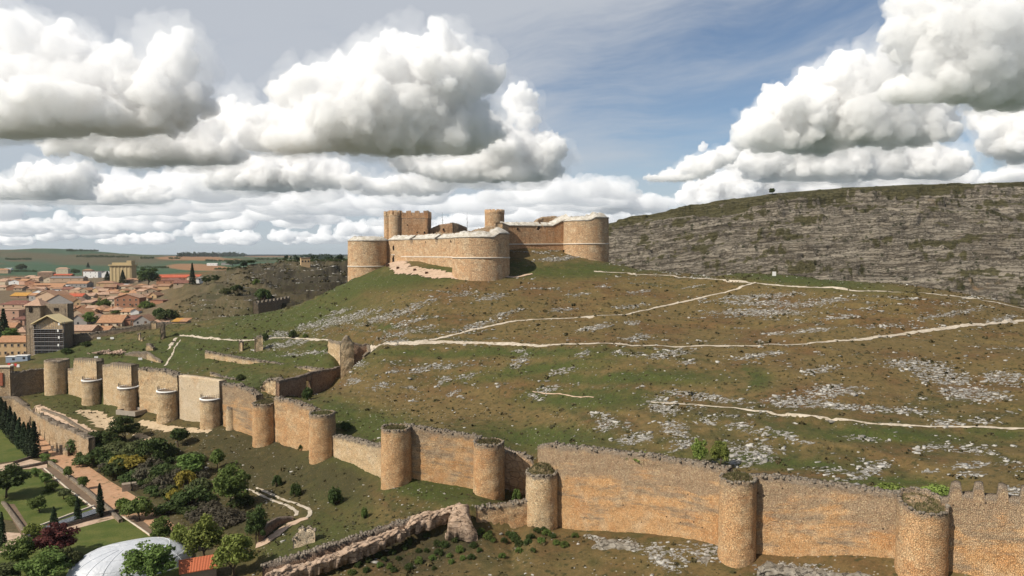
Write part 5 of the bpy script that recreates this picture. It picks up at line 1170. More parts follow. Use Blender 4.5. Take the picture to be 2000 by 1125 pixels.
def stones():
    g = np.random.default_rng(22); me = GROUND.data
    n = len(me.vertices); li = np.empty(n, np.float32); me.attributes['lime'].data.foreach_get('value', li); co_ = np.empty(n * 3, np.float32); me.vertices.foreach_get('co', co_); co_ = co_.reshape(-1, 3)
    x, y = co_[:, 0], co_[:, 1]
    area = (y * .0019) * np.where(y < 300, .62, .85)
    pr = np.where(li > .22, li, 0) * sstep(-.15, .25, fbm(x * .35, y * .35, 3, 120)) * area * 1.5 * (y < 345) * (y > 100) * (np.abs(x / y) < .8) * (np.abs(y - wallY(x / y)) > 3)
    k = g.random(n) < pr; P = co_[k].astype(float); m = len(P)
    if m > 22000: P = P[g.permutation(m)[:22000]]; m = 22000
    # a sprinkle of loose stones everywhere
    P2 = scatter(2500, (-150, 190, 105, 340), lambda x, y, z: (np.abs(x / y) < .8) & (np.abs(y - wallY(x / y)) > 4) & ~((np.abs(x + 10) < 62) & (np.abs(y - 330) < 36)) & ~(y < np.interp(x / y, _gs, _gty) + 2), g); P3 = scatter(3000, (-215, -5, 402, 660), lambda x, y, z: (hill_rocky(x, y) > .4) & (fbm(x * .05, y * .05, 3, 131) > -.05), g); P = np.concatenate([P, P2, P3])
    s = np.concatenate([g.lognormal(-1.62, .55, m), g.lognormal(-1.9, .4, len(P2)), np.minimum(g.lognormal(-1.05, .45, len(P3)), .9)]); s[:m] = np.minimum(s[:m], .5); n = len(P)
    P[:, :2] += g.normal(0, .3, (n, 2)); P[:, 2] = H(P[:, 0], P[:, 1])
    B = np.array([(-1,-1,-1),(1,-1,-1),(1,1,-1),(-1,1,-1),(-.8,-.8,1),(.8,-.8,1),(.8,.8,1),(-.8,.8,1)], float)
    D = B[None] * (1 + g.normal(0, .22, (n, 8, 3))); th = g.normal(.25, .5, n); ca, sa = np.cos(th), np.sin(th)
    D = D * np.stack([s * g.uniform(.9, 1.9, n), s * g.uniform(.6, 1.0, n), s * g.uniform(.25, .55, n)], -1)[:, None, :]
    tl = g.normal(0, .15, n)[:, None]; D[..., 2] += D[..., 0] * tl
    X = D[..., 0] * ca[:, None] - D[..., 1] * sa[:, None]; Y = D[..., 0] * sa[:, None] + D[..., 1] * ca[:, None]
    V = np.stack([X, Y, D[..., 2]], -1) + P[:, None, :] + [0, 0, .05]
    f = np.array([(0,3,2,1),(4,5,6,7),(0,1,5,4),(1,2,6,5),(2,3,7,6),(3,0,4,7)]); Fq = (f[None] + np.arange(n)[:, None, None] * 8).reshape(-1, 4)
    mt, t, b = newmat('loose_limestone'); ge = t.n('ShaderNodeNewGeometry'); nz = t.noise(ge.outputs['Position'], 2.2, 4, .65)
    c = t.mix(ge.outputs['Random Per Island'], (.19, .175, .15), (.50, .475, .43)); c = t.mix(t.ss(.45, .7, nz), c, (.20, .185, .15)); t.put(b.inputs['Base Color'], c); t.put(b.inputs['Normal'], t.bump(nz, .2))
    tag(mesh('stones', V.reshape(-1, 3), Fq, mt), kind='stuff')
stones()
# ------------------------------------------------------------------ palace garden
M_LAWN = None
def lawnmat():
    m, t, b = newmat('lawn'); pos = t.n('ShaderNodeNewGeometry').outputs['Position']
    n = t.noise(pos, .25, 5, .65); f = t.noise(pos, 3, 3, .6)
    c = t.mix(t.ss(.3, .7, n), (.062, .086, .017), (.115, .120, .032)); c = t.mix(t.m('MULTIPLY', t.ss(.4, .7, f), .5), c, (.035, .060, .012))
    t.put(b.inputs['Base Color'], c); t.put(b.inputs['Normal'], t.bump(f, .1)); return m
M_LAWN = lawnmat(); M_BED = simple('bare_bed', (.15, .105, .07), .95, .45, .6, bump=.1, obj=False); M_KERB = simple('pale_kerb', (.50, .43, .34), .9, .25, 1.2, obj=False); M_CREAM = rubble('garden_masonry', (.52,.36,.21), (.36,.28,.2), (.62,.48,.32), gmid=1.2, pale_amt=.6, contrast=.9)
def gp(px, py, z=GZ): d = ray(px, py); Y = z / d[2]; return Vector((d[0] * Y, Y, z))
def sheet(name, pts, mat, dz, kind='structure'):
    P = [gp(*p) for p in pts]; P = [(p.x, p.y, GZ + dz) for p in P]
    return tag(mesh(name, P, [tuple(range(len(P)))], mat), kind=kind)
sheet('garden_path', [(-60,800),(30,806),(75,838),(102,874),(140,888),(215,940),(262,968),(300,992),(345,1030),(300,1050),(250,1035),(215,1005),(165,965),(115,915),(85,900),(70,872),(40,838),(-60,826)], PM_TERRA, .05)
sheet('garden_path', [(-40,915),(60,897),(92,905),(92,915),(28,917),(-40,930)], PM_PINK, .06)
sheet('lawn', [(-80,810),(0,810),(40,842),(66,880),(60,897),(-80,914)], M_LAWN, .08)
sheet('lawn', [(-60,930),(28,918),(85,916),(130,955),(185,995),(180,1004),(60,1038),(40,1020),(-60,1005)], M_LAWN, .08)
sheet('lawn', [(60,1060),(120,1040),(238,1010),(330,1075),(420,1160),(0,1160),(-20,1100)], M_LAWN, .08)
sheet('garden_path', [(-10,1062),(10,1040),(48,1042),(170,1010),(245,988),(252,996),(235,1010),(120,1040),(55,1062),(22,1085),(-10,1080)], PM_PINK, .055)
sheet('flower_bed', [(78,915),(112,912),(165,960),(215,1000),(195,1008),(140,965),(95,930)], M_BED, .10)
sheet('flower_bed', [(10,985),(28,985),(60,1035),(45,1052),(20,1010)], M_BED, .10)
sheet('flower_bed', [(240,1012),(262,1005),(330,1058),(470,1165),(425,1165),(332,1074)], M_BED, .10)
def kerbline(label, pts, h, wd, mat, name='low_wall', cat='wall', dz=0.0):
    W = [gp(*p) for p in pts]; o = strip(name, [(p.x, p.y, GZ - .6, GZ + h) for p in W], wd, mat, jag=.03, rough=.03, ds=.5, dz=.4)
    return tag(o, label, cat)
kerbline('low pale wall between the terracotta path and the orchard bed', [(92,905),(120,925),(165,962),(210,1000),(232,1022)], .9, .9, M_CREAM)
kerbline('narrow white edging stone along the orchard lawn', [(85,916),(130,955),(188,998)], .25, .4, M_KERB, 'edging', 'edging')
kerbline('narrow white edging stone along the lawn of the white dome', [(238,1010),(285,1042),(330,1074),(420,1150)], .25, .4, M_KERB, 'edging', 'edging')
kerbline('brick-red retaining wall of the long water channel', [(45,1060),(110,1036),(170,1018),(238,998)], .9, .6, M_ROSE)
kerbline('white coping wall behind the long water channel', [(50,1040),(110,1018),(185,990)], .5, .5, M_KERB)
tag(mesh('water', [(p.x, p.y, GZ + .35) for p in (gp(52,1050), gp(110,1030), gp(190,1004), gp(186,996), gp(110,1022), gp(50,1044))], [(0,1,2,3,4,5)], simple('dark_water', (.05,.055,.065), .15, .1, 1, .5)), kind='structure')
kerbline('low wall closing the upper lawn by the cypress row', [(28,906),(60,896),(95,886)], .8, .5, M_ROSE)
kerbline('second low wall in front of the upper lawn, along the pink path', [(30,918),(65,912),(93,906)], .9, .6, M_ROSE)
kerbline('crumbled pale wall bordering the red tree bed', [(2,984),(25,1015),(48,1048)], .6, .9, M_CREAM)
def block(label, px, py, d, rz, mat, name='stone_pier', cat='pier', grp=None):
    p = hit(px, py); o = MB().box((0, 0, d[2] / 2 - .3), (d[0], d[1], d[2] + .6), rz).build(name, mat); o.location = p
    bv = o.modifiers.new('b', 'BEVEL'); bv.width = .06; bv.segments = 2
    return tag(o, label, cat, grp)
block('square cream stone block at the corner of the shrubbery and the path', 247, 958, (2.2, 2.0, 2.0), .5, M_CREAM); block('smaller cream stone block beside the square one', 262, 955, (1.2, 1.4, 1.9), .5, M_CREAM)
kerbline('curved cream garden wall at the corner of the shrubbery', [(262,958),(272,956),(284,950),(297,944)], 1.6, .8, M_CREAM)
block('cream stone stump where the red roof path begins', 335, 1000, (1.4, 1.2, 1.8), .2, M_CREAM, 'stone_stump', 'stone')
# the terrace wall with its piers
def terrace():
    pts = [(-70, 762), (23, 767), (60, 800), (100, 824), (137, 838), (172, 856)]
    Yt = [275, 277.5, 273, 242, 233.5, 224]
    w = []
    for (px, pt), Y in zip(pts, Yt):
        d = at(px, pt, Y - .9); w.append((d[0], Y - .9, GZ - 1, min(d[2], -54.6)))
    tag(strip('terrace_wall', w, 2.0, M_CREAM, jag=.12, rough=.15), 'long cream retaining wall between the terracotta path and the grassy terrace', 'wall')
    for k, (px, py) in enumerate(((52,801),(68,809),(83,816),(98,824),(115,833),(132,843),(150,852),(169,861))):
        Y = np.interp(px, [p for p, _ in pts], Yt) + .1; d = at(px, py - 3, Y); z = np.interp(px, [p for p, _ in pts], [q[3] for q in w])
        o = MB().box((0, 0, .55), (.95, .95, 1.5), .4).build('parapet_pier', M_CREAM); o.location = (d[0], Y - .2, z - .1)
        tag(o, 'square stone pier standing on the long terrace wall', 'pier', 'piers along the terrace wall')
    w2 = []
    for px, pt, Y in ((80, 793, 262), (120, 812, 252), (160, 829, 243), (206, 852, 234)):
        d = at(px, pt, Y); w2.append((d[0], Y, Hs(d[0], Y) - 1.5, Hs(d[0], Y) + 1.0))
    tag(strip('parapet_wall', w2, .9, M_CREAM, jag=.12, rough=.1), 'low pale wall along the inner edge of the terrace walk', 'wall')
    rw = [gp(p, q) for p, q in ((102, 878), (120, 884), (136, 890), (146, 884), (172, 872))]
    tag(strip('ramp_wall', [(p.x, p.y - 1.0, GZ - .6, GZ + z) for p, z in zip(rw, (.5, 1.5, 2.6, 3.4, 5.2))], .8, M_CREAM, jag=.04, rough=.08), 'short ramp wall with square piers at the end of the terrace wall', 'wall')
    for (px, py), z in zip(((105,880),(122,885),(138,890),(147,885)), (.5, 1.5, 2.6, 3.4)):
        p = gp(px, py); o = MB().box((0, 0, .6), (.8, .8, 1.5), .4).build('parapet_pier', M_CREAM); o.location = (p.x, p.y - .7, GZ + z)
        tag(o, 'square stone pier on the short ramp wall', 'pier', 'piers on the ramp wall')
    tr = MB(); 
    PT = [(-188, 268), (-170, 259), (-150, 247)]
terrace()
path('path', [(70,793),(105,812),(140,830),(185,852)], 4.0, PM_PINK, lift=.12, rag=.2)
path('path', [(152,802,3),(172,806,6),(192,815,8),(205,828,7),(212,838,3)], 6, PM_SAND, lift=.12, rag=.8)
path('path', [(275,822,2.5),(300,832,4),(335,838,3.5),(372,842,3),(410,843,2)], 4, PM_SAND, lift=.12, rag=.9)
path('path', [(265,846,2.5),(285,858,3),(300,862,2)], 3, PM_SAND, lift=.12, rag=.8)
path('path', [(500,953),(530,966),(560,979),(590,988),(605,996),(606,1006),(596,1014)], .85, PM_WHITE, rag=.8); path('path', [(485,956),(510,968),(540,980),(565,990),(580,998),(578,1008)], .85, PM_WHITE, rag=.8)
path('path', [(598,1012,2.4),(570,1022,2.6),(545,1038,2.8),(520,1058,3),(500,1066,3)], 2.6, PM_PINK, rag=.3)
w = [hit(px, py) for px, py in ((572,1018),(545,1028),(525,1044),(508,1062))]
tag(strip('ramp_wall', [(p.x, p.y + .6, p.z - 1.5, p.z + h) for p, h in zip(w, (.8, 1.9, 2.6, 2.4))][::-1], .7, M_ROSE, jag=.06, rough=.1), 'dark pink curved wall along the ramp below the shrubbery', 'wall')
# stone basin at a railed tower's foot
p = hit(263, 806); T = thing('stone_basin', 'rectangular grey stone basin at the foot of a railed tower', 'basin', p + Vector((0, -1, 0)), -.35)
b = MB(); 
for c, d in (((0, -3, .7), (9, .5, 1.6)), ((0, 3, .7), (9, .5, 1.6)), ((-4.25, 0, .702), (.5, 5.5, 1.6)), ((4.25, 0, .702), (.5, 5.5, 1.6))): b.box(c, d)
b.build('rim', simple('grey_stone', (.30,.26,.21), .9, .3, 1.2, bump=.1), T); MB().box((0, 0, .35), (8, 5.5, .5)).build('floor', M_BED, T)
# white dome
def dome():
    c = gp(256, 1104); T = thing('dome_tent', 'big translucent white arched tent of plastic sheeting on the lawn', 'tent', c, .55); a_, b_, h = 11.5, 8.0, 4.4
    u = np.linspace(0, 2 * np.pi, 65); f = np.linspace(0, 1, 18); th = f * np.pi / 2
    G = np.stack([np.stack([a_ * np.cos(q) ** .8 * np.sign(np.cos(u)) * np.abs(np.cos(u)) ** .85, b_ * np.cos(q) ** .8 * np.sign(np.sin(u)) * np.abs(np.sin(u)) ** .85, np.full(65, h * np.sin(q) - .1) + .05 * np.sin(u * 16) * np.cos(q)], -1) for q in th])
    m, t, bs = newmat('white_plastic_sheet'); pos = t.n('ShaderNodeTexCoord').outputs['Object']; n = t.noise(pos, .5, 4, .6)
    t.put(bs.inputs['Base Color'], t.mix(n, (.40, .42, .45), (.55, .565, .59))); bs.inputs['Roughness'].default_value = .45; bs.inputs['Specular IOR Level'].default_value = .4; t.put(bs.inputs['Normal'], t.bump(n, .3))
    mesh('canopy', G.reshape(-1, 3), grid_faces(18, 65), m, T, smooth=True)
    rb = MB(); P = lambda q, w_: (a_ * 1.005 * math.cos(q) ** .8 * np.sign(math.cos(w_)) * abs(math.cos(w_)) ** .85, b_ * 1.005 * math.cos(q) ** .8 * np.sign(math.sin(w_)) * abs(math.sin(w_)) ** .85, h * 1.01 * math.sin(q) - .1)
    for w_ in (3.5, 3.9, 4.25, 4.7, 5.1, 5.6, 2.9, 2.3): 
        for q0, q1 in zip(th[1:15], th[2:16]): rb.tube(P(q0, w_), P(q1, w_), .05, n=4)
    for q in (.5, .95):
        for w0, w1 in zip(u[:-1], u[1:]): rb.tube(P(q, w0), P(q, w1), .04, n=4)
    rb.build('ribs', simple('white_rib', (.75,.76,.78), .4, .05, 1), T)
    a = [(a_ + .15) * np.sign(math.cos(w_)) * abs(math.cos(w_)) ** .85 for w_ in u]; r2 = MB()
    for w0, w1 in zip(u[:-1], u[1:]): r2.tube((*P(0.0, w0)[:2], .05), (*P(0.0, w1)[:2], .05), .12, n=5)
    r2.build('base_tube', simple('pale_base', (.6,.6,.6), .5, .1, 1), T)
dome()
# tiled red roof at the bottom edge
def shed():
    p = gp(388, 1128); T = thing('garden_shed', 'small garden shed with a bright red tiled roof at the bottom edge', 'shed', p, .45)
    MB().box((0, 0, 1.1), (6.5, 3.6, 2.4)).build('wall', M_CREAM, T)
    m, t, b = newmat('red_tiles'); o = t.n('ShaderNodeTexCoord').outputs['Object']; x, y, z = t.sep(o)
    wv = t.m('SINE', t.m('MULTIPLY', x, 22)); t.put(b.inputs['Base Color'], t.mix(t.noise(o, 3, 3), (.42, .10, .045), (.60, .20, .10))); t.put(b.inputs['Normal'], t.bump(t.m('ADD', wv, t.m('SINE', t.m('MULTIPLY', y, 14))), .05))
    b_ = MB(); b_.add([(-3.6,-2.3,2.2),(3.6,-2.3,2.2),(3.6,2.3,3.2),(-3.6,2.3,3.2),(-3.6,-2.3,2.36),(3.6,-2.3,2.36),(3.6,2.3,3.36),(-3.6,2.3,3.36)], [(0,3,2,1),(4,5,6,7),(0,1,5,4),(1,2,6,5),(2,3,7,6),(3,0,4,7)]); b_.build('roof', m, T)
    q = gp(408, 1136); MB().tube((0,0,0),(0,0,3.6),.12,.10,6)
shed()
# garden trees
CY = [(4,838,58),(12,848,60),(21,857,60),(30,867,58),(39,877,58),(48,886,58),(57,892,62),(68,894,66)]
for i, (px, py, h) in enumerate(CY):
    p = gp(px, py); k = p.y / F; plant('cypress', 'cypress', 'dark columnar cypress in the clipped row along the terracotta path', 'tree', p, h * k * 1.08, (19 + (i == 7) * 4) * k, L_CYP, seed=1 + i % 2, group='row of cypresses along the garden path')
for px, py, h, w_, l in ((196,1010,62,17,'slim pointed cypress nearest the end of the water channel'), (152,1020,48,15,'middle cypress by the water channel, between the slim pointed one and the red tree'), (106,1032,40,16,'short cypress rising behind the red-leaved tree'), (5,1070,66,16,'cypress at the left edge next to the crumbled pale wall')):
    p = gp(px, py); k = p.y / F; plant('cypress', 'cypress', l, 'tree', p, h * k * 1.08, w_ * k, L_CYP, seed=2)
GT = [('broad', 452,992,88,86,L_MID,3,'biggest round dark-green tree, by the curved track below the wall'),('open', 372,928,58,54,L_MID,4,'loose green tree left of a small leaning one, above the yellow broom'),('open', 424,918,52,36,L_MID,5,'small leaning tree with a dark trunk on the dark bank'),
 ('open', 300,902,62,52,L_DARK,6,'dark open tree in front of the palest wall panel'),('broad', 244,866,58,58,L_DARK,7,'dark round tree at the corner of the terrace'),('open', 348,872,46,46,L_DARK,8,'slight dark tree between the terrace corner tree and the buttress'),
 ('open', 272,1018,60,60,L_MID,9,'green tree with a clear trunk by the cream stone blocks'),('open', 238,1000,38,42,L_BRIGHT,10,'small yellow-green tree by the cream stone blocks'),('broad', 318,1062,52,50,L_MID,11,'bushy green tree on the bed behind the white tent'),
 ('open', 352,1080,72,42,L_BRIGHT,12,'upright yellow-green tree on the bed, between two rounder ones'),('broad', 402,1096,92,88,L_BRIGHT,13,'large bright yellow-green tree right of the white tent'),('broad', 458,1128,90,92,L_BRIGHT,14,'large bright green tree above the red tiled roof'),
 ('broad', 298,1142,88,112,L_MID,15,'leafy green tree overlapping the white tent at the bottom edge'),('broad', 500,1062,76,50,L_DARK,16,'dark evergreen tree beside the curved pink ramp wall'),('broad', 12,972,66,90,L_DARK,17,'dark spreading tree at the left edge of the orchard lawn'),
 ('open', 78,1000,40,38,L_MID,18,'orchard tree at the front of the orchard lawn'),('open', 68,932,22,22,L_MID,19,'orchard tree at the top of the orchard lawn'),('open', 88,945,26,30,L_MID,20,'second orchard tree from the top of the orchard lawn'),('open', 104,960,26,28,L_MID,21,'orchard tree in the middle of the orchard lawn'),
 ('open', 124,975,26,30,L_OLIVE,22,'thin grey-green orchard tree near the water channel'),('open', 141,988,26,30,L_MID,23,'orchard tree closest to the water channel'),('open', 135,938,38,20,L_MID,24,'taller young tree in the bed beside the terracotta path'),('open', 164,956,34,22,L_MID,25,'round-headed young tree in the bed beside the terracotta path'),('open', 90,902,20,30,L_MID,26,'small tree beside the last cypress of the row'),
 ('open', 60,1055,40,44,L_BRIGHT,27,'yellow-green tree beside the crumbled pale wall'),('broad', 107,1092,74,92,L_RED,28,'dark red-leaved tree in its round bed'),('open', 140,1118,70,40,L_OLIVE,29,'thin olive-green tree between the red tree and the white tent'),('broad', 40,1112,66,70,L_MID,30,'green tree at the left edge below the red tree'),('broad', 84,1142,66,96,L_MID,31,'wide green tree at the bottom edge below the red tree'),('broad', 8,1146,50,70,L_OLIVE,32,'olive-green tree at the bottom left corner')]
for kind, px, py, h, w_, mt, sd, l in GT:
    p = gp(px, py) if py < 1165 and (px < 232 or py > 1040) and px < 440 else hit(px, py)
    k = p.y / F; plant('tree', kind, l, 'tree', p, h * k * 1.08, w_ * k, mt, seed=sd)
SH = [(165,878,30,52,L_DARK,'dark clipped shrub mass at the head of the path by the ramp piers'),(190,868,28,60,L_DARK,'dark shrub mass behind the path head, towards the terrace corner'),(205,900,30,60,L_DARK,'dark green shrub bank along the path, second from the ramp'),(178,905,22,50,L_DARK,'low dark shrub edging the path by the ramp'),(232,925,30,54,L_DARK,'dark green shrub bank edging the middle of the path'),(235,885,24,60,L_OLIVE,'olive shrub bank in the middle of the shrubbery'),(262,908,18,66,L_YEL,'long yellow-flowering broom, upper one of the two'),(240,905,16,46,L_YEL,'shorter yellow-flowering broom touching the long one'),(215,918,16,44,L_PURP,'grey-mauve heath patch beside the upper broom'),(262,940,22,44,L_DARK,'dark shrub above the cream stone blocks'),(288,935,24,44,L_PURP,'grey-mauve shrub between the brooms'),(300,915,22,44,L_PURP,'brownish heath patch right of the upper broom'),(318,928,24,40,L_DARK,'dark shrub at the heart of the shrubbery'),(325,955,30,46,L_PURP,'grey-mauve shrub behind the green tree with a clear trunk'),(360,952,34,40,L_YEL,'yellow broom, upper part of the sloping bank below the loose green tree'),(344,978,24,34,L_YEL,'yellow broom, lower part of the sloping bank'),(375,985,36,62,L_DARK,'deep green shrub beneath the sloping yellow broom'),(335,1002,24,50,L_DARK,'deep green shrub edging the path end'),(390,958,26,40,L_OLIVE,'olive shrub left of the biggest round tree'),(410,1010,22,70,L_PURP,'dry mauve-brown undergrowth below the biggest round tree'),(450,1020,24,60,L_PURP,'dry mauve-brown undergrowth beside the dark evergreen'),(510,1035,22,44,L_OLIVE,'pale reed-like shrub above the curved pink ramp'),(310,962,20,40,L_DARK,'dark shrub beside the curved cream garden wall'),(375,902,20,40,L_OLIVE,'olive shrub at the foot of the loose green tree'),(330,890,20,36,L_OLIVE,'olive shrub between the two dark open trees'),(270,880,22,40,L_OLIVE,'olive shrub below the round terrace corner tree'),(110,1100,14,70,L_PURP,'low heath planted in the bed of the red tree'),(470,985,22,40,L_DARK,'dark shrub in the shade of the biggest round tree')]
for px, py, h, w_, mt, l in SH:
    p = hit(px, py); k = p.y / F; plant('shrub', 'shrub', l, 'shrub', p, h * k * 1.1, w_ * k * 1.35, mt, seed=3 + px % 4, stem='stem')
g = np.random.default_rng(31); poly = [(142,880),(150,862),(200,856),(240,868),(330,880),(395,905),(415,960),(420,1000),(380,1010),(340,995),(300,960),(255,945),(210,925)]
def inpoly(x, y):
    c = False
    for (x0, y0), (x1, y1) in zip(poly, poly[1:] + poly[:1]):
        if (y0 > y) != (y1 > y) and x < (x1 - x0) * (y - y0) / (y1 - y0) + x0: c = not c
    return c
done = []
while len(done) < 62:
    px, py = g.uniform(140, 420), g.uniform(852, 1012)
    if not inpoly(px, py) or any(abs(px - a) < 15 and abs(py - b) < 8 for a, b in done) or (225 < px < 305 and 890 < py < 915) or (335 < px < 380 and 935 < py < 985): 
        done.append((-999, -999)) if g.random() < .002 else None; continue
    done.append((px, py)); p = hit(px, py); k = p.y / F; q = g.random(); mt = L_DARK if q < .62 else L_PURP if q < .8 else L_OLIVE
    nm = {L_DARK: 'dark evergreen', L_PURP: 'grey-mauve heath', L_OLIVE: 'olive-green'}[mt]
    plant('shrub', 'shrub', f'low {nm} shrub packed into the dense shrubbery beside the terracotta path', 'shrub', p, g.uniform(10, 20) * k, g.uniform(26, 44) * k, mt, seed=3 + int(g.integers(4)), group=f'{nm} shrubs packed into the shrubbery', stem='stem')
# palace sliver at the left edge
def palace():
    d0 = at(19.5, 740, 279.5); dirv = Vector((-.955, -.06, 0)); N = Vector((dirv.y, -dirv.x, 0)) * -1
    T = thing('palace', 'cream palace wall with tall blind bays at the left edge, above the cypress row', 'palace', (0, 0, 0))
    e = Vector((d0[0], 279.5, 0)) + dirv * 42; zt = at(10, 718, 279)[2]
    strip('facade', [(e.x, e.y, GZ - 1, zt), (d0[0], 279.5, GZ - 1, zt)], 2.5, M_CREAM, T, jag=.04, rough=.04)
    strip('coping', [(e.x, e.y - .3, zt + .02, zt + .55), (d0[0] + .3, 279.2, zt + .02, zt + .55)], 3.0, M_KERB, T, jag=.0, rough=.0)
    for k in range(5):
        q = Vector((d0[0], 279.5, 0)) + dirv * (3.4 + k * 4.2); MB().box((q.x, q.y - .15, zt - 4.6), (1.5, .7, 5.0), .06).build('window', simple('terracotta_recess', (.30,.10,.06), .9, .3, 1), T)
palace()
# ------------------------------------------------------------------ the town
def tilemat(name, c1, c2):
    m, t, b = newmat(name); o = t.n('ShaderNodeTexCoord').outputs['Object']; pos = t.n('ShaderNodeNewGeometry').outputs['Position']
    n = t.noise(pos, .8, 5, .7); st = t.noise(t.v('MULTIPLY', o, (3.0, .5, 1)), 1.2, 3, .6)
    c = t.mix(t.ss(.3, .7, n), c1, c2); c = t.mix(t.m('MULTIPLY', t.ss(.5, .75, st), .5), c, tuple(x * .45 for x in c1)); c = t.mix(t.m('MULTIPLY', t.ss(.6, .72, t.noise(pos, .35, 4, .6)), .5), c, (.42, .34, .24))
    t.put(b.inputs['Base Color'], c); t.put(b.inputs['Normal'], t.bump(t.m('SINE', t.m('MULTIPLY', t.sep(o)[0], 16)), .05)); return m
RF = {'orange': tilemat('orange_tiles', (.34,.175,.095), (.47,.265,.15)), 'brown': tilemat('brown_tiles', (.26,.145,.09), (.38,.23,.145)), 'red': tilemat('red_tiles', (.42,.09,.05), (.52,.14,.075)), 'maroon': tilemat('maroon_tiles', (.17,.075,.055), (.24,.115,.085)), 'grey': tilemat('grey_sheet_roof', (.17,.16,.15), (.25,.235,.22)), 'pink': tilemat('pinkish_tiles', (.38,.235,.16), (.50,.335,.235)), 'yellow': tilemat('yellow_sheet_roof', (.42,.22,.05), (.52,.28,.07)), 'white': tilemat('white_sheet_roof', (.60,.58,.55), (.72,.70,.66))}
def wallm(name, c): return simple(name, c, .9, .22, .7, bump=.02, obj=False)
WM = {'cream': wallm('cream_render', (.56,.46,.33)), 'ochre': wallm('ochre_render', (.46,.32,.18)), 'white': wallm('white_wall', (.72,.71,.68)), 'brick': wallm('brick_wall', (.33,.165,.10)), 'grey': wallm('grey_wall', (.30,.28,.26)), 'stone': wallm('stone_wall', (.34,.26,.18)), 'tan': wallm('tan_wall', (.44,.31,.21)), 'pink': wallm('pink_wall', (.46,.28,.20)), 'brown': wallm('brown_wall', (.24,.16,.11))}
M_GLASS = simple('window_glass', (.025,.025,.028), .25, .1, 1, .5); M_FRAME = simple('window_frame', (.45,.36,.27), .7, .1, 1); M_SHADE = simple('brown_shutter', (.12,.07,.045), .8, .2, 2)
_wm = MB().box((0, -.03, 0), (1.0, .12, 1.3)).build('window', M_GLASS); WINM = _wm.data; bpy.data.objects.remove(_wm)
_fm = MB().box((0, -.05, -.72), (1.3, .25, .12)).box((0, -.05, .70), (1.3, .2, .12)).box((-.56, -.05, 0), (.1, .16, 1.3)).box((.56, -.05, 0), (.1, .16, 1.3)).build('frame', M_FRAME); FRM = _fm.data; bpy.data.objects.remove(_fm)
_dm = MB().box((0, -.03, 0), (1.3, .14, 2.2)).build('door', M_SHADE); DRM = _dm.data; bpy.data.objects.remove(_dm)
HG = 'houses of the town'
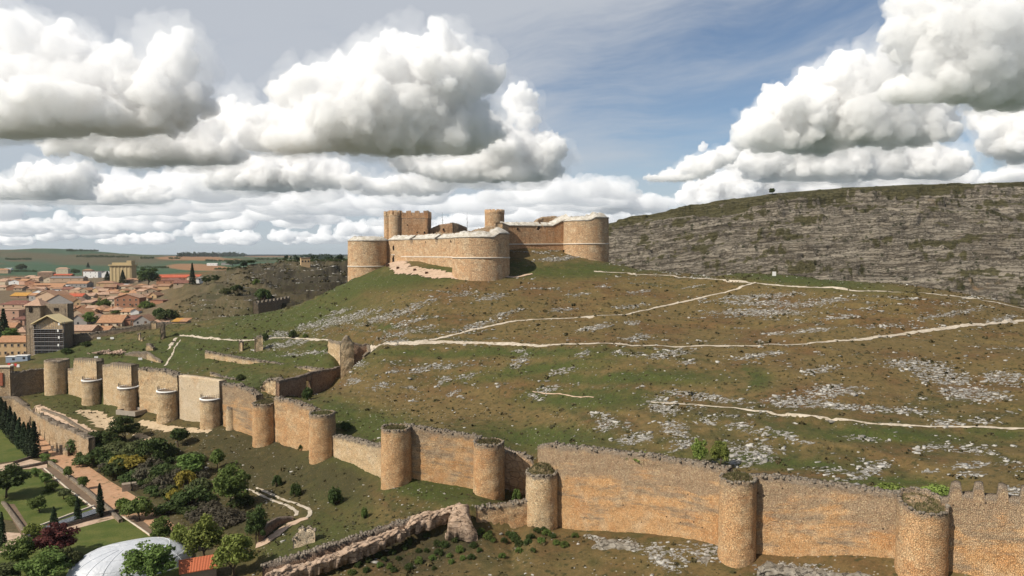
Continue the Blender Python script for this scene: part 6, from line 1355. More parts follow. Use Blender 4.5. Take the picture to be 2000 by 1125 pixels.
def house(label, px, py, wpx, dpth, hpx, rise, wall, roof, form='x', rz=.0, wins=0, doors=0, rows=1, frame=False, chim=0, Y=None, group=HG, name='house', cat='house', over=.45, wall2=None):
    """px, py: middle of the foot of the front wall; wpx, hpx its width and height to the eaves; rise in metres; form x/y ridge, h hip, s single slope, f flat"""
    p = hit(px, py) if Y is None else gpt(px, Y, py=py); k = p.y / F
    if Y is not None:
        q = at(px, py, Y); p = Vector((q[0], Y, q[2]))
    w_ = wpx * k; h = hpx * k; d = dpth
    T = thing(name, label, cat, p, rz, group); b = MB(); a = w_ / 2
    g0 = -5.0
    if form == 'x':   # ridge parallel to the front
        b.add([(-a,0,g0),(a,0,g0),(a,d,g0),(-a,d,g0),(-a,0,h),(a,0,h),(a,d,h),(-a,d,h),(-a,d/2,h+rise),(a,d/2,h+rise)], [(0,1,5,4),(1,2,6,9,5),(2,3,7,6),(3,0,4,8,7),(4,5,9,8),(6,7,8,9)])
    elif form == 'y':
        b.add([(-a,0,g0),(a,0,g0),(a,d,g0),(-a,d,g0),(-a,0,h),(a,0,h),(a,d,h),(-a,d,h),(0,0,h+rise),(0,d,h+rise)], [(0,1,5,8,4),(1,2,6,5),(2,3,7,9,6),(3,0,4,7),(5,6,9,8),(7,4,8,9)])
    else: b.box((0, d/2, (h+g0)/2), (w_, d, h-g0))
    b.build('wall', WM[wall], T)
    r = MB(); o = over; th = .22
    def slab(pts):
        n = len(pts); r.add([(x, y, z) for x, y, z in pts] + [(x, y, z + th) for x, y, z in pts], [tuple(range(n))[::-1], tuple(range(n, 2*n))] + [(i, (i+1) % n, n + (i+1) % n, n + i) for i in range(n)])
    e = .06
    if form == 'x':
        dr = rise * o / (d/2); slab([(-a-o, -o, h-dr+e), (a+o, -o, h-dr+e), (a+o, d/2, h+rise+e), (-a-o, d/2, h+rise+e)]); slab([(-a-o, d/2+.004, h+rise+e+.004), (a+o, d/2+.004, h+rise+e+.004), (a+o, d+o, h-dr+e), (-a-o, d+o, h-dr+e)])
    elif form == 'y':
        dr = rise * o / a; slab([(-a-o, -o, h-dr+e), (0, -o, h+rise+e), (0, d+o, h+rise+e), (-a-o, d+o, h-dr+e)]); slab([(.004, -o, h+rise+e+.004), (a+o, -o, h-dr+e), (a+o, d+o, h-dr+e), (.004, d+o, h+rise+e+.004)])
    elif form == 'h':
        m_ = min(a, d/2) * .9; v = [(-a-o,-o,h+.03),(a+o,-o,h+.03),(a+o,d+o,h+.03),(-a-o,d+o,h+.03)]
        tq = [(-a+m_, d/2, h+rise), (a-m_, d/2, h+rise)] if a > d/2 else [(0, m_, h+rise), (0, d-m_, h+rise)]
        fs = [(0,3,2,1),(0,1,5,4),(2,3,4,5),(1,2,5),(3,0,4)] if a > d/2 else [(0,3,2,1),(0,1,4),(1,2,5,4),(2,3,5),(3,0,4,5)]
        r.add(v + tq, fs)
    elif form == 's': slab([(-a-o,-o,h-.1),(a+o,-o,h-.1),(a+o,d+o,h+rise),(-a-o,d+o,h+rise)])
    else: r.box((0, d/2, h+.12), (w_+.5, d+.5, .28))
    ro = r.build('roof', RF[roof], T)
    if chim:
        cz = h + rise * .8; MB().box((a * .4, d * .5, cz), (.7, .7, 1.9)).box((a*.4, d*.5, cz + 1.0), (.9, .9, .16)).build('chimney', WM['brick'], ro)
    def put(me, nm, x, y, z, rzz=0, s=1.0, par=None):
        ob = bpy.data.objects.new(nm, me); COL.objects.link(ob); ob.parent = par or T; ob.location = (x, y, z); ob.rotation_euler = (0, 0, rzz); ob.scale = (s, 1, s); return ob
    if wins:
        for rw in range(rows):
            z = h * (rw + .60) / rows if rows > 1 else h * .60
            for i in range(wins):
                x = -a + w_ * (i + .5) / wins + .15 * math.sin(i * 5.1 + px); wdw = put(WINM, 'window', x, 0, z)
                if frame: put(FRM, 'frame', 0, 0, 0, par=wdw)
        for i in range(max(1, wins // 2)): put(WINM, 'window', a, d * (i + .5) / max(1, wins // 2), h * .6, math.pi / 2)
    for i in range(doors): put(DRM, 'door', -a + w_ * (i + .72) / doors, 0, 1.05)
    return T
H_ = house
# row by row, far to near: (label, px, foot row, width px, depth m, wall px, rise m, wall, roof, form, turn, windows, doors, rows, frames, chimneys)
H_('cream two-storey house with a pale hip roof, standing above the town on the field edge', 121, 536, 22, 12, 11, 3.0, 'cream', 'pink', 'h', .15, 3, 0, 1, True, 1)
H_('white cube-shaped house on two levels with a garage door beside the grain silo', 177, 543, 28, 11, 13, .4, 'white', 'maroon', 'h', .05, 3, 1, 2)
H_('brown hip-roofed house behind the white cube-shaped one', 170, 537, 18, 12, 9, 2.5, 'brown', 'brown', 'h', .1)
H_('blue-grey rendered house wing to the right of the white cube-shaped house', 192, 541, 14, 12, 11, .5, 'grey', 'grey', 'f', .1)
H_('small white gabled house touching the grain silo', 206, 542, 14, 9, 9, 2.6, 'white', 'white', 'y', .1, 1)
H_('orange-roofed house at the far left edge by the dark hedge', 4, 534, 22, 12, 7, 2.8, 'tan', 'orange', 'h', .1, 2)
H_('white shed with a pale roof right of the far-left orange-roofed house', 15, 528, 12, 10, 4, .5, 'white', 'white', 's', .1)
H_('brown-walled chalet with a deep veranda left of the cream two-storey house', 88, 541, 28, 12, 9, 2.0, 'brown', 'pink', 'h', .1, 3, 1)
H_('long house with rose-red roof just below the cream two-storey house', 122, 543, 34, 10, 6, 1.6, 'brick', 'red', 'x', .05, 3)
H_('long barn with a dark grey roof and a cream gable', 130, 551, 62, 14, 8, 2.0, 'tan', 'grey', 'x', .08, 4)
H_('small cream gabled house at the end of the dark grey barn', 94, 552, 17, 10, 7, 3.0, 'cream', 'brown', 'y', .1, 1)
H_('bright orange-roofed warehouse with an open dark front', 149, 562, 40, 16, 8, 2.6, 'grey', 'orange', 'x', .06, 5, 0, 1)
H_('long low brick shed with an orange roof left of the bright orange warehouse', 97, 563, 64, 10, 6, 2.0, 'brick', 'orange', 'x', .06, 4, 1)
H_('pale grey garage under the end of the bright orange warehouse', 121, 566, 18, 8, 7, .4, 'grey', 'white', 's', .05, 0, 2)
H_('house with vivid red roof and a cream front near the middle of the town', 146, 588, 28, 11, 9, 2.4, 'cream', 'red', 'x', .08, 2, 1)
H_('large barn with two broad brown roof slopes and a tall cream end wall', 92, 590, 56, 20, 10, 5.0, 'tan', 'brown', 'y', -.25, 2, 0)
H_('stone end house with orange roof propped against the large brown barn', 63, 589, 14, 9, 12, 2.0, 'grey', 'orange', 'x', -.1, 1)
H_('big house with a broad blank grey gable behind the church tower', 115, 598, 52, 16, 8, 6.5, 'grey', 'orange', 'y', .12)
H_('hall with a vivid ochre-yellow sheet roof near the left edge', 36, 583, 34, 14, 5, 3.0, 'brown', 'yellow', 'x', -.1, 1)
H_('house with wide maroon hip roof at the left edge above the pink one', 26, 602, 60, 16, 7, 3.2, 'tan', 'maroon', 'h', -.05, 3)
H_('tall pink house with a balcony at the left edge', 16, 628, 40, 12, 22, .6, 'pink', 'pink', 'f', .1, 2, 1, 2, True)
H_('salmon-coloured house with dark shutters between the pink one and the church', 36, 636, 22, 10, 12, 1.0, 'pink', 'maroon', 's', .1, 2, 1)
H_('yellow-walled house with a gabled end to the right of the big grey gable', 152, 600, 16, 12, 11, 2.5, 'ochre', 'pink', 'y', .2, 1)
H_('stone house with a low pink roof joined to the yellow-walled one', 168, 600, 20, 10, 9, 1.4, 'stone', 'pink', 's', .1, 1)
H_('cream house with three small windows in a row and a flat brown roof', 193, 598, 34, 10, 10, 2.0, 'cream', 'brown', 'x', .05, 3)
H_('cream house with a tall pillared porch left of the brick loggia house', 216, 600, 18, 9, 16, 1.5, 'cream', 'pink', 's', .05, 2, 1, 2)
H_('brick house with an open pillared loggia under a broad peach roof', 248, 600, 46, 14, 18, 3.0, 'brick', 'pink', 'y', .12, 4, 1, 2, True)
H_('house with pink roof and cream front behind the cream three-window house', 170, 585, 24, 10, 7, 2.0, 'cream', 'pink', 'x', .1, 2)
H_('brown-roofed hip house below the white cube-shaped house', 206, 561, 34, 12, 8, 2.6, 'ochre', 'brown', 'h', .1, 3, 1)
H_('white-gabled low house left of the middle, with a pale ridge', 184, 569, 26, 10, 4, 3.0, 'white', 'pink', 'y', .1)
H_('long cream yard wall house right of the silo foot', 236, 561, 22, 8, 5, .4, 'cream', 'white', 's', .1)
H_('brick sheds with maroon roof behind the silo, towards the big tree', 258, 553, 22, 10, 6, 2.2, 'stone', 'brown', 'x', .1, 2)
H_('house with a white fascia and dark garage mouth in the middle of the town', 218, 576, 26, 10, 6, 1.4, 'white', 'orange', 's', .05, 1, 1)
H_('stone house with a broken corner on the hillside edge, above the brick loggia house', 276, 578, 20, 10, 9, 1.8, 'stone', 'pink', 'x', -.1, 1, 1)
H_('long brick outbuilding at the hillside edge behind the parked white car', 296, 582, 26, 8, 5, 1.2, 'brick', 'pink', 's', -.15)
H_('roofless brick yard on the hillside edge right of the parked white car', 306, 594, 28, 8, 7, .3, 'brick', 'maroon', 'f', -.2)
H_('wide house with brown tiled roof and cream front with four dark doors', 214, 640, 46, 14, 10, 4.0, 'cream', 'orange', 'x', .06, 3, 3)
H_('terraced brick house with white balcony posts, joined to the house with dark doors', 250, 636, 28, 12, 12, 1.4, 'brick', 'maroon', 's', .08, 2, 1, 1, True)
H_('grey-gabled house at the right end of the row above the dark boundary wall', 277, 634, 32, 11, 7, 3.4, 'grey', 'brown', 'y', .1, 2, 1)
H_('long low tiled sheds at the very end of the town row, by the gully', 318, 634, 36, 8, 5, 1.4, 'stone', 'pink', 's', .05)
H_('little shed with a bright yellow tarpaulin roof at the very end of the town row', 345, 632, 16, 6, 4, 1.0, 'tan', 'yellow', 's', .05)
H_('orange-roofed little shed at the right tip of the town row', 358, 632, 12, 6, 4, 1.0, 'tan', 'orange', 's', .05)
H_('stone gabled house behind the green trees, right of the church', 152, 636, 34, 12, 8, 4.2, 'grey', 'pink', 'y', .1, 1)
H_('long house with ridged salmon roofs behind the scaffolded church', 150, 622, 40, 12, 6, 4.0, 'stone', 'orange', 'y', -.15)
H_('low salmon roofs close behind the scaffold, above the dark boundary wall', 156, 650, 44, 14, 4, 2.6, 'tan', 'pink', 'x', .1)
H_('low shed with a terracotta roof between the scaffold and the dark boundary wall', 195, 648, 34, 9, 3, 2.0, 'tan', 'orange', 'x', .08)
H_('hip-roofed barn with pale tiles left of the church tower foot', 38, 655, 24, 12, 6, 3.0, 'tan', 'pink', 'h', .1)
H_('long ochre townhouse with two rows of shuttered windows left of the church', 24, 698, 60, 11, 30, 2.4, 'ochre', 'orange', 'x', .05, 5, 2, 2, True, 1, Y=352)
H_('wide red-roofed complex at the town end under the ploughed field', 352, 549, 92, 18, 7, 3.0, 'brick', 'red', 'x', .03, 6)
H_('maroon hip-roofed house in front of the wide red-roofed complex', 334, 556, 40, 14, 8, 2.8, 'brick', 'maroon', 'h', .05, 3)
H_('second maroon roof in front of the wide red-roofed complex, lower and longer', 356, 559, 34, 10, 6, 2.2, 'stone', 'maroon', 'x', .05, 2)
H_('cream house end beside the tall fir at the red-roofed complex', 372, 550, 14, 10, 8, 2.0, 'cream', 'orange', 'y', .05, 1)
H_('white low building right of the tall fir at the town end', 396, 549, 26, 8, 5, 1.0, 'white', 'grey', 's', .05, 2)
# closely packed small houses between the named ones
WN = {'cream': 'cream', 'ochre': 'ochre', 'tan': 'tan', 'stone': 'rubble-stone', 'brick': 'brick-red', 'white': 'white', 'pink': 'salmon', 'grey': 'grey'}
RN = {'orange': 'orange', 'brown': 'brown', 'pink': 'pale pink', 'maroon': 'maroon'}
FN = {'x': 'long-ridged', 'y': 'front-gabled', 'h': 'hipped', 's': 'lean-to'}
g = np.random.default_rng(8); used = set()
for row, (py, x0, x1, step) in enumerate([(549, 8, 80, 20), (556, 2, 64, 19), (567, 4, 120, 22), (574, 60, 300, 23), (566, 215, 320, 19), (582, 120, 300, 22), (608, 60, 210, 24), (614, 130, 265, 22), (645, 2, 26, 18), (626, 165, 200, 20), (590, 250, 290, 20)]):
    x = x0
    while x < x1:
        px = x + g.uniform(-3, 3); pyy = py + g.uniform(-2, 3); Wc = list(WN)[g.choice(8, p=[.2, .2, .18, .18, .08, .06, .06, .04])]; Rc = list(RN)[g.choice(4, p=[.42, .23, .27, .08])]; fm = 'xyhs'[g.choice(4, p=[.42, .3, .16, .12])]
        ref = 'near the left edge of the town' if px < 60 else 'near the church' if px < 130 and pyy > 585 else 'above the church' if px < 130 else 'in the middle of the town' if px < 200 else 'below the grain silo' if px < 262 else 'at the foot of the gully slope'
        bk = {549: 'farthest row', 556: 'second farthest row', 567: 'upper rows', 574: 'crowded middle rows', 566: 'rows below the big tree', 582: 'lower middle rows', 608: 'row behind the church', 614: 'rows above the cream-fronted house', 645: 'row behind the ochre townhouse', 626: 'row above the boundary wall', 590: 'row by the parked white car'}[py]
        lab = f"{WN[Wc]} house, {RN[Rc]} {FN[fm]} roof, {bk}, {ref}"
        if len(lab.split()) > 16: lab = lab.replace(f', {bk}', '')
        if lab in used:
            x += step * .35; 
            if g.random() < .25: x += step * .5
            continue
        used.add(lab)
        H_(lab, px, pyy, g.uniform(14, 25), g.uniform(8, 13), g.uniform(4.5, 8), g.uniform(1.5, 2.8), Wc, Rc, fm, g.uniform(-.3, .35), int(g.integers(0, 3)), 0, 1, False, int(g.random() < .3))
        x += step * g.uniform(.65, .95)
# grain silo
def silo():
    p = hit(236, 553); k = p.y / F; T = thing('grain_silo', 'tall pale yellow grain silo of ribbed cells with a head house on top', 'silo', p, .12); w_ = 40 * k; h = 34 * k; d = w_ * .62
    m = simple('yellow_concrete', (.46, .36, .20), .85, .14, .25, obj=False); b = MB(); b.box((0, d / 2, h / 2 - 3), (w_, d, h + 4)); r = w_ / 12
    for i in range(6): b.tube((-w_ / 2 + r * (2 * i + 1), r * .82, -5), (-w_ / 2 + r * (2 * i + 1), r * .82, h), r * 1.0, n=18)
    for i in range(3): b.tube((w_ / 2 - d / 7.5, d * (i + .5) / 3, -5), (w_ / 2 - d / 7.5, d * (i + .5) / 3, h), d / 6, n=18)
    b.build('wall', m, T); MB().box((0, d / 2, h + .7), (w_ + 2.5, d + 3, 1.4)).build('cornice', m, T); MB().box((-w_ * .08, d / 2, h + 2.6), (w_ * .72, d * .6, 2.8)).build('gallery', m, T)
    hh = MB().box((w_ * .36, d / 2, h + 3.6), (w_ * .22, d * .7, 6.0)).build('head_house', m, T)
silo()
# church with a tower and the scaffolded nave
def church():
    Y = 347; L = P3(52, 690, Y); T = thing('church', 'old stone church with a square tower and a scaffolded open nave end', 'church', (0, 0, 0))
    zb = L[2] - 3; c = lambda px, py, YY=Y: P3(px, py, YY)
    x0, x1 = c(49, 600)[0], c(79, 600)[0]; zt = c(60, 597)[2]
    strip('tower', [(x0, Y, zb, zt), (x1, Y, zb, zt), (x1, Y + 8, zb, zt), (x0, Y + 8, zb, zt), (x0, Y, zb, zt)], 1.0, M_CHURCH, T, jag=.05, rough=.06, dz=1)
    w_ = x1 - x0; xm = (x0 + x1) / 2
    MB().add([(x0 - .7, Y - .7, zt), (x1 + .7, Y - .7, zt), (x1 + .7, Y + 8.7, zt), (x0 - .7, Y + 8.7, zt), (xm, Y + 4, c(62, 583)[2])], [(0,3,2,1),(0,1,4),(1,2,4),(2,3,4),(3,0,4)]).build('roof', RF['pink'], T)
    q = c(60, 604.5); b = MB(); b.box((q[0], Y - .1, q[2]), (1.5, .5, 2.6)); b.build('window', M_DARK, T)
    xa, xb = c(79, 600)[0], c(124, 600)[0]; zn = c(100, 594)[2]
    nv = strip('nave', [(xa, Y + 3, zb, zn), (xb, Y + 3, zb, zn)], 1.2, M_CHURCH, T, jag=.08, rough=.08, dz=1)
    q = c(110, 604, Y + 3); MB().box((q[0], Y + 2.9, q[2]), (2.0, .5, 1.3)).build('window', M_DARK, nv)
    strip('nave', [(xb, Y + 3, zb, zn), (xb, Y + 8, zb, zn)], 1.2, M_CHURCH, T, jag=.08, rough=.08, dz=1); MB().box(((xa + xb) / 2, Y + 6, zn - .3), (xb - xa, 5, .4)).build('roof', RF['grey'], T)
    # chancel with cream timber gable roof
    Y2 = 336; a, r, e = c(61, 634, Y2), c(93, 617, Y2), c(121, 632, Y2); dep = 9
    v = []; 
    for p in (a, r, e): v += [(p[0], Y2 - .6, p[2]), (p[0], Y2 + dep, p[2])]
    up = [(x, y, z + .5) for x, y, z in v]
    MB().add(v + up, [(0,1,3,2),(2,3,5,4),(6,8,9,7),(8,10,11,9),(0,2,8,6),(2,4,10,8),(1,7,9,3),(3,9,11,5),(0,6,7,1),(4,5,11,10)]).build('chancel_roof', simple('new_timber', (.62,.50,.28), .7, .15, 1), T)
    pier = [(66, 640, 690)]; xl, xr = c(66, 650, Y2)[0], c(119, 650, Y2)[0]
    strip('pier', [(c(57, 640, Y2)[0], Y2 + .2, zb - 2, c(60, 638, Y2)[2]), (c(66, 640, Y2)[0], Y2, zb - 2, c(66, 634, Y2)[2])], dep, M_CHURCH, T, jag=.2, rough=.15)
    strip('gable', [(xl, Y2 + 1.2, c(66, 644, Y2)[2], a[2]), (r[0], Y2 + 1.2, c(66, 644, Y2)[2], r[2] - .1), (xr, Y2 + 1.2, c(66, 644, Y2)[2], e[2])], .5, M_TAN, T, jag=0, rough=.02)
    MB().box(((xl + xr) / 2, Y2 + dep - 1, (zb + a[2]) / 2 - 1), (xr - xl, .6, a[2] - zb)).build('back_wall', WM['brown'], T)
    strip('pier', [(xr - .6, Y2 + 1.4, zb - 2, e[2] - .4), (xr + .4, Y2 + 1.4, zb - 2, e[2] - .4)], dep - 2, M_CHURCH, T, jag=.05, rough=.08)
    # scaffold: tubes and decks
    S = thing('scaffold', 'grey tube scaffold filling the open end of the church', 'scaffold', (0, 0, 0)); m1 = simple('galvanised_tube', (.22,.225,.24), .45, .1, 2, .5); tb = MB(); zt2 = c(100, 633, Y2)[2]; z0 = zb + 1
    xs = np.linspace(xl + .3, xr + 1.6, 9)
    for x in xs:
        for y in (Y2 - .9, Y2 + .3): tb.tube((x, y, z0 - 2), (x, y, zt2 if x < xr - 2 else zt2 + 1.2), .06, n=5)
    lv = np.arange(z0 + 1.2, zt2 - .5, 1.95)
    for z in lv:
        for y in (Y2 - .9, Y2 + .3): tb.tube((xs[0], y, z), (xs[-1], y, z), .055, n=5)
        tb.tube((xs[0], Y2 - .9, z + 1.0), (xs[-1], Y2 - .9, z + 1.0), .04, n=4)
    for i in range(0, 8, 2): tb.tube((xs[i], Y2 - .95, z0), (xs[i + 1], Y2 - .95, z0 + 3.9), .04, n=4); tb.tube((xs[i + 1], Y2 - .95, z0 + 7.8), (xs[i], Y2 - .95, z0 + 3.9), .04, n=4)
    tb.build('frame', m1, S)
    for z in lv: MB().box(((xs[0] + xs[-1]) / 2, Y2 - .3, z + .07), (xs[-1] - xs[0], 1.1, .06)).build('deck', simple('scaffold_board', (.17,.15,.135), .8, .2, 2), S)
    for px, py in ((115, 633), (113, 646), (115, 659), (114, 674), (114, 687)):
        q = c(px, py, Y2 - 1.05); MB().box((q[0], q[1], q[2]), (.7, .1, 1.1)).build('sheet', M_WHITEPAINT, S)
church()
# site cabins, barriers, car, signs
def cabin(px, py, lab, wd):
    p = hit(px, py); T = thing('site_cabin', lab, 'cabin', p, .1); MB().box((0, 1.2, 1.2), (wd, 2.4, 2.6)).build('body', simple('blue_grey_panel', (.26,.31,.37), .6, .1, 1), T); MB().box((0, 1.2, 2.6), (wd + .3, 2.7, .18)).build('roof', M_WHITEPAINT, T); MB().box((wd * .2, -.03, 1.5), (1.0, .12, .9)).build('window', M_GLASS, T)
cabin(22, 708, 'blue-grey site cabin with white roof, the one nearer the left edge', 4.6); cabin(42, 706, 'blue-grey site cabin with white roof, the one nearer the church', 5.0)
for px, py, c_ in ((18, 714, 'red'), (24, 716, 'white'), (31, 715, 'red'), (36, 717, 'white')):
    p = hit(px, py); tag_o = MB().box((0, 0, .5), (1.3, .5, 1.0), taper=.2).box((0, 0, 1.05), (1.1, .2, .12)).build('barrier', simple(c_ + '_plastic', (.5,.06,.05) if c_ == 'red' else (.68,.66,.63), .5, .1, 1)); tag_o.location = p; tag(tag_o, f'{c_} plastic barrier in the works yard below the site cabins', 'barrier', f'{c_} barriers in the works yard')
def car():
    p = hit(287, 592); T = thing('parked_car', 'white car parked on the slope right of the brick loggia house', 'car', p, .25); m = simple('white_car_paint', (.66,.68,.70), .3, .03, 1, .5)
    b = MB(); b.box((0, 0, .62), (4.4, 1.75, .62), taper=.04); b.build('body', m, T); MB().box((-.2, 0, 1.15), (2.5, 1.6, .52), taper=.18).build('cabin', M_GLASS, T); MB().box((-.2, 0, 1.44), (2.0, 1.35, .06)).build('roof', m, T)
    for x in (-1.4, 1.4):
        for y in (-.85, .85): MB().tube((x, y - .1, .33), (x, y + .1, .33), .33, n=14).build('wheel', M_RAIL, T)
car()
for px, py, l in ((193, 664, 'white information board on the grass below the boundary wall, the larger one'), (219, 664, 'small white information board right of the larger one'), (274, 705, 'small white sign lying near the L-shaped ruin'), (188, 702, 'white stone block behind the stepped wall panel')):
    p = hit(px, py + 1); T = thing('information_board', l, 'sign', p, .2); MB().box((0, 0, 1.1), (1.5, .08, .9)).build('panel', M_WHITEPAINT, T); MB().tube((-.5, .06, -.1), (-.5, .06, 1.1), .05).tube((.5, .06, -.1), (.5, .06, 1.1), .05).build('post', M_RAIL, T)
p = hit(1512, 542); T = thing('information_board', 'white panel on two posts at the junction of the hilltop paths', 'sign', p, .1); MB().box((0, 0, 1.5), (1.5, .1, 1.7)).build('panel', M_WHITEPAINT, T); MB().tube((-.6, .08, -.2), (-.6, .08, 1.5), .05).tube((.6, .08, -.2), (.6, .08, 1.5), .05).build('post', M_RAIL, T)
# rubble heaps of dressed stone by the church
def heap(px, py, wd, n, lab, col, sd):
    g = np.random.default_rng(sd); p = hit(px, py); b = MB()
    for i in range(n):
        x = g.normal(0, wd * .3); y = g.normal(0, wd * .14); z = max(0, .9 - abs(x) / wd * 1.6) * g.uniform(0, 1.3); s = g.uniform(.25, .65); b.box((x, y, z + .15), (s * 1.4, s, s * .8), g.uniform(0, 3), .1)
    o = b.build('stone_heap', simple(f'{lab[:12]} stone', col, .9, .5, 1.2), None); o.location = p; tag(o, lab, 'heap', kind='stuff')
heap(232, 690, 9, 190, 'heap of pinkish dressed stones, the right one of the pair by the church', (.50,.36,.27), 1); heap(203, 690, 8, 150, 'heap of grey-brown rubble, the left one of the pair by the church', (.38,.28,.21), 2)
# tower house on the gully rim
H_('isolated square tower house with a flat rim on the rocky gully edge', 597, 520, 17, 11, 16, .4, 'ochre', 'pink', 'f', .35, 3, 0, 1, False, 0, group=None)
H_('white farm building with dark doors among trees beyond the ploughed field', 414, 519, 20, 10, 4, 1.5, 'white', 'white', 'x', .05, 4, group=None); H_('green farm shed next to the white farm building', 442, 518, 20, 10, 4, 1.2, 'grey', 'grey', 's', .05, group=None)
# poles on the gully slope
for px, top, base in ((520, 528, 560), (545, 505, 530), (440, 522, 545), (575, 545, 575)):
    p = hit(px, base); h = (base - top) * p.y / F; o = MB().tube((0, 0, -.3), (0, 0, h), .16, .10, 6).box((0, 0, h * .93), (1.4, .12, .12)).build('utility_pole', M_BARK); o.location = p; tag(o, 'thin wooden utility pole on the scrubby gully slope', 'pole', 'utility poles on the gully slope')
# town trees and bushes
for kind, px, py, h, w_, mt, l in (('conifer', 8, 668, 62, 34, L_PINE, 'dark fir left of the church tower, in front of the pink house'), ('broad', 22, 672, 34, 36, L_MID, 'green tree at the foot of the dark fir left of the church'), ('broad', 176, 637, 30, 30, L_MID, 'round green tree between the grey gabled house and the house with dark doors'), ('broad', 203, 605, 24, 30, L_MID, 'round green tree in front of the cream three-window house'), ('shrub', 185, 604, 12, 28, L_DARK, 'dark hedge left of the round tree below the cream three-window house'), ('conifer', 240, 555, 26, 20, L_PINE, 'dark fir in front of the grain silo'), ('conifer', 210, 551, 20, 20, L_PINE, 'dark fir left of the grain silo'), ('broad', 290, 560, 40, 46, L_DARK, 'big dark round tree right of the grain silo'), ('conifer', 376, 556, 40, 18, L_PINE, 'tall pointed fir in front of the red-roofed complex'), ('broad', 271, 541, 14, 22, L_DARK, 'dark tree behind the grain silo, by a white shed'), ('shrub', 286, 602, 16, 34, L_MID, 'green bush below the parked white car'), ('shrub', 330, 624, 22, 50, L_DARK, 'big dark bush group above the end of the town row'), ('shrub', 312, 618, 18, 30, L_DARK, 'dark bush left of the big dark bush group'), ('shrub', 512, 586, 24, 40, L_DARK, 'dark round bush on the gully slope above the crenellated wall'), ('shrub', 463, 568, 14, 26, L_DARK, 'small dark bush on the gully slope left of the round one'), ('shrub', 500, 558, 14, 22, L_MID, 'green bush by the poles on the gully slope'), ('shrub', 440, 575, 14, 30, L_OLIVE, 'olive bush on the gully slope above the town end'), ('broad', 403, 555, 18, 20, L_DARK, 'dark tree beside the white low building at the town end'), ('broad', 420, 552, 16, 22, L_DARK, 'second dark tree right of the white low building'), ('broad', 455, 520, 14, 30, L_DARK, 'tree group behind the green farm shed'), ('broad', 476, 524, 16, 18, L_PINE, 'dark single tree right of the green farm shed'), ('broad', 490, 516, 9, 20, L_DARK, 'small dark tree on the field beyond the green farm shed'), ('conifer', 172, 523, 10, 9, L_PINE, 'dark fir behind the white cube-shaped house'), ('shrub', 146, 533, 9, 20, L_DARK, 'dark bushes right of the cream two-storey house'), ('shrub', 42, 526, 12, 22, L_DARK, 'dark trees by the hedge near the far-left orange roof'), ('shrub', 60, 548, 8, 24, L_DARK, 'dark bushes in front of the brown chalet'), ('shrub', 243, 577, 9, 26, L_MID, 'green bush in a courtyard above the brick loggia house'), ('shrub', 232, 612, 8, 30, L_MID, 'clipped green hedge below the brick loggia house'), ('shrub', 130, 690, 12, 24, L_DARK, 'dark shrub beside the scaffold at the foot of the boundary wall'), ('shrub', 168, 676, 10, 26, L_DARK, 'dark bush on the grass below the boundary wall')):
    pplant('tree' if kind != 'shrub' else 'bush', kind, l, 'tree' if kind != 'shrub' else 'bush', px, py, h, w_, mt, seed=3 + px % 4 if kind != 'conifer' else 1, stem='trunk' if kind != 'shrub' else 'stem')
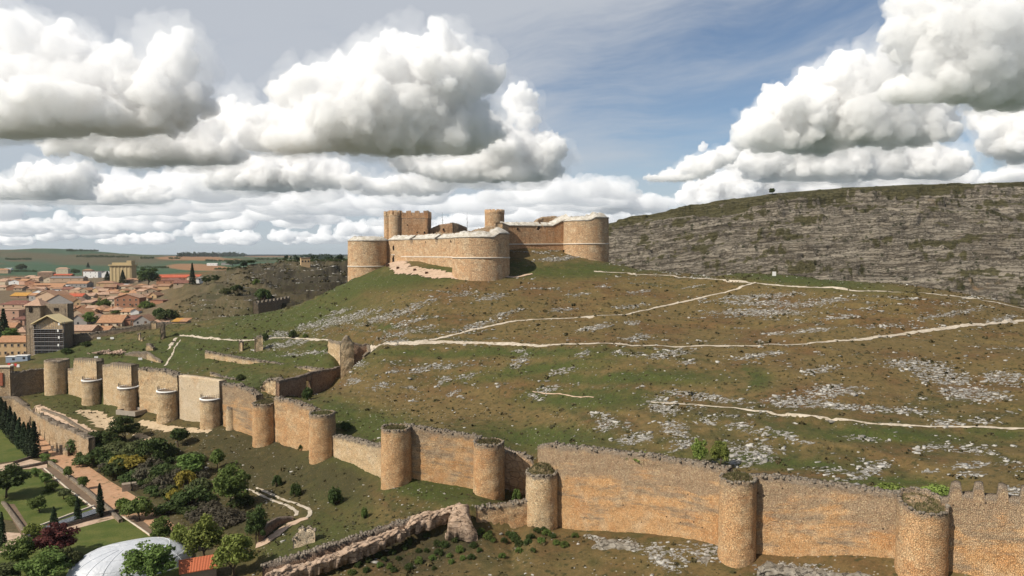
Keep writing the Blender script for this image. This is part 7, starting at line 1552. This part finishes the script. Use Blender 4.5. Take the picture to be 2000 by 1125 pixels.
# lone tree on the crest of the rocky hill
d = at(1508, 377.5, 608); plant('tree', 'broad', 'lone dark tree on the skyline of the rocky hill', 'tree', (d[0], 608, d[2] - 1.0), 6.0, 6.0, L_DARK, seed=5)
g = np.random.default_rng(17)
for px in (1600, 1645, 1712, 1745, 1765, 1800, 1925, 1960):
    cy = np.interp(px, _cx, _cy); Y = np.interp(px, [840, 1190, 1500, 2000, 2700], [720, 640, 610, 620, 560]); d = at(px, cy + .8, Y); plant('bush', 'shrub', 'low dark bush on the skyline of the rocky hill', 'bush', (d[0], Y, d[2] - .4), 1.6, g.uniform(2.5, 5), L_DARK, seed=3, group='low bushes on the skyline of the rocky hill', stem='stem')
# distant pine woods and hedges: far masses nobody could count
def far_wood(name, spans, hpx, mat, sd):
    g = np.random.default_rng(sd); C = []; Rr = []
    for x0, x1, py, dep in spans:
        n = int((x1 - x0) * 1.5)
        for i in range(n):
            px = g.uniform(x0, x1); p = hit(px, py); k = p.y / F; h = abs(hpx * k) * g.uniform(.6, 1.25); y = p.y * (1 + g.uniform(0, dep)); x = p.x * y / p.y; z = Hs(x, y)
            for j in range(3): C.append((x + g.normal(0, h * .3), y + g.normal(0, h * .3), z + h * (.35 + .25 * j))); Rr.append((h * .42, h * .42, h * .3))
    s = np.array([r[0] for r in Rr]); V, Fq = leaf_quads(C, Rr, 14, 1.0, g, shell=.4); cc = V.reshape(-1, 4, 3); m_ = cc.mean(1, keepdims=True); V = (m_ + (cc - m_) * (np.repeat(s, 14)[:, None, None] * .42)).reshape(-1, 3)
    tag(mesh(name, V, Fq, mat), kind='stuff')
far_wood('pine_wood', [(348, 478, 501.5, .06), (556, 592, 507, .05), (606, 672, 508, .06), (600, 650, 506, .04)], 7, L_PINE, 1)
far_wood('hedge', [(10, 72, 531, .01), (440, 500, 512, .02), (500, 560, 508, .02), (330, 352, 506, .02), (275, 300, 506, .02), (420, 470, 527, .01), (560, 680, 512, .02), (240, 330, 524, .02), (10, 60, 508, .02), (150, 250, 503, .02), (130, 210, 491, .02), (400, 450, 511, .03)], 3.0, L_DARK, 2)

# ------------------------------------------------------------------ the air between here and the horizon
hz = MB().box((0, 5650, 5), (32000, 12100, 170)).build('haze', None)
hm = bpy.data.materials.new('haze'); hm.use_nodes = True; hm.node_tree.nodes.clear(); t = NT(hm.node_tree)
ho = t.n('ShaderNodeOutputMaterial'); hv = t.n('ShaderNodeVolumePrincipled', {'Color': (.78, .86, .95), 'Density': .000028, 'Anisotropy': .2})
t.l.new(hv.outputs[0], ho.inputs['Volume']); hz.data.materials.append(hm); tag(hz, kind='stuff')
